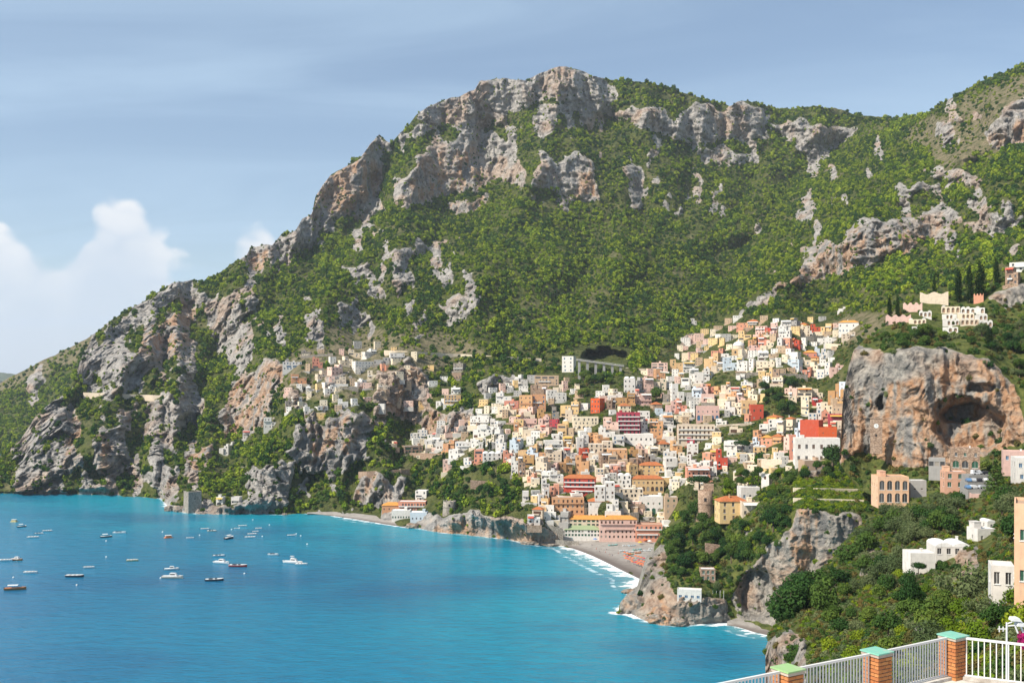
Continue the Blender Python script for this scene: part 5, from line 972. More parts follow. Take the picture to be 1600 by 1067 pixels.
for i in range(5):
    g = np.random.RandomState(40 + i)
    me = leaf_cloud('crown', 60 + i, 150, 0.27, [(b[0], b[1], b[2] - 0.35, b[3], b[4], b[5]) for b in round_blobs(20 + i, 6, 1.0, 0.85 if i < 4 else 1.2, 0.6 if i < 4 else .4)], M_WOOD if i != 3 else M_PINE)
    o = bpy.data.objects.new('woodland_tree_%d' % i, me); PROTO.objects.link(o)
PROTO2 = bpy.data.collections.new('shrub_kinds')
for i in range(5):
    me = leaf_cloud('crown', 90 + i, 420, 0.15, [(b[0], b[1], b[2] - 0.45, b[3], b[4], b[5]) for b in round_blobs(70 + i, 7, 1.0, 0.75, 0.75)], [M_BROAD, M_OLIVE, M_SCRUB, M_PINE, M_HEDGE][i])
    o = bpy.data.objects.new('shrub_%d' % i, me); PROTO2.objects.link(o)
def scatter_object(name, pts, scl, kind, coll, label, cat=None):
    me = bpy.data.meshes.new(name); pts = np.ascontiguousarray(pts, np.float32); me.vertices.add(len(pts)); me.vertices.foreach_set('co', pts.ravel())
    add_attr(me, 'size', scl); add_attr(me, 'turn', np.random.RandomState(1).rand(len(pts)) * 6.283)
    a = me.attributes.new('which', 'INT', 'POINT'); a.data.foreach_set('value', np.ascontiguousarray(kind, np.int32))
    o = link(bpy.data.objects.new(name, me)); tag(o, label, cat, kind='stuff')
    nt = bpy.data.node_groups.new(name + '_nodes', 'GeometryNodeTree'); nt.interface.new_socket('Geometry', in_out='INPUT', socket_type='NodeSocketGeometry'); nt.interface.new_socket('Geometry', in_out='OUTPUT', socket_type='NodeSocketGeometry')
    N, L = nt.nodes.new, nt.links.new; gi, go = N('NodeGroupInput'), N('NodeGroupOutput'); ci = N('GeometryNodeCollectionInfo'); ci.inputs['Collection'].default_value = coll; ci.inputs['Separate Children'].default_value = True; ci.inputs['Reset Children'].default_value = True
    ip = N('GeometryNodeInstanceOnPoints'); ip.inputs['Pick Instance'].default_value = True
    def at(nm, t):
        q = N('GeometryNodeInputNamedAttribute'); q.data_type = t; q.inputs['Name'].default_value = nm; return q.outputs[0]
    L(gi.outputs[0], ip.inputs['Points']); L(ci.outputs[0], ip.inputs['Instance']); L(at('which', 'INT'), ip.inputs['Instance Index'])
    cv = N('ShaderNodeCombineXYZ'); L(at('turn', 'FLOAT'), cv.inputs[2]); er = N('FunctionNodeEulerToRotation'); L(cv.outputs[0], er.inputs[0]); L(er.outputs[0], ip.inputs['Rotation'])
    L(at('size', 'FLOAT'), ip.inputs['Scale']); L(ip.outputs[0], go.inputs[0])
    md = o.modifiers.new('scatter', 'NODES'); md.node_group = nt
    return o
def sheet_points(S, spacing, seed, mask):
    """random points on a sheet, one per spacing^2 square metres where mask allows"""
    P = S.P; g = np.random.RandomState(seed)
    a = np.cross(P[1:, :-1] - P[:-1, :-1], P[:-1, 1:] - P[:-1, :-1]); A = np.linalg.norm(a, axis=2)
    # steep faces carry fewer trees: use the plan area plus a share of the surface
    A = 0.5 * A + 0.5 * np.abs(a[..., 2])
    lam = A * mask[:-1, :-1] / spacing ** 2; n = g.poisson(np.minimum(lam, 6)); r, c = np.nonzero(n); rep = n[r, c]; r = np.repeat(r, rep); c = np.repeat(c, rep)
    x = g.rand(len(r))[:, None]; y = g.rand(len(r))[:, None]
    Q = P[r, c] * (1 - x) * (1 - y) + P[r + 1, c] * x * (1 - y) + P[r, c + 1] * (1 - x) * y + P[r + 1, c + 1] * x * y
    return Q, r, c
RECTS = np.array([b.rect for b in HOUSES] + [(u - 6, u + 6, v - 9, v) for u, v in INFILL])
def house_free(S, up=7.0, side=1.0, inner=False):
    m = np.ones(S.V.shape); U = np.broadcast_to(S.U, S.V.shape)
    for u0, u1, vt, vb in RECTS:
        if inner: w_, h_ = u1 - u0, vb - vt; u0, u1, vt, vb = u0 + .25 * w_, u1 - .25 * w_, vt + .3 * h_, vb - .1 * h_
        m[(U > u0 - side) & (U < u1 + side) & (S.V > vt - 1) & (S.V < vb + up)] = 0
    return m
TOWNP = [(620,720),(640,665),(740,645),(770,600),(880,580),(950,600),(1020,570),(1040,545),(1140,495),(1320,490),(1345,540),(1330,720),(1240,760),(1190,700),(1130,760),(1060,790),(1040,860),(880,850),(830,830),(800,720),(740,730)]
def forests():
    S = MOUNT; U = np.broadcast_to(S.U, S.V.shape); town = in_poly(TOWNP, U.copy(), S.V) * 1.0; R = blur(S.R0, 1)
    ext = np.zeros(S.V.shape)
    for p in ([(862,870),(862,843),(900,838),(1040,838),(1040,920)], [(480,806),(480,799),(560,800),(640,812),(640,830)]): ext = np.maximum(ext, in_poly(p, U.copy(), S.V) * 1.0)
    clump = sstep(fbm(U / 22, S.V / 16, 3.3, 3), -0.35, 0.1)
    low = sstep(fbm(U / 45, S.V / 25, 13.3, 3), -0.15, 0.25)
    hf = house_free(S, 7)
    ledge = sstep(fbm(U / 12, S.V / 5, 23.3, 3), 0.10, 0.34)
    mask = (1 - (0.97 - 0.75 * ledge) * sstep(R, 0.3, 0.6)) * (1 - town) * (0.35 + 0.65 * clump) * (1 - 0.75 * S.B * (1 - 0.4 * low)) * (1 - ext) * hf
    # open clearing at the grotto viaduct
    mask *= 1 - in_poly([(895,580),(900,538),(985,545),(985,584)], U.copy(), S.V)
    Q, r, c = sheet_points(S, 5.6, 3, mask)
    g = np.random.RandomState(8); sz = (2.4 + 2.6 * g.rand(len(Q)) ** 1.8) * (0.8 + 0.5 * low[r, c]) * (0.75 + 0.25 * np.clip(Q[:, 1] / 1500, 0.6, 1.6)); sz *= 1 - 0.5 * S.R0[r, c] - 0.25 * S.B[r, c]
    print('woodland', len(Q))
    kd_ = g.choice([0, 1, 2, 4], len(Q)); stand = sstep(fbm(U / 30, S.V / 20, 41.3, 3), 0.02, 0.3)[r, c]; kd_ = np.where(g.rand(len(Q)) < 0.1 + 0.6 * stand, 3, kd_)
    scatter_object('mountain_woodland', Q, sz, kd_, PROTO, 'green scrub woodland covering the mountain slopes')
    # gardens between the houses
    Q, r, c = sheet_points(S, 3.8, 5, town * house_free(S, 4.5, 0.3) * (1 - 0.9 * R) * (1 - ext) * (0.25 + 0.75 * clump))
    print('gardens', len(Q)); sz = 0.8 + 1.2 * g.rand(len(Q))
    scatter_object('garden_shrubs', Q, sz, g.choice([0, 0, 0, 1, 2, 3, 3, 4], len(Q)), PROTO2, 'shrubs and small trees in the gardens between the houses')
forests()
def cover(S, name, spacing, seed, lab, lo, hi, kinds, extra=None, rockf=0.8):
    m = (1 - rockf * sstep(S.R0, .3, .6)) * house_free(S, 0, 0, True)
    U = np.broadcast_to(S.U, S.V.shape).copy()
    for p in (extra or []): m *= 1 - in_poly(p, U, S.V)
    m *= 0.55 + 0.45 * sstep(fbm(U / 14, S.V / 12, 5.3, 3), -.3, .1)
    Q, r, c = sheet_points(S, spacing, seed, m); g = np.random.RandomState(seed); print(name, len(Q))
    scatter_object(name, Q, lo + (hi - lo) * g.rand(len(Q)) ** 1.5, g.choice(kinds, len(Q)), PROTO2, lab)
zone_later = []
def far_wood():
    S = FAR; U = np.broadcast_to(S.U, S.V.shape); m = (1 - .9 * S.R0) * (1 - .85 * S.B) * (.3 + .7 * sstep(fbm(U / 22, S.V / 16, 6.3, 3), -0.3, 0.1)); Q, r, c = sheet_points(S, 7.5, 31, m); g = np.random.RandomState(3); print('far wood', len(Q))
    scatter_object('far_woodland', Q, 3 + 2.5 * g.rand(len(Q)), g.randint(0, 5, len(Q)), PROTO, 'dark woodland on the slope behind the western cliffs')
far_wood()
cover(ROCK, 'crag_scrub', 3.4, 21, 'scrub and bushes growing over the top of the crag', 1.0, 2.6, [0, 1, 2, 2, 3, 3, 0], [[(1400,505),(1430,470),(1540,470),(1550,510),(1500,520)]], 0.95)
cover(HEAD, 'headland_scrub', 2.4, 22, 'bushes covering the headland around the villas', 0.9, 2.4, [0, 0, 1, 3, 3, 4, 2], [[(1130,990),(1140,962),(1215,962),(1215,1000)]], 0.93)
cover(NEAR, 'slope_scrub', 1.6, 23, 'bushes and ground cover on the slope below the terrace', 0.45, 1.3, [0, 1, 1, 2, 2, 3, 4], None, 0.8)

def vines():
    S = HEAD; U = np.broadcast_to(S.U, S.V.shape).copy(); m = in_poly([(1238,750),(1350,748),(1352,800),(1240,796)], U, S.V) * 1.0; Q, r, c = sheet_points(S, 1.5, 41, m); g = np.random.RandomState(5); Q[:, 2] += .3
    scatter_object('vine_terraces', Q, .8 + .6 * g.rand(len(Q)), np.full(len(Q), 4), PROTO2, 'bright green vines on the terraces above the grey cliff')
vines()
# ---- single trees
def trunk_mesh(seed, h, r, spread=0.5, limbs=4):
    g = random.Random(seed); m = MB(); top = (g.uniform(-.15, .15) * h * .2, g.uniform(-.15, .15) * h * .2, h * .62); m.tube((0, 0, -1.2), (top[0] * .5, top[1] * .5, h * .3), r * 1.25, r, 7); m.tube((top[0] * .5, top[1] * .5, h * .29), top, r, r * .6, 7)
    for i in range(limbs):
        a = i / limbs * 6.28 + g.uniform(-.4, .4); m.tube(top, (top[0] + math.cos(a) * h * spread * .5, top[1] + math.sin(a) * h * spread * .5, h * g.uniform(.75, .92)), r * .5, r * .18, 5)
    return m.mesh('trunk', M_BARK, True)
KIND = {}
def kind(name, crowns, trunk): KIND[name] = (crowns, trunk)
def up(b, z): return [(x, y, zz + z, a, c, d) for x, y, zz, a, c, d in b]
# all kinds are one metre of crown radius; height as built
kind('broadleaf_tree', [leaf_cloud('crown', 200 + i, 2600, 0.085, up(round_blobs(300 + i, 15, 1.0, 0.9, .7), .35), M_BROAD) for i in range(3)], trunk_mesh(1, 2.0, .07))
kind('dark_oak_tree', [leaf_cloud('crown', 210 + i, 2800, 0.08, up(round_blobs(310 + i, 18, 1.0, 0.8, .75), .3), M_PINE) for i in range(3)], trunk_mesh(2, 1.9, .08))
kind('olive_tree', [leaf_cloud('crown', 220 + i, 2400, 0.07, up(round_blobs(320 + i, 16, 1.0, 0.75, .8), .35), M_OLIVE, 2.2) for i in range(3)], trunk_mesh(3, 1.6, .1))
def cyp(seed):
    g = np.random.RandomState(seed); return [(g.normal() * .12, g.normal() * .12, z, *(lambda r: (r, r, .75))(1.0 * math.sin(math.pi * min(.97, (z + .9) / 7.6)) ** .8 * .85 + .05)) for z in np.linspace(.3, 6.2, 12)]
kind('cypress_tree', [leaf_cloud('crown', 230 + i, 2400, 0.12, cyp(330 + i), M_CYP, 1.8, .4) for i in range(2)], trunk_mesh(4, 2.5, .12, .1, 2))
def umb(seed):
    g = np.random.RandomState(seed); out = []
    for i in range(16): a = g.rand() * 6.28; q = .72 * math.sqrt(g.rand()); out.append((q * math.cos(a), q * math.sin(a), 1.75 + .28 * (1 - q) + .1 * g.rand(), .36, .36, .34))
    return out
kind('umbrella_pine', [leaf_cloud('crown', 240 + i, 2400, 0.075, umb(340 + i), M_PINE, 2.0) for i in range(2)], trunk_mesh(5, 2.7, .06, .5, 6))
def fir(seed):
    g = np.random.RandomState(seed); out = []
    for z in np.linspace(.7, 4.6, 11):
        R_ = 1.0 * (1 - (z - .5) / 4.6)
        for k in range(6): a = k / 6 * 6.28 + z * 2; out.append((math.cos(a) * R_ * .6, math.sin(a) * R_ * .6, z + g.normal() * .08, R_ * .45 + .06, R_ * .45 + .06, .16))
    return out
kind('fir_tree', [leaf_cloud('crown', 250 + i, 2600, 0.085, fir(350 + i), M_PINE, 2.2) for i in range(2)], trunk_mesh(6, 6.0, .07, .02, 2))
kind('round_shrub', [leaf_cloud('crown', 260 + i, 2200, 0.075, [(b[0], b[1], b[2] - .25, b[3], b[4], b[5]) for b in round_blobs(360 + i, 12, 1.0, 0.65, .75)], M_HEDGE) for i in range(2)], trunk_mesh(7, .8, .07))
kind('tall_pine', [leaf_cloud('crown', 270 + i, 3000, 0.085, [(b[0], b[1], b[2] * 1.75 + .5, b[3], b[4], b[5]) for b in round_blobs(370 + i, 22, 1.0, 0.95, .72)], M_PINE, 1.8) for i in range(3)], trunk_mesh(8, 3.2, .07))
HGT = {'broadleaf_tree': 1.95, 'dark_oak_tree': 1.8, 'olive_tree': 1.7, 'cypress_tree': 6.6, 'umbrella_pine': 2.3, 'fir_tree': 4.8, 'round_shrub': 1.1, 'tall_pine': 3.3}
TR = random.Random(77)
def tree(k, p, r, label, group, cat='tree', sz=1.0):
    cr, tk = KIND[k]; root = empty(k, p, TR.uniform(0, 6.28)); root.scale = (r, r, r * sz)
    link(bpy.data.objects.new('trunk', tk), root); link(bpy.data.objects.new('crown', TR.choice(cr)), root)
    tag(root, label, cat, group); TREES.append(root); return root
TREES = []
def tree_px(k, u, vb, hpx, sheet, label, group=None, d=None, wpx=None, cat='tree'):
    d = d or sheet.d(u, vb); h = hpx * d / F; r = (wpx * d / F / 2) if wpx else h / HGT[k]
    return tree(k, pt(u, vb, d) , r, label, group, cat, h / HGT[k] / r)
for i, (u, vb, hp, w) in enumerate([(1460,474,46,7),(1498,472,52,13),(1515,474,62,13),(1532,470,60,19),(1557,446,42,11),(1390,500,38,9),(1402,498,36,8),(1546,545,36,14)]):
    tree_px('cypress_tree', u, vb, hp, ROCK, ['slim cypress in front of the pale cemetery wall', 'dark cypress, left one of the close cemetery trio', 'tallest dark cypress, middle of the close cemetery trio', 'broad dark cypress, right one of the cemetery trio', 'cypress beside the ruined house right of the cemetery', 'left cypress of the pair at the cemetery\'s left end', 'right cypress of the pair at the cemetery\'s left end', 'short dark cypress at the right edge of the crag top'][i], 'cypresses of the cemetery', wpx=w)
tree_px('dark_oak_tree', 1301, 728, 34, MOUNT, 'big rounded pine in front of the big white house', d=715, wpx=36)
tree_px('umbrella_pine', 1093, 774, 30, HEAD, 'flat-topped umbrella pine behind the brown round tower', d=660, wpx=40)
tree_px('umbrella_pine', 1160, 712, 24, MOUNT, 'umbrella pine on the terrace left of the yellow arched house', wpx=28)
tree_px('fir_tree', 1337, 742, 46, HEAD, 'slender fir tree right of the big white house', d=560, wpx=26)
tree_px('fir_tree', 1556, 792, 74, NEAR, 'big dark fir tree beside the car park', d=402, wpx=52)
tree_px('dark_oak_tree', 1025, 626, 22, MOUNT, 'round dark tree right of the pink house at the top of town', wpx=20)
for i, (u, vb) in enumerate([(757,703),(763,704),(767,704)]): tree_px('cypress_tree', u, vb, 16, MOUNT, ['left', 'middle', 'right'][i] + ' one of three small cypresses above the house with four domes', 'little cypresses in town', wpx=4)
tree_px('cypress_tree', 693, 722, 16, MOUNT, 'single dark cypress among the white houses at the left of town', wpx=8)
tree_px('tall_pine', 1424, 968, 82, NEAR, 'tall dark column-shaped tree left below the white vaulted villa', wpx=34)
tree_px('olive_tree', 1515, 968, 82, NEAR, 'big spreading olive tree right below the white vaulted villa', wpx=92, d=215)
tree_px('umbrella_pine', 1435, 905, 26, NEAR, 'small twisted pine in front of the white vaulted villa', d=296, wpx=24)
tree_px('broadleaf_tree', 1499, 903, 24, NEAR, 'round tree before the arches of the white vaulted villa', d=298, wpx=26)
tree_px('broadleaf_tree', 1476, 900, 24, NEAR, 'smaller tree left of the round one before the villa arches', d=298, wpx=20)
for i, (u, vb, hp, w, d) in enumerate([(1560,985,44,72,170),(1590,950,40,60,165),(1545,1012,40,80,150),(1598,1000,50,70,130),(1485,985,34,44,205)]):
    tree_px('round_shrub', u, vb, hp, NEAR, ['clipped bright green shrub mound below the white railed terrace', 'bright green shrub directly beside the tall peach building', 'wide low bright shrub just behind the balustrade', 'bright green shrub behind the lamp at the right edge', 'yellow-green shrub left of the clipped mound'][i], 'bright shrubs by the balustrade', d=d, wpx=w, cat='shrub')
for i, (u, vb, hp, w, d) in enumerate([(1232,1002,96,60,292),(1262,992,104,60,298),(1215,988,58,36,305),(1290,985,88,50,290),(1248,958,70,52,340),(1276,950,70,50,340),(1310,940,60,46,345),(1222,1052,60,34,262),(1245,1070,74,38,240),(1330,905,60,50,380)]):
    tree_px('tall_pine', u, vb, hp, NEAR, 'dark pine in the dense grove on the cliff edge left of the balustrade', 'pines of the cliff-edge grove', d=d, wpx=w)
def zone(poly, sheet, n, kinds, r0, r1, label, group, seed, gap=0.8, dmax=None):
    g = random.Random(seed); P = np.array(poly, float); done = []; tries = 0
    while len(done) < n and tries < n * 60:
        tries += 1; u = g.uniform(P[:, 0].min(), P[:, 0].max()); v = g.uniform(P[:, 1].min(), P[:, 1].max())
        if not in_poly(poly, np.array([u]), np.array([v]))[0]: continue
        d = sheet.d(u, v); r = g.uniform(r0, r1); k = g.choice(kinds); hp = r * HGT[k] * F / d; wp = r * F / d
        if any(((u - a) ** 2 + (v - b) ** 2 * 2) < (gap * (wp + c)) ** 2 * .5 for a, b, c in done): continue
        if any(u0 - wp * .7 < u < u1 + wp * .7 and vt + 2 < v and v - hp * .8 < vb for u0, u1, vt, vb in ((b.rect) for b in HOUSES if b.d >= d - 25 and abs(b.d - d) < 90)): continue
        c, rr = sheet.idx(u, v); 
        done.append((u, v, wp)); tree(k, pt(u, v, d), r, label[k] if isinstance(label, dict) else label, group)
    print(group, len(done))
zone([(1350,850),(1380,800),(1450,785),(1510,790),(1600,790),(1600,850),(1530,830),(1410,860),(1400,930),(1350,930)], NEAR, 42, ['olive_tree', 'olive_tree', 'olive_tree', 'dark_oak_tree'], 2.6, 4.6, {'olive_tree': 'grey-green olive tree in the grove below the peach arcaded villa', 'dark_oak_tree': 'dark green tree among the olives below the peach arcaded villa'}, 'olive grove on the near slope', 1, .6)
zone([(1290,1000),(1320,920),(1400,900),(1470,940),(1560,960),(1560,1010),(1480,1040),(1300,1080)], NEAR, 44, ['broadleaf_tree', 'olive_tree', 'dark_oak_tree', 'round_shrub'], 1.5, 2.9, {'broadleaf_tree': 'leafy green tree on the slope just behind the balustrade', 'olive_tree': 'grey-green bush tree on the slope just behind the balustrade', 'dark_oak_tree': 'dark bushy tree on the slope just behind the balustrade', 'round_shrub': 'bright bush on the slope just behind the balustrade'}, 'trees behind the balustrade', 2, .6)
zone([(1035,870),(1045,830),(1090,810),(1120,815),(1200,810),(1235,790),(1225,850),(1180,880),(1140,880),(1100,885),(1060,905)], HEAD, 62, ['dark_oak_tree', 'broadleaf_tree', 'dark_oak_tree', 'tall_pine'], 2.6, 4.8, {'dark_oak_tree': 'dark rounded tree on the wooded side of the headland', 'broadleaf_tree': 'leafy green tree on the wooded side of the headland', 'tall_pine': 'tall pine on the wooded side of the headland'}, 'headland wood', 3, .55)
zone([(1120,790),(1140,745),(1250,735),(1340,725),(1345,752),(1240,760),(1195,800),(1180,785)], HEAD, 34, ['broadleaf_tree', 'dark_oak_tree', 'round_shrub'], 2.2, 3.8, {'broadleaf_tree': 'leafy tree on the slope between the yellow villa and the tan hall', 'dark_oak_tree': 'dark tree on the slope between the yellow villa and the tan hall', 'round_shrub': 'bright bush on the slope between the yellow villa and the tan hall'}, 'trees above the yellow villa', 4, .6)
zone([(1345,548),(1390,520),(1400,500),(1420,520),(1500,525),(1560,520),(1600,470),(1680,470),(1680,600),(1590,590),(1550,556),(1450,546)], ROCK, 50, ['dark_oak_tree', 'broadleaf_tree', 'dark_oak_tree', 'olive_tree'], 2.4, 4.4, {'dark_oak_tree': 'dark tree along the upper rim of the crag', 'broadleaf_tree': 'green tree along the upper rim of the crag', 'olive_tree': 'grey-green tree along the upper rim of the crag'}, 'trees on the crag rim', 5, .55)
zone([(1345,735),(1360,715),(1400,738),(1470,738),(1560,745),(1560,765),(1450,760),(1345,765)], HEAD, 16, ['dark_oak_tree', 'broadleaf_tree'], 2.6, 4.4, 'leafy tree in the row at the foot of the crag', 'trees at the foot of the crag', 6, .6)
zone([(1190,640),(1190,595),(1240,600),(1250,640),(1240,655),(1200,655)], MOUNT, 14, ['dark_oak_tree', 'broadleaf_tree'], 4.0, 6.0, 'big dark tree in the wooded gully right of the red banded house', 'gully wood in town', 7, .5)
zone([(890,600),(905,580),(965,585),(960,605),(920,622),(900,620)], MOUNT, 14, ['broadleaf_tree'], 4.0, 6.0, 'bright green tree in the wood below the grotto viaduct', 'wood below the viaduct', 8, .5)

zone([(1415,528),(1420,480),(1470,478),(1550,480),(1550,528)], ROCK, 16, ['dark_oak_tree', 'broadleaf_tree'], 1.2, 2.2, {'dark_oak_tree': 'small dark tree growing between the tombs of the cemetery', 'broadleaf_tree': 'small green tree growing between the tombs of the cemetery'}, 'trees between the tombs', 9, .7)
zone([(640,790),(650,735),(720,730),(830,760),(830,800),(700,795)], MOUNT, 24, ['dark_oak_tree', 'broadleaf_tree', 'olive_tree'], 2.4, 4.4, {'dark_oak_tree': 'dark tree on the slope above the sea cliff between the beaches', 'broadleaf_tree': 'leafy green tree on the slope above the sea cliff between the beaches', 'olive_tree': 'grey-green tree on the slope above the sea cliff between the beaches'}, 'trees above the sea cliff', 10, .6)

# ---- every tree of a grove is told apart by what stands near it
MARKS = [('the yellow villa', 1145, 797), ('the brown round tower', 1102, 785), ('the brown stone cottage', 1106, 899), ('the low white bathing house', 1077, 929), ('the peach arcaded villa', 1396, 765), ('the white vaulted villa', 1470, 875), ('the white cubic house', 1541, 840), ('the tall peach building', 1592, 880),
  ('the corner pillar', 1489, 1010), ('the middle pillar', 1370, 1030), ('the left pillar', 1231, 1050), ('the car park', 1528, 750), ('the crag cave', 1512, 665), ('the tan hall', 1274, 735), ('the clock tower', 1369, 675), ('the cemetery tombs', 1500, 500), ('the grey headland cliff', 1270, 850), ('the grotto viaduct', 940, 565),
  ('the red banded house', 1183, 645), ('the squat round tower', 702, 790), ('the vine terraces', 1295, 770), ('the crag\'s left rim', 1345, 545), ('the crag\'s right rim', 1570, 590), ('the small cove beach', 1180, 975), ('the square terrace wall', 1116, 856)]
ORDN = ['nearest', 'second', 'third', 'fourth', 'fifth', 'sixth', 'seventh', 'eighth', 'ninth', 'tenth', 'eleventh', 'twelfth', 'thirteenth', 'fourteenth', 'fifteenth', 'sixteenth', 'seventeenth', 'eighteenth', 'nineteenth', 'twentieth']
def label_trees():
    from collections import Counter
    cnt = Counter(o['label'] for o in TREES); bins = {}
    say = {'broadleaf_tree': 'leafy green tree', 'dark_oak_tree': 'dark rounded tree', 'olive_tree': 'grey-green olive tree', 'tall_pine': 'tall dark pine', 'round_shrub': 'bright green bush'}
    for o in TREES:
        if cnt[o['label']] < 2: continue
        x, y, z = o.location; u, v = pix(x, y, z + 1.0 * o.scale[0]); m = min(MARKS, key=lambda t: (t[1] - u) ** 2 + (t[2] - v) ** 2); dx, dy = u - m[1], v - m[2]; a = math.degrees(math.atan2(-dy, dx)) % 360
        w = ['right of', 'up and right of', 'above', 'up and left of', 'left of', 'down and left of', 'below', 'down and right of'][int(((a + 22.5) % 360) // 45)]
        k = say[o.name.split('.')[0]]; bins.setdefault((k, w, m[0]), []).append((dx * dx + dy * dy, o))
    for (k, w, m), L in bins.items():
        for i, (q, o) in enumerate(sorted(L, key=lambda t: t[0])): o['label'] = f'{k}, {ORDN[i]} one {w} {m}'
label_trees()
# ================================================================ BEACHES
def beach(name, low, high, z1, cols=60, rows=8, seed=1.0):
    s = NT(name + '_pebbles'); P = s.pos(); n = s.noise(P, 0.25, 6, 0.6); f = s.noise(P, 3.0, 2)
    wet = s.attr('wet')
    c = s.mix(s.ramp(n, 0.3, 0.7), (0.23, 0.205, 0.18), (0.34, 0.31, 0.275)); c = s.mix(s.ramp(f, .4, .7, 0, .4), c, (0.42, .39, .35)); c = s.mix(wet, c, (0.13, 0.105, 0.09))
    s.surf(c, 0.85, 0.2, s.bump(n, .4, .2))
    u0, u1 = max(low[0][0], high[0][0]), min(low[-1][0], high[-1][0]); U = np.linspace(u0, u1, cols); vl, vh = curve(low, U), curve(high, U); T = np.linspace(0, 1, rows)[:, None]
    V = vl + (vh - vl) * T + 0.25 * fbm(U / 9, seed, 0.5, 2); Z = -0.15 + z1 * T ** 0.8; D = (H - Z) * F / (V - VH); Pt = np.stack([(U - 800) / F * D, D, Z + 0 * D], -1)
    me = np_mesh(name, Pt.reshape(-1, 3), grid_quads(rows, cols), s.m); add_attr(me, 'wet', (1 - sstep(T + 0 * V, 0.1, 0.42)))
    tag(link(bpy.data.objects.new(name, me)), kind='structure')
def beach_pt(u, v, z=1.4):
    d = (H - z) * F / (v - VH); return pt(u, v, d)
beach('beach', [(856,853),(880,853),(900,859),(925,869),(950,881.5),(975,894.5),(1000,907),(1050,920)], [(856,846),(880,844),(900,838),(940,836),(1000,838),(1050,838)], 2.6)
beach('small_western_beach', [(480,804),(490,803.5),(520,806),(560,812),(600,819),(640,825)], [(480,800),(520,799),(560,802),(600,807),(640,813)], 2.4, seed=3.0)
beach('cove_beach', [(1136,977),(1150,979),(1180,989),(1205,995),(1250,1000)], [(1136,970),(1160,962),(1200,962),(1250,962)], 2.0, 30, 6, 5.0)

# ---- boulders at the water's edge
def boulder(u, v, w, h, lab, d=None):
    d = d or seadist(v); p = pt(u, v, d); g = np.random.RandomState(int(u)); bm = bmesh.new(); bmesh.ops.create_icosphere(bm, subdivisions=4, radius=1.0)
    V = np.array([x.co[:] for x in bm.verts]); n = 1 + 0.42 * fbm(V[:, 0] * 1.6 + u, V[:, 1] * 1.6, V[:, 2] * 1.6, 4, .6) + 0.16 * (ridge(V[:, 0] * 3, V[:, 1] * 3 + u, V[:, 2] * 3, 3) - 1)
    k = d / F
    for x, q, m in zip(bm.verts, V, n): x.co = (q[0] * m * w * k / 2, q[1] * m * w * k / 2.4, q[2] * m * h * k * .62 + h * k * .28)
    me = bpy.data.meshes.new('boulder'); bm.to_mesh(me); bm.free(); me.shade_smooth(); me.materials.append(M_TERRN)
    N = len(me.vertices); add_attr(me, 'rock', np.ones(N)); add_attr(me, 'orange', np.full(N, .35)); add_attr(me, 'bare', np.zeros(N)); Vw = V * 9 + u
    add_attr(me, 'streak', fbm(Vw[:, 0] * .4, Vw[:, 1] * .4, Vw[:, 2] * .1, 3)); add_attr(me, 'strata', fbm(Vw[:, 0] * .1, Vw[:, 1] * .1, Vw[:, 2] * .6, 3)); add_attr(me, 'broad', fbm(Vw[:, 0] * .1, Vw[:, 1] * .1, Vw[:, 2] * .1, 2))
    o = link(bpy.data.objects.new('boulder', me)); o.location = p; tag(o, lab, 'boulder', 'boulders at the water line')
for u, v, w, h, lab in [(994,954,42,26,'big pale boulder in the surf off the headland tip'),(983,926,22,7,'low flat rock in the surf above the big boulder'),(1010,930,16,18,'leaning rock between the big boulder and the headland'),(1030,972,36,16,'brown rock ledge at the foot of the headland'),
        (264,798,12,9,'small rock off the western point'),(280,799,18,10,'rocks at the foot of the square watchtower'),(646,824,22,8,'dark flat rock splitting the small western beach'),(445,804,8,3,'tiny rock at the left end of the western beach'),(1060,976,30,12,'grey rock ledge right of the brown one'),(860,851,36,5,'flat rock ledge left of the main beach'),(830,849,30,6,'low rock at the sea cliff between the beaches')]:
    boulder(u, v, w, h, lab)

# ================================================================ BOATS
M_BO = {'w': plain('white_gelcoat', (0.78, 0.78, 0.76), .3, .5), 'd': plain('dark_hull', (0.02, 0.03, 0.05), .3, .5), 'r': plain('red_hull', (0.42, 0.03, 0.03), .3, .5), 'y': plain('pale_yellow_hull', (0.62, 0.52, 0.25), .5), 'k': plain('varnished_wood', (0.36, 0.17, 0.06), .4),
        'c': plain('cream_hull', (0.68, 0.58, 0.45), .4), 'b': plain('pale_blue_hull', (0.45, 0.62, 0.70), .4), 'o': plain('orange_hull', (0.62, 0.22, 0.08), .5), 't': plain('teal_hull', (0.10, 0.42, 0.40), .4)}
def hull(L, B, D, keel=0.35):
    m = MB(); st = [(-.5, .78, 0), (-.3, .95, 0), (0, 1.0, .02), (.25, .82, .08), (.4, .5, .16), (.5, .03, .26)]; rings = []
    for x, b, sh in st:
        hb = B / 2 * b; z = D * (1 + sh); rings.append([(x * L, -hb, z), (x * L, -hb * .82, D * .35), (x * L * .97, -hb * .35, -keel), (x * L * .97, hb * .35, -keel), (x * L, hb * .82, D * .35), (x * L, hb, z)])
    for a, b in zip(rings, rings[1:]):
        for i in range(5): m.quad(a[i], b[i], b[i + 1], a[i + 1])
    m.poly(list(reversed(rings[0]))); return m, rings
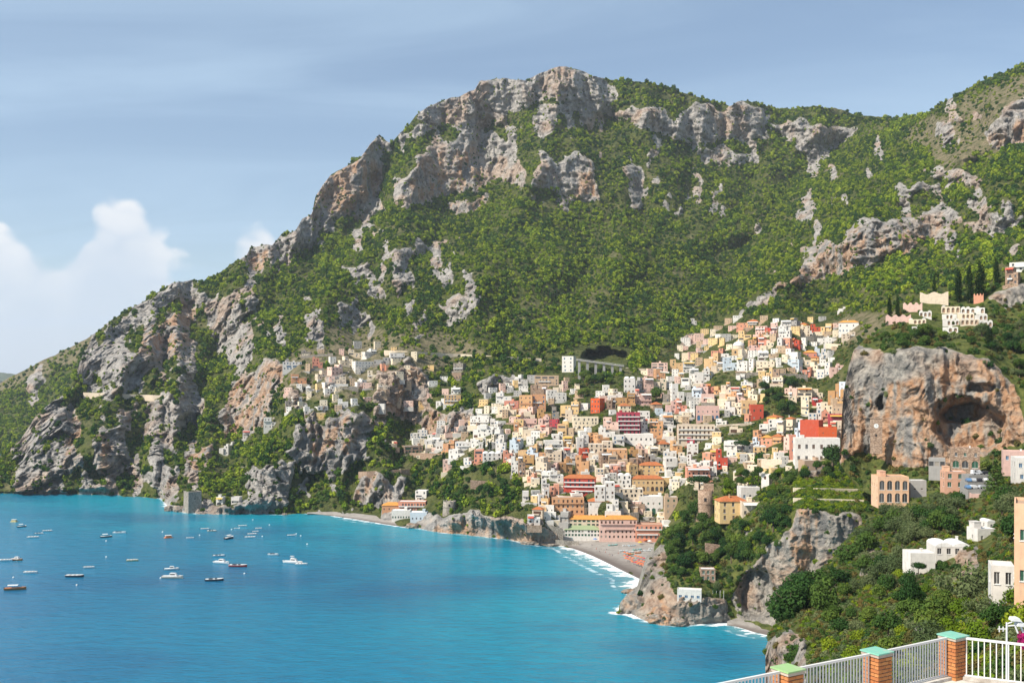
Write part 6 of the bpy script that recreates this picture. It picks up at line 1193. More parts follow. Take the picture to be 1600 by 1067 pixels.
def boat(u, v, wpx, kd, hc, label, head=0.0, deck='w'):
    d = seadist(v); L = max(3.2, 1.2 * wpx * d / F / max(.45, abs(math.cos(head)))); B = min(L * .36, 3.6); D = .09 * L + .25; p = pt(u, v, d); p.z = 0.0
    root = empty({'cabin': 'motor_boat', 'canopy': 'canopy_boat', 'open': 'open_boat', 'speed': 'speedboat', 'raft': 'float_raft', 'yacht': 'motor_yacht'}[kd], p, head)
    if kd == 'raft':
        m = MB(); m.box(-L / 2, L / 2, -L / 3, L / 3, -.2, .5); m.build('hull', M_BO[hc], root); m = MB(); m.box(-L / 3, L / 3, -L / 4, L / 4, .503, 2.0); m.build('cabin', M_BO['y' if hc == 'y' else 'o'], root); m = MB(); m.box(-L / 2.6, L / 2.6, -L / 3.4, L / 3.4, 2.003, 2.15); m.build('roof', M_BO['w'], root)
    else:
        m, rg = hull(L, B, D); m.build('hull', M_BO[hc], root)
        m = MB(); zc = D * .80
        for a, b in zip(rg, rg[1:]):
            m.quad((a[0][0], a[0][1] * .97, a[0][2] - .08), (b[0][0], b[0][1] * .97, b[0][2] - .08), (b[5][0], b[5][1] * .97, b[5][2] - .08), (a[5][0], a[5][1] * .97, a[5][2] - .08))
        m.build('deck', M_BO[deck], root)
        g = MB()
        for i in range(5):
            for q in (0, 5): g.tube(rg[i][q], rg[i + 1][q], .07, .07, 5)
        g.build('gunwale', M_BO['w' if hc != 'k' else 'k'], root)
        if kd in ('cabin', 'yacht'):
            m = MB(); a, b, c = -L * .12, L * .24, B * .36; zt = D + .11 * L + .4
            m.v += [(a, -c, D - .1), (b, -c * .8, D - .1), (b, c * .8, D - .1), (a, c, D - .1), (a, -c * .85, zt), (b * .6, -c * .7, zt), (b * .6, c * .7, zt), (a, c * .85, zt)]; m.f += [(4, 5, 6, 7), (0, 1, 5, 4), (1, 2, 6, 5), (2, 3, 7, 6), (3, 0, 4, 7)]; m.mi += [0] * 5
            cb = m.build('cabin', M_BO['w'], root); m = MB(); y0, y1 = c * .93, c * .93
            zl, zh = D + (zt - D) * .42, D + (zt - D) * .82
            for s_ in (-1, 1): m.quad((a * .8, s_ * (c * .94 + .02), zl), (b * .62, s_ * (c * .82 + .02), zl), (b * .5, s_ * (c * .77 + .03), zh), (a * .8, s_ * (c * .88 + .03), zh))
            m.build('window', M_GLASS, cb)
            if kd == 'yacht':
                m = MB(); m.box(-L * .1, L * .08, -B * .24, B * .24, zt + .003, zt + .5); m.build('flybridge', M_BO['w'], cb)
                m = MB(); m.box(-L * .14, L * .04, -B * .28, B * .28, zt + 1.5, zt + 1.6)
                for x in (-L * .13, L * .03):
                    for y in (-B * .26, B * .26): m.tube((x, y, zt + .3), (x, y, zt + 1.5), .05)
                m.build('bimini', M_BO['w'], root)
        if kd == 'canopy':
            m = MB(); z = D + 1.5
            for i in range(6):
                t0, t1 = math.pi * i / 6, math.pi * (i + 1) / 6; y = lambda t: -math.cos(t) * B * .44; zz = lambda t: z + .3 * math.sin(t); m.quad((-L * .34, y(t0), zz(t0)), (L * .14, y(t0), zz(t0)), (L * .14, y(t1), zz(t1)), (-L * .34, y(t1), zz(t1)))
            m.build('canopy', M_BO['w'], root); m = MB()
            for x in (-L * .32, L * .12):
                for y in (-B * .42, B * .42): m.tube((x, y, D - .1), (x, y, z), .05)
            m.build('canopy_frame', M_IRON, root)
        if kd == 'speed':
            m = MB(); m.quad((L * .08, -B * .36, D), (L * .18, 0, D + .06), (L * .10, 0, D + .6), (L * .0, -B * .34, D + .55)); m.quad((L * .18, 0, D + .06), (L * .08, B * .36, D), (L * .0, B * .34, D + .55), (L * .10, 0, D + .6)); m.build('windscreen', M_GLASS, root)
            m = MB(); m.box(-L * .3, -L * .1, -B * .3, B * .3, D - .05, D + .4); m.build('bench', M_BO['d'], root)
        if kd == 'open':
            for x in (-.25, .0, .2): m = MB(); m.box(x * L - .15, x * L + .15, -B * .4, B * .4, D - .06, D + .12); m.build('thwart', M_BO['k'], root)
        m = MB(); m.box(-L * .5 - .35, -L * .5 - .02, -.2, .2, D * .2, D + .35); m.build('outboard_motor', M_BO['d'], root)
    tag(root, label, 'boat', 'boats moored in the bay'); return root
BOATS = [(22,815,8,'raft','y','small yellow cabin float, uppermost at the far left',0),(34,823,9,'canopy','d','little dark boat with canopy just right of the yellow float',.6),(61,834,10,'speed','w','small white boat, middle of three at the upper left',.3),(74,830,12,'open','w','white and wood boat, right one of three at the upper left',.2),
 (52,840,15,'open','w','low white boat with dark waterline, lowest of three at the upper left',.05),(166,839,13,'canopy','d','dark hulled boat with white canopy, left one of a pair',.4),(187,833,17,'speed','w','white speedboat up and right of the dark canopy boat',-.1),(9,876,17,'open','w','long low white skiff at the left edge',.05),(26,875,17,'cabin','k','brown cabin boat right of the long white skiff',-.2),
 (48,895,18,'open','w','white open boat with dark bottom between the cabin boat and the wooden one',-.05),(139,887,14,'open','w','narrow white boat up and right of the black boat',.1),(207,876,15,'open','y','pale yellow boat alone in the middle of the bay',.0),(117,901,24,'open','d','long black boat with nothing beside it',-.05),(24,921,26,'canopy','k','wooden boat with white canopy and orange deck, lowest at the left',.2),
 (263,840,9,'raft','o','small orange and white float below the watchtower',.5),(297,841,10,'open','w','tiny white boat right of the orange float',.1),(320,827,11,'open','b','thin pale boat, left one of a pair below the western point',.1),(331,830,12,'speed','c','cream boat, right one of a pair below the western point',.0),(369,826,6,'open','w','smallest white dinghy left of the slim white boats',.0),
 (379,822,11,'open','w','slim white boat nearest the western point',.15),(404,826,9,'open','w','slim white boat right of the others near the beach',.1),(399,831,8,'open','w','short white boat, top one of a stack of three',.1),(394,835,12,'open','w','white boat, middle one of a stack of three',.1),(391,840,14,'open','w','white boat, bottom one of a stack of three',.05),
 (358,841,8,'canopy','d','small dark boat seen end-on left of the stack of three',1.2),(455,837,11,'open','b','pale blue boat far right near the small beach',.1),(342,869,15,'speed','b','light speedboat above the white motor boat',.1),(346,880,22,'cabin','w','white motor boat left of the red boat',-.35),(372,885,24,'speed','r','red hulled boat right of the white motor boat',-.1),
 (427,867,14,'speed','w','small white speedboat between the red boat and the yacht',-.2),(458,880,26,'yacht','w','big white motor yacht at the right of the fleet',-.3),(471,882,16,'open','w','white tender alongside the big yacht',-.1),(268,890,18,'cabin','w','white cabin boat above the cream one',.2),(270,903,28,'cabin','c','cream cabin boat below the white one',-.1),(335,907,23,'speed','d','dark hulled boat with white deck, lowest in the middle',.15)]
for u, v, w, k, c, lab, hd in BOATS: boat(u, v, w, k, c, lab, hd, 'o' if 'orange deck' in lab else 'w')
FROM_ = ['first', 'second', 'third', 'fourth', 'fifth', 'sixth', 'seventh', 'eighth', 'ninth', 'tenth', 'eleventh', 'twelfth', 'thirteenth', 'fourteenth', 'fifteenth', 'sixteenth', 'seventeenth', 'eighteenth']
M_BUOY = plain('white_buoy', (0.8, 0.8, 0.78), .5)
bm_ = MB(); bm_.lathe([(.05, -.35), (.42, -.15), (.5, .15), (.36, .42), (.05, .55)], 10); ME_BUOY = bm_.mesh('buoy', M_BUOY, True)
for i_, (u, v) in enumerate(sorted([(395,812),(362,827),(312,836),(254,831),(166,870),(382,896),(251,903),(443,876),(421,820),(374,825),(470,837),(463,834),(410,838),(21,902),(166,845),(120,914),(480,850)])):
    o = link(bpy.data.objects.new('mooring_buoy', ME_BUOY)); p = pt(u, v, seadist(v)); p.z = 0; o.location = p; o.scale = (1.25,) * 3; tag(o, f'tiny round white mooring buoy, {FROM_[i_]} buoy counted from the left', 'buoy', 'mooring buoys')

# ================================================================ BEACH LIFE
M_PAR = {'o': plain('orange_parasol', (0.68, 0.16, 0.05)), 'w': plain('white_parasol', (0.76, 0.75, 0.72)), 'r': plain('crimson_parasol', (0.5, 0.04, 0.06)), 'b': plain('blue_parasol', (0.16, 0.26, 0.5)), 't': plain('teal_parasol', (0.2, 0.5, 0.48)), 'y': plain('yellow_parasol', (0.66, 0.45, 0.06))}
def par_mesh(c):
    m = MB(); n = 8; r = 1.2
    for i in range(n):
        a, b = 2 * math.pi * i / n, 2 * math.pi * (i + 1) / n; m.poly([(r * math.cos(a), r * math.sin(a), 1.75), (r * math.cos(b), r * math.sin(b), 1.75), (0, 0, 2.35)]); m.quad((r * math.cos(a), r * math.sin(a), 1.6), (r * math.cos(b), r * math.sin(b), 1.6), (r * math.cos(b), r * math.sin(b), 1.75), (r * math.cos(a), r * math.sin(a), 1.75))
    return m.mesh('canopy', M_PAR[c])
PARM = {c: par_mesh(c) for c in M_PAR}; pp = MB(); pp.tube((0, 0, -.3), (0, 0, 2.3), .05); POLE = pp.mesh('pole', M_FRAME)
def parasol(u, v, c, lab, s=1.0):
    o = empty('parasol', beach_pt(u, v)); o.scale = (s, s, s); link(bpy.data.objects.new('canopy', PARM[c]), o); link(bpy.data.objects.new('pole', POLE), o); tag(o, lab, 'parasol', 'parasols on the beach')
FROM = ['first', 'second', 'third', 'fourth', 'fifth', 'sixth', 'seventh', 'eighth', 'ninth', 'tenth', 'eleventh', 'twelfth', 'thirteenth', 'fourteenth', 'fifteenth', 'sixteenth', 'seventeenth', 'eighteenth']
for nm, u_, v_, n_ in (('uppermost row', 976, 866, 9), ('second row', 972, 870, 10), ('third row', 978, 875.5, 9), ('lowest row', 988, 881, 7)):
    for i in range(n_):
        if (i * 7 + n_) % 5 == 0 and nm != 'lowest row': continue
        parasol(u_ + i * 4.3, v_ + i * 1.35, 'o' if (i + n_) % 4 else 'r', f'{"orange" if (i + n_) % 4 else "crimson"} parasol at place {FROM[i]} from the left in the {nm}')
for u, v, c, lab in [(951,844,'r','crimson parasol in front of the pink beach hotel'),(933,845,'b','left blue parasol below the green-roofed restaurant'),(930,847,'b','right blue parasol below the green-roofed restaurant'),(893,845,'t','teal and white canopy on the quay left of the beach'),(966,842,'w','white parasol left of the teal beach huts'),(972,843,'w','white parasol right beside the left white one'),(1008,848,'o','lone orange parasol by the beached boats'),(1000,852,'y','lone yellow parasol by the beached boats'),(940,843,'w','white parasol left of the crimson one'),(980,843,'w','white parasol under the salmon hotel'),(1015,850,'w','white parasol nearest the headland')]: parasol(u, v, c, lab, 1.5)
for i, (u, v, c, L, hd) in enumerate([(958,852,'t',7.5,.3),(975,861,'w',6.5,.1),(984,863,'w',6.5,.1),(996,859,'t',7,.3),(1003,861,'w',6,.2),(988,853,'b',6,.4),(978,853,'w',5.5,.3),(1013,861,'w',6,.1),(1019,858,'w',5.5,.2),(985,866,'y',5,.2),(997,864,'o',5,.2)]):
    p = beach_pt(u, v, 1.7); root = empty('beached_boat', p, hd); m, rg = hull(L, L * .34, .8, .1); m.build('hull', M_BO[c], root); m = MB()
    for a, b in zip(rg, rg[1:]): m.quad((a[0][0], a[0][1] * .93, a[0][2] - .2), (b[0][0], b[0][1] * .93, b[0][2] - .2), (b[5][0], b[5][1] * .93, b[5][2] - .2), (a[5][0], a[5][1] * .93, a[5][2] - .2))
    m.build('deck', M_BO['w' if c != 'w' else 'b'], root)
    for x in (-.2, .1): m = MB(); m.box(x * L - .12, x * L + .12, -L * .13, L * .13, .66, .8); m.build('thwart', M_BO['k'], root)
    tag(root, ['teal boat pulled up left of the beach parasols', 'long white boat on the beach, left of its pair', 'white boat on the beach, right of its pair', 'teal boat among the white boats', 'white boat right of the second teal boat', 'pale blue boat in the back row on the beach', 'white boat in the back row on the beach', 'white boat closest to the headland rocks', 'short white boat behind the one by the rocks', 'yellow dinghy below the white boats', 'orange dinghy below the white boats'][i], 'boat', 'boats drawn up on the beach')
# teal bathing cabins in front of the salmon hotel
for i in range(6):
    p = beach_pt(975 + i * 6.5, 845, 2.2); root = empty('beach_cabin', p, .05); m = MB(); m.box(-1.3, 1.3, 0, 2, -.5, 2.2); m.build('wall', M_PL['b'], root); m = MB(); m.poly([(-1.5, -.2, 2.2), (1.5, -.2, 2.2), (0, -.2, 2.9)]); m.quad((-1.5, -.2, 2.2), (0, -.2, 2.9), (0, 2.2, 2.9), (-1.5, 2.2, 2.2)); m.quad((0, -.2, 2.9), (1.5, -.2, 2.2), (1.5, 2.2, 2.2), (0, 2.2, 2.9)); m.build('roof', M_FRAME, root); m = MB(); m.box(-.4, .4, -.04, .05, 0, 1.9); m.build('door', M_PAR['t'], root)
    tag(root, ['leftmost', 'second from the left', 'third from the left', 'third from the right', 'second from the right', 'rightmost'][i] + ' pale beach cabin in the row below the salmon hotel', 'cabin', 'beach cabins')
# people: one continuous figure grown with the skin modifier
def person_mesh(name, arms, stride, cloth):
    J = {'pel': (0, 0, .95), 'chest': (0, 0, 1.32), 'neck': (0, 0, 1.50), 'head': (0, .01, 1.66), 'ls': (-.2, 0, 1.42), 'le': (-.27 - arms, .0, 1.15), 'lh': (-.28 - arms, -.1, .88), 'rs': (.2, 0, 1.42), 're': (.27, .02, 1.15), 'rh': (.28, -.08, .88),
         'lk': (-.11, -stride, .5), 'la': (-.12, stride * .5, .08), 'lt': (-.12, stride * .5 - .14, .03), 'rk': (.11, stride, .5), 'ra': (.12, stride * 1.6, .08), 'rt': (.12, stride * 1.6 - .14, .03)}
    E = [('pel', 'chest'), ('chest', 'neck'), ('neck', 'head'), ('chest', 'ls'), ('ls', 'le'), ('le', 'lh'), ('chest', 'rs'), ('rs', 're'), ('re', 'rh'), ('pel', 'lk'), ('lk', 'la'), ('la', 'lt'), ('pel', 'rk'), ('rk', 'ra'), ('ra', 'rt')]
    Rr = {'pel': .15, 'chest': .16, 'neck': .06, 'head': .11, 'ls': .07, 'le': .045, 'lh': .035, 'rs': .07, 're': .045, 'rh': .035, 'lk': .07, 'la': .045, 'lt': .04, 'rk': .07, 'ra': .045, 'rt': .04}
    ks = list(J); me = bpy.data.meshes.new(name); me.from_pydata([J[k] for k in ks], [(ks.index(a), ks.index(b)) for a, b in E], []); o = bpy.data.objects.new('tmp', me); COL.objects.link(o)
    md = o.modifiers.new('skin', 'SKIN'); md.use_smooth_shade = True
    for i, k in enumerate(ks): me.skin_vertices[0].data[i].radius = (Rr[k], Rr[k] * .8)
    me.skin_vertices[0].data[0].use_root = True; sb = o.modifiers.new('s', 'SUBSURF'); sb.levels = 1
    bpy.context.view_layer.update(); dg = bpy.context.evaluated_depsgraph_get(); out = bpy.data.meshes.new_from_object(o.evaluated_get(dg)); bpy.data.objects.remove(o); bpy.data.meshes.remove(me)
    out.name = name; out.materials.clear()
    for m in (M_SKIN, cloth, M_HAIR): out.materials.append(m)
    for p in out.polygons:
        z = p.center.z; p.material_index = 2 if z > 1.70 else (1 if .62 < z < 1.45 and abs(p.center.x) < .24 else 0)
    return out
M_SKIN = plain('skin', (0.45, 0.27, 0.19)); M_HAIR = plain('dark_hair', (0.04, 0.03, 0.02))
PM = [person_mesh('person', .0, .05, plain('navy_cloth', (0.03, 0.04, 0.12))), person_mesh('person', .15, .12, plain('white_cloth', (0.7, 0.7, 0.68))), person_mesh('person', .05, .08, plain('coral_cloth', (0.5, 0.12, 0.1)))]
for i, (u, v) in enumerate([(930,858),(932,859),(937,863),(942,861),(946,864),(950,866),(953,868),(957,869),(959,871),(948,860),(966,866),(925,853)] and sorted([(930,858),(932,859),(937,863),(942,861),(946,864),(950,866),(953,868),(957,869),(959,871),(948,860),(966,866),(925,853)])):
    o = link(bpy.data.objects.new('person', PM[i % 3])); o.location = beach_pt(u, v, .9); o.rotation_euler = (0, 0, i * 1.7); tag(o, ['figure in navy clothes', 'figure in white clothes', 'figure in coral clothes'][i % 3] + f' on the open shingle of the main beach, {FROM[i]} from the left', 'person', 'people on the beach')

# ================================================================ CEMETERY
def tombs(u0, u1, vt, vb, nc, nr, lab, mat='c', cat='tomb wall'):
    d = ROCK.d((u0 + u1) / 2, vb) - 1.0; k = d / F; w, h = (u1 - u0) * k, (vb - vt) * k; q = pt((u0 + u1) / 2, vb, d); root = empty('tomb_wall', q, math.atan2(-q.x, q.y) + .06); m = MB(); ops = []; bw, fh = w / nc, h / nr; rr = random.Random(int(u0))
    for j in range(nr):
        for i in range(nc):
            if rr.random() < .12: continue
            ops.append((bw * i + bw * .2, bw * i + bw * .8, fh * j + fh * .14, fh * j + fh * .82, True))
    fr = lambda x, e, z: (x - w / 2, e, z)
    facade(m, w, -2, h, ops, fr, .7); m.quad((-w / 2, 2.2, -2), (-w / 2, 0, -2), (-w / 2, 0, h), (-w / 2, 2.2, h)); m.quad((w / 2, 0, -2), (w / 2, 2.2, -2), (w / 2, 2.2, h), (w / 2, 0, h)); m.quad((-w / 2, 0, h), (w / 2, 0, h), (w / 2, 2.2, h), (-w / 2, 2.2, h)); m.quad((w / 2, 2.2, -2), (-w / 2, 2.2, -2), (-w / 2, 2.2, h), (w / 2, 2.2, h)); m.build('wall', M_PL[mat], root)
    g = MB()
    for a, b, c, e, _ in ops: g.quad(fr(a, .65, c), fr(b, .65, c), fr(b, .65, e), fr(a, .65, e))
    if ops: tag(g.build('niche', M_STONEB, root), kind='stuff')
    for i in range(nc):
        if rr.random() < .45: continue
        c = MB(); x = -w / 2 + bw * (i + .5)
        n = 7; pts = [(x + bw * .42 * math.cos(t), 0, h + .003 + bw * .34 * math.sin(t)) for t in np.linspace(0, math.pi, n)]; c.poly([(x_, -.05, z_) for x_, y_, z_ in pts]); 
        for a, b in zip(pts, pts[1:]): c.quad((a[0], -.05, a[2]), (a[0], 1.4, a[2]), (b[0], 1.4, b[2]), (b[0], -.05, b[2]))
        c.build('pediment', M_PL['w'], root)
    tag(root, lab, cat, 'tombs of the hilltop cemetery')
TOMBS = [(1472,1499,479,490,4,'top row of tombs, left half'),(1503,1537,481,491,5,'top row of tombs, right half behind the trio of cypresses'),(1473,1494,491,499,4,'second row of tombs, left third'),(1497,1521,490,499,4,'second row of tombs, middle third'),(1524,1542,492,501,3,'second row of tombs, right third'),
  (1474,1498,500,509,4,'third row of tombs, left third'),(1502,1528,499,508,4,'third row of tombs, middle third'),(1531,1550,502,512,3,'third row of tombs, right third'),(1474,1496,511,520,3,'short lowest row of tombs'),(1421,1446,499,507,4,'upper left group of tombs apart from the rows'),(1426,1452,510,521,4,'lower left group of tombs apart from the rows'),(1437,1455,487,496,3,'small group of tombs under the pale wavy wall')]
for i, (a_, b_, c_, d_, n_, lab) in enumerate(TOMBS): tombs(a_, b_, c_, d_, n_, 1, 'white ' + lab, 'w' if i % 3 else 'c')
def cem_wall(u0, u1, vt, vb, lab, mat, wavy=False):
    d = ROCK.d((u0 + u1) / 2, vb); k = d / F; w, h = (u1 - u0) * k, (vb - vt) * k; q = pt((u0 + u1) / 2, vb, d); m = MB(); n = 12
    top = lambda i: h * (.9 + .1 * math.cos(i / n * 6.28 * 2)) if wavy else h * (.85 + .15 * math.sin(i * 1.7))
    for i in range(n):
        a, b = -w / 2 + w * i / n, -w / 2 + w * (i + 1) / n; z0, z1 = top(i), top(i + 1); m.quad((a, 0, -2), (b, 0, -2), (b, 0, z1), (a, 0, z0)); m.quad((a, 0, z0), (b, 0, z1), (b, .8, z1), (a, .8, z0)); m.quad((b, .8, -2), (a, .8, -2), (a, .8, z0), (b, .8, z1))
    m.quad((-w / 2, .8, -2), (-w / 2, 0, -2), (-w / 2, 0, top(0)), (-w / 2, .8, top(0))); m.quad((w / 2, 0, -2), (w / 2, .8, -2), (w / 2, .8, top(n)), (w / 2, 0, top(n)))
    o = m.build('cemetery_wall', mat); o.location = q; o.rotation_euler = (0, 0, math.atan2(-q.x, q.y)); tag(o, lab, 'wall')
cem_wall(1439, 1480, 456, 475, 'pale plain cemetery wall with wavy top behind the slim cypress', M_PL['c'], True)
cem_wall(1385, 1422, 491, 506, 'pinkish ruined wall at the left end of the cemetery', M_PL['p']); cem_wall(1412, 1440, 472, 488, 'pinkish retaining wall below the pale wavy wall', M_PL['p']); cem_wall(1522, 1536, 458, 474, 'salmon monument wall behind the right cypress', M_PL['s'])

# ================================================================ CAR PARK
M_CAR = {'w': plain('white_car_paint', (0.72, 0.72, 0.72), .25, .5), 'k': plain('black_car_paint', (0.03, 0.03, 0.035), .25, .5), 'b': plain('blue_car_paint', (0.12, 0.24, 0.42), .25, .5), 's': plain('silver_car_paint', (0.42, 0.44, 0.46), .25, .5), 'r': plain('red_car_paint', (0.35, 0.03, 0.03), .25, .5)}
M_ASPH = plain('car_park_concrete', (0.27, 0.26, 0.24), .9)
def car(u, v, d, c, lab, rz, van=False):
    p = pt(u, v, d); root = empty('parked_car', p, rz); L, Wd, h = (4.6, 1.85, 2.0) if van else (4.0, 1.7, 1.45); m = MB()
    prof = [(-L / 2, .3), (-L / 2, .82), (-L * .46, .95), (-L * .36, h), (L * .12, h), (L * .27, .95), (L * .48, .8), (L / 2, .55), (L / 2, .3)] if not van else [(-L / 2, .3), (-L / 2, 1.6), (-L * .47, h), (L * .22, h), (L * .36, 1.1), (L * .48, .95), (L / 2, .6), (L / 2, .3)]
    for s_ in (-1, 1):
        f = [(x, s_ * Wd / 2 * (.86 if z > 1.1 else 1), z) for x, z in prof]; m.poly(f if s_ < 0 else list(reversed(f)))
    for a, b in zip(prof, prof[1:]):
        wa, wb = Wd / 2 * (.86 if a[1] > 1.1 else 1), Wd / 2 * (.86 if b[1] > 1.1 else 1); m.quad((a[0], -wa, a[1]), (a[0], wa, a[1]), (b[0], wb, b[1]), (b[0], -wb, b[1]))
    bd = m.build('body', M_CAR[c], root)
    for s_ in (-1, 1): g = MB(); g.quad((-L * .34, s_ * (Wd * .47), 1.0), (L * .2, s_ * (Wd * .47), 1.0), (L * .1, s_ * (Wd * .435), h - .12), (-L * .31, s_ * (Wd * .435), h - .12)); g.build('window', M_GLASS, bd)
    for x in (-L * .31, L * .31):
        for s_ in (-1, 1): g = MB(); g.tube((x, s_ * Wd * .40, .32), (x, s_ * (Wd * .5 + .02), .32), .32, .32, 12); g.build('wheel', M_CAR['k'], root)
    tag(root, lab, 'car', 'cars in the terraced car park')
lot = MB()
for u0, u1, v, d in ((1508, 1550, 741, 424), (1506, 1550, 752, 416), (1506, 1548, 763, 408)):
    a, b = pt(u0, v, d), pt(u1, v, d); lot.box(a.x, b.x, a.y - 3.6, a.y + 3.6, a.z - 4.5, a.z)
tag(lot.build('car_park', M_ASPH), kind='structure')
for i, (u, v, d, c, r, vn) in enumerate([(1526,741,423,'w',.2,True),(1541,741,423,'k',.1,False),(1513,752,415,'b',1.4,False),(1521,752,415,'s',1.3,False),(1530,752,415,'k',1.35,False),(1540,752,415,'w',1.3,False),(1512,763,407,'b',1.4,False),(1522,763,407,'w',.1,False),(1536,763,407,'s',.15,False)]):
    car(u, v, d, c, ['white van on the top level of the car park', 'black car on the top level of the car park', 'blue car, leftmost on the middle level', 'silver car second from left on the middle level', 'black car on the middle level', 'white car at the right end of the middle level', 'blue car, leftmost on the lowest level', 'white car in the middle of the lowest level', 'silver car at the right of the lowest level'][i], r, vn)

# ================================================================ TERRACE WITH BRICK PILLARS AND RAILINGS
def brick_mat():
    s = NT('orange_brick'); r = s.rnd(); n = s.noise(s.obj(), 30, 4, .6); c = s.mix(r, (0.42, 0.15, 0.055), (0.56, 0.25, 0.09)); c = s.mix(s.ramp(n, .5, .75, 0, .6), c, (0.24, .09, .05)); s.surf(c, .85, .2, s.bump(n, .4, .01)); return s.m
M_BRICK = brick_mat(); M_MORTAR = plain('mortar', (0.30, 0.25, 0.20), .95)
def cap_mat(nm, col):
    s = NT(nm); n = s.noise(s.obj(), 6, 5, .7); s.surf(s.mix(s.ramp(n, .52, .7, 0, .7), col, (0.45, 0.42, 0.34)), .6, .3, s.bump(n, .2, .01)); return s.m
M_CAPA, M_CAPB = cap_mat('mint_paint', (0.20, 0.48, 0.36)), cap_mat('leaf_green_paint', (0.30, 0.48, 0.20))
def rail_mat():
    s = NT('white_railing_paint'); n = s.noise(s.obj(), 9, 5, .7); s.surf(s.mix(s.ramp(n, .62, .75), (0.72, 0.70, 0.66), (0.36, .22, .13)), .5, .4); return s.m
M_RAIL = rail_mat()
ZF = 123.55; RUN = math.atan2(1.25, 2.12); PS = 0.41
PIL = [(9.50, 21.64, 'a', 'brick pillar at the terrace corner with mint green cap'), (7.40, 20.37, 'a', 'middle brick pillar with half mint green cap'), (5.26, 19.15, 'b', 'left brick pillar with leaf green cap')]
BR = {}
def brick_mesh(L):
    k = round(L, 3)
    if k not in BR:
        m = MB(); b = .006; x0, x1, y0, y1, z0, z1 = -L / 2, L / 2, -.028, .028, -.029, .029
        m.box(x0 + b, x1 - b, y0, y1, z0, z1); m.box(x0, x1, y0 + b * .5, y1 - .002, z0 + b, z1 - b); BR[k] = m.mesh('brick', M_BRICK)
    return BR[k]
for X, Y, cp, lab in PIL:
    root = empty('brick_pillar', (X, Y, ZF), RUN); m = MB(); e = PS / 2 - .022; m.box(-e, e, -e, e, -.6, .84); m.build('mortar_core', M_MORTAR, root)
    rr = random.Random(int(X * 100))
    for cz in range(11):
        z = .035 + cz * .0755
        for sd_ in range(4):
            lens = [.2, .2] if (cz + sd_) % 2 == 0 else [.095, .2, .095]; x = -PS / 2 + .0025
            for L in lens:
                o = link(bpy.data.objects.new('brick', brick_mesh(L)), root); o.matrix_local = Matrix.Rotation(sd_ * math.pi / 2, 4, 'Z') @ Matrix.Translation((x + L / 2, -PS / 2 + .028 + rr.uniform(-.004, .003), z)) @ Matrix.Rotation(rr.uniform(-.01, .01), 4, 'Y'); x += L + .0055
    m = MB(); m.box(-PS / 2 - .012, PS / 2 + .012, -PS / 2 - .012, PS / 2 + .012, .842, .90); m.build('cap_bed', plaster('cap_render', (0.5, .42, .34)), root)
    m = MB(); m.box(-PS / 2 - .03, PS / 2 + .03, -PS / 2 - .03, PS / 2 + .03, .902, .93); m.build('cap', M_CAPA if cp == 'a' else M_CAPB, root); tag(root, lab, 'pillar', 'brick pillars of the terrace')
def railing(a, b, n, lab, d0=PS / 2, d1=PS / 2):
    a, b = Vector((*a, ZF)), Vector((*b, ZF)); dr = (b - a).normalized(); a = a + dr * d0; b = b - dr * d1; L = (b - a).length; root = empty('railing', a, math.atan2(dr.y, dr.x))
    m = MB(); m.box(-.06, L + .06, -.025, .025, .855, .90); m.build('top_rail', M_RAIL, root); m = MB(); m.box(-.02, L + .02, -.018, .018, .07, .10); m.build('bottom_rail', M_RAIL, root)
    c = MB(); c.box(-.0105, .0105, -.0105, .0105, .10, .856); me = c.mesh('baluster', M_RAIL)
    for i in range(n): o = link(bpy.data.objects.new('baluster', me), root); o.location = ((i + .5) * L / n, 0, 0)
    tag(root, lab, 'railing', 'white railings of the terrace')
P1, P2, P3 = [(p[0], p[1]) for p in PIL]; P4 = (3.14, 17.92)
railing(P2, P1, 24, 'white railing between the corner pillar and the middle pillar'); railing(P3, P2, 24, 'white railing between the middle pillar and the left pillar'); railing(P4, P3, 24, 'white railing running out of frame left of the left pillar')
railing(P1, (12.0, 20.3), 21, 'white railing right of the corner pillar')
def terrace():
    s = NT('terrace_floor_render'); n = s.noise(s.obj(), 1.2, 6, .65); s.surf(s.mix(s.ramp(n, .4, .65), (0.62, .58, .52), (0.34, .29, .24)), .8, .2, s.bump(n, .2, .03))
    c1 = Vector((P1[0], P1[1])); r1 = Vector((math.cos(RUN), math.sin(RUN))); r2 = Vector((12.0 - P1[0], 20.3 - P1[1])).normalized(); o1 = c1 + (r1 - r2 * .3) * .32
    pl = [o1, o1 - r1 * 11, o1 - r1 * 11 + r2 * 9 , o1 + r2 * 9]; m = MB(); t = [(p.x, p.y, ZF) for p in pl]; b = [(p.x, p.y, ZF - 9) for p in pl]; m.poly(list(reversed(t))); n_ = 4
    for i in range(4): m.quad(b[i], b[(i + 1) % 4], t[(i + 1) % 4], t[i])
    o = m.build('terrace', s.m); tag(o, kind='structure')
    # low kerb under the railings
    for a, bb in ((P4, P1), (P1, (12.0, 20.3))):
        A, B = Vector((*a, 0)), Vector((*bb, 0)); d_ = (B - A).normalized(); k = MB(); L = (B - A).length; k.box(0.2 if a == P1 else 0, L - (.2 if a != P1 else 0), -.12, .12, .003, .065); o = k.build('terrace_kerb', s.m); o.location = (A.x, A.y, ZF); o.rotation_euler = (0, 0, math.atan2(d_.y, d_.x)); tag(o, kind='structure')
terrace()
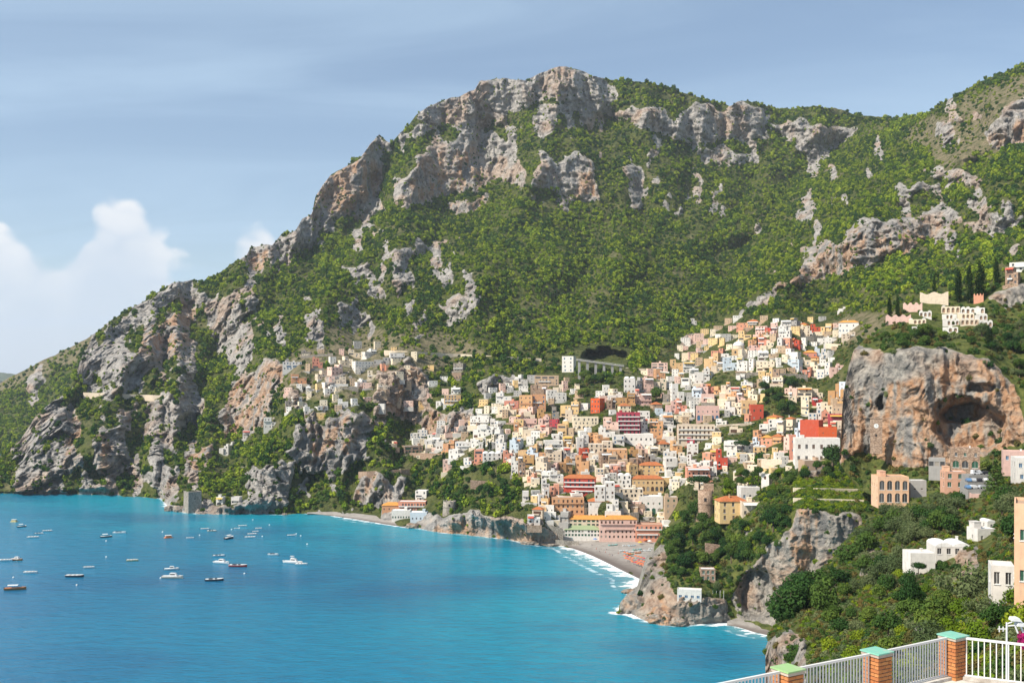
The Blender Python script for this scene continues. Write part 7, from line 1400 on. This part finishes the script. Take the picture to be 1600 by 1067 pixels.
# floodlight pole and flowering shrub beyond the railing
def floodlight():
    d = 34.0; p = pt(1573, 1140, d); root = empty('floodlight_pole', p); h = pt(1573, 972, d).z - p.z; m = MB(); m.tube((0, 0, 0), (0, 0, h), .04, .03, 8); m.build('pole', M_RAIL, root)
    m = MB(); m.tube((-.3, 0, h - .22), (.0, 0, h - .22), .02); m.tube((-.25, 0, h - .32), (-.25, 0, h - .12), .018); m.tube((-.12, 0, h - .3), (-.12, 0, h - .14), .018); m.build('aerial', M_RAIL, root)
    for i, (x, z) in enumerate([(.12, .08), (.3, -.1)]):
        m = MB(); m.v += [(x, -.14, h + z), (x + .34, -.14, h + z - .03), (x + .34, .14, h + z - .03), (x, .14, h + z), (x + .04, -.14, h + z + .10), (x + .24, -.14, h + z + .10), (x + .24, .14, h + z + .10), (x + .04, .14, h + z + .10)]; m.f += [(0, 3, 2, 1), (4, 5, 6, 7), (0, 1, 5, 4), (1, 2, 6, 5), (2, 3, 7, 6), (3, 0, 4, 7)]; m.mi += [0] * 6; hd = m.build('lamp_head', M_FRAME, root); hd.rotation_euler = (0, .3, 0) if False else (0, 0, 0)
    m = MB(); m.tube((0, 0, h - .05), (.3, 0, h + .06), .025); m.tube((.0, 0, h - .12), (.5, 0, h - .08), .025); m.tube((.46, 0, h - .08), (.56, 0, h - .34), .03); m.tube((.28, 0, h - .1), (.38, 0, h - .36), .03); m.build('bracket', M_RAIL, root)
    tag(root, 'white floodlight pole with aerial behind the right railing', 'lamp post')
floodlight()
M_MAG = leaf_mat('magenta_bracts', (0.25, 0.01, 0.06), (0.38, 0.02, 0.12), (0.45, 0.04, 0.2)); KIND['flowering_shrub'] = ([leaf_cloud('crown', 290, 1600, .075, [(b[0], b[1], b[2] - .1, b[3], b[4], b[5]) for b in round_blobs(390, 10, 1.0, .95, .6)], M_MAG)], KIND['round_shrub'][1]); HGT['flowering_shrub'] = 1.8
tree_px('flowering_shrub', 1606, 1022, 46, NEAR, 'magenta flowering shrub at the right edge behind the railing', d=46, wpx=34, cat='shrub')

# ================================================================ HAZE
def haze(density):
    s = NT('thin_sea_haze'); v = s.n('ShaderNodeVolumePrincipled'); v.inputs['Color'].default_value = (0.86, 0.92, 1.0, 1); v.inputs['Density'].default_value = density; v.inputs['Anisotropy'].default_value = 0.2
    s.l(v.outputs[0], s.out.inputs['Volume']); m = MB(); m.box(-9000, 9000, -400, 14000, -60, 1150); o = m.build('haze', s.m); tag(o, 'thin pale haze filling the air over the bay', kind='stuff')
haze(0.000034)
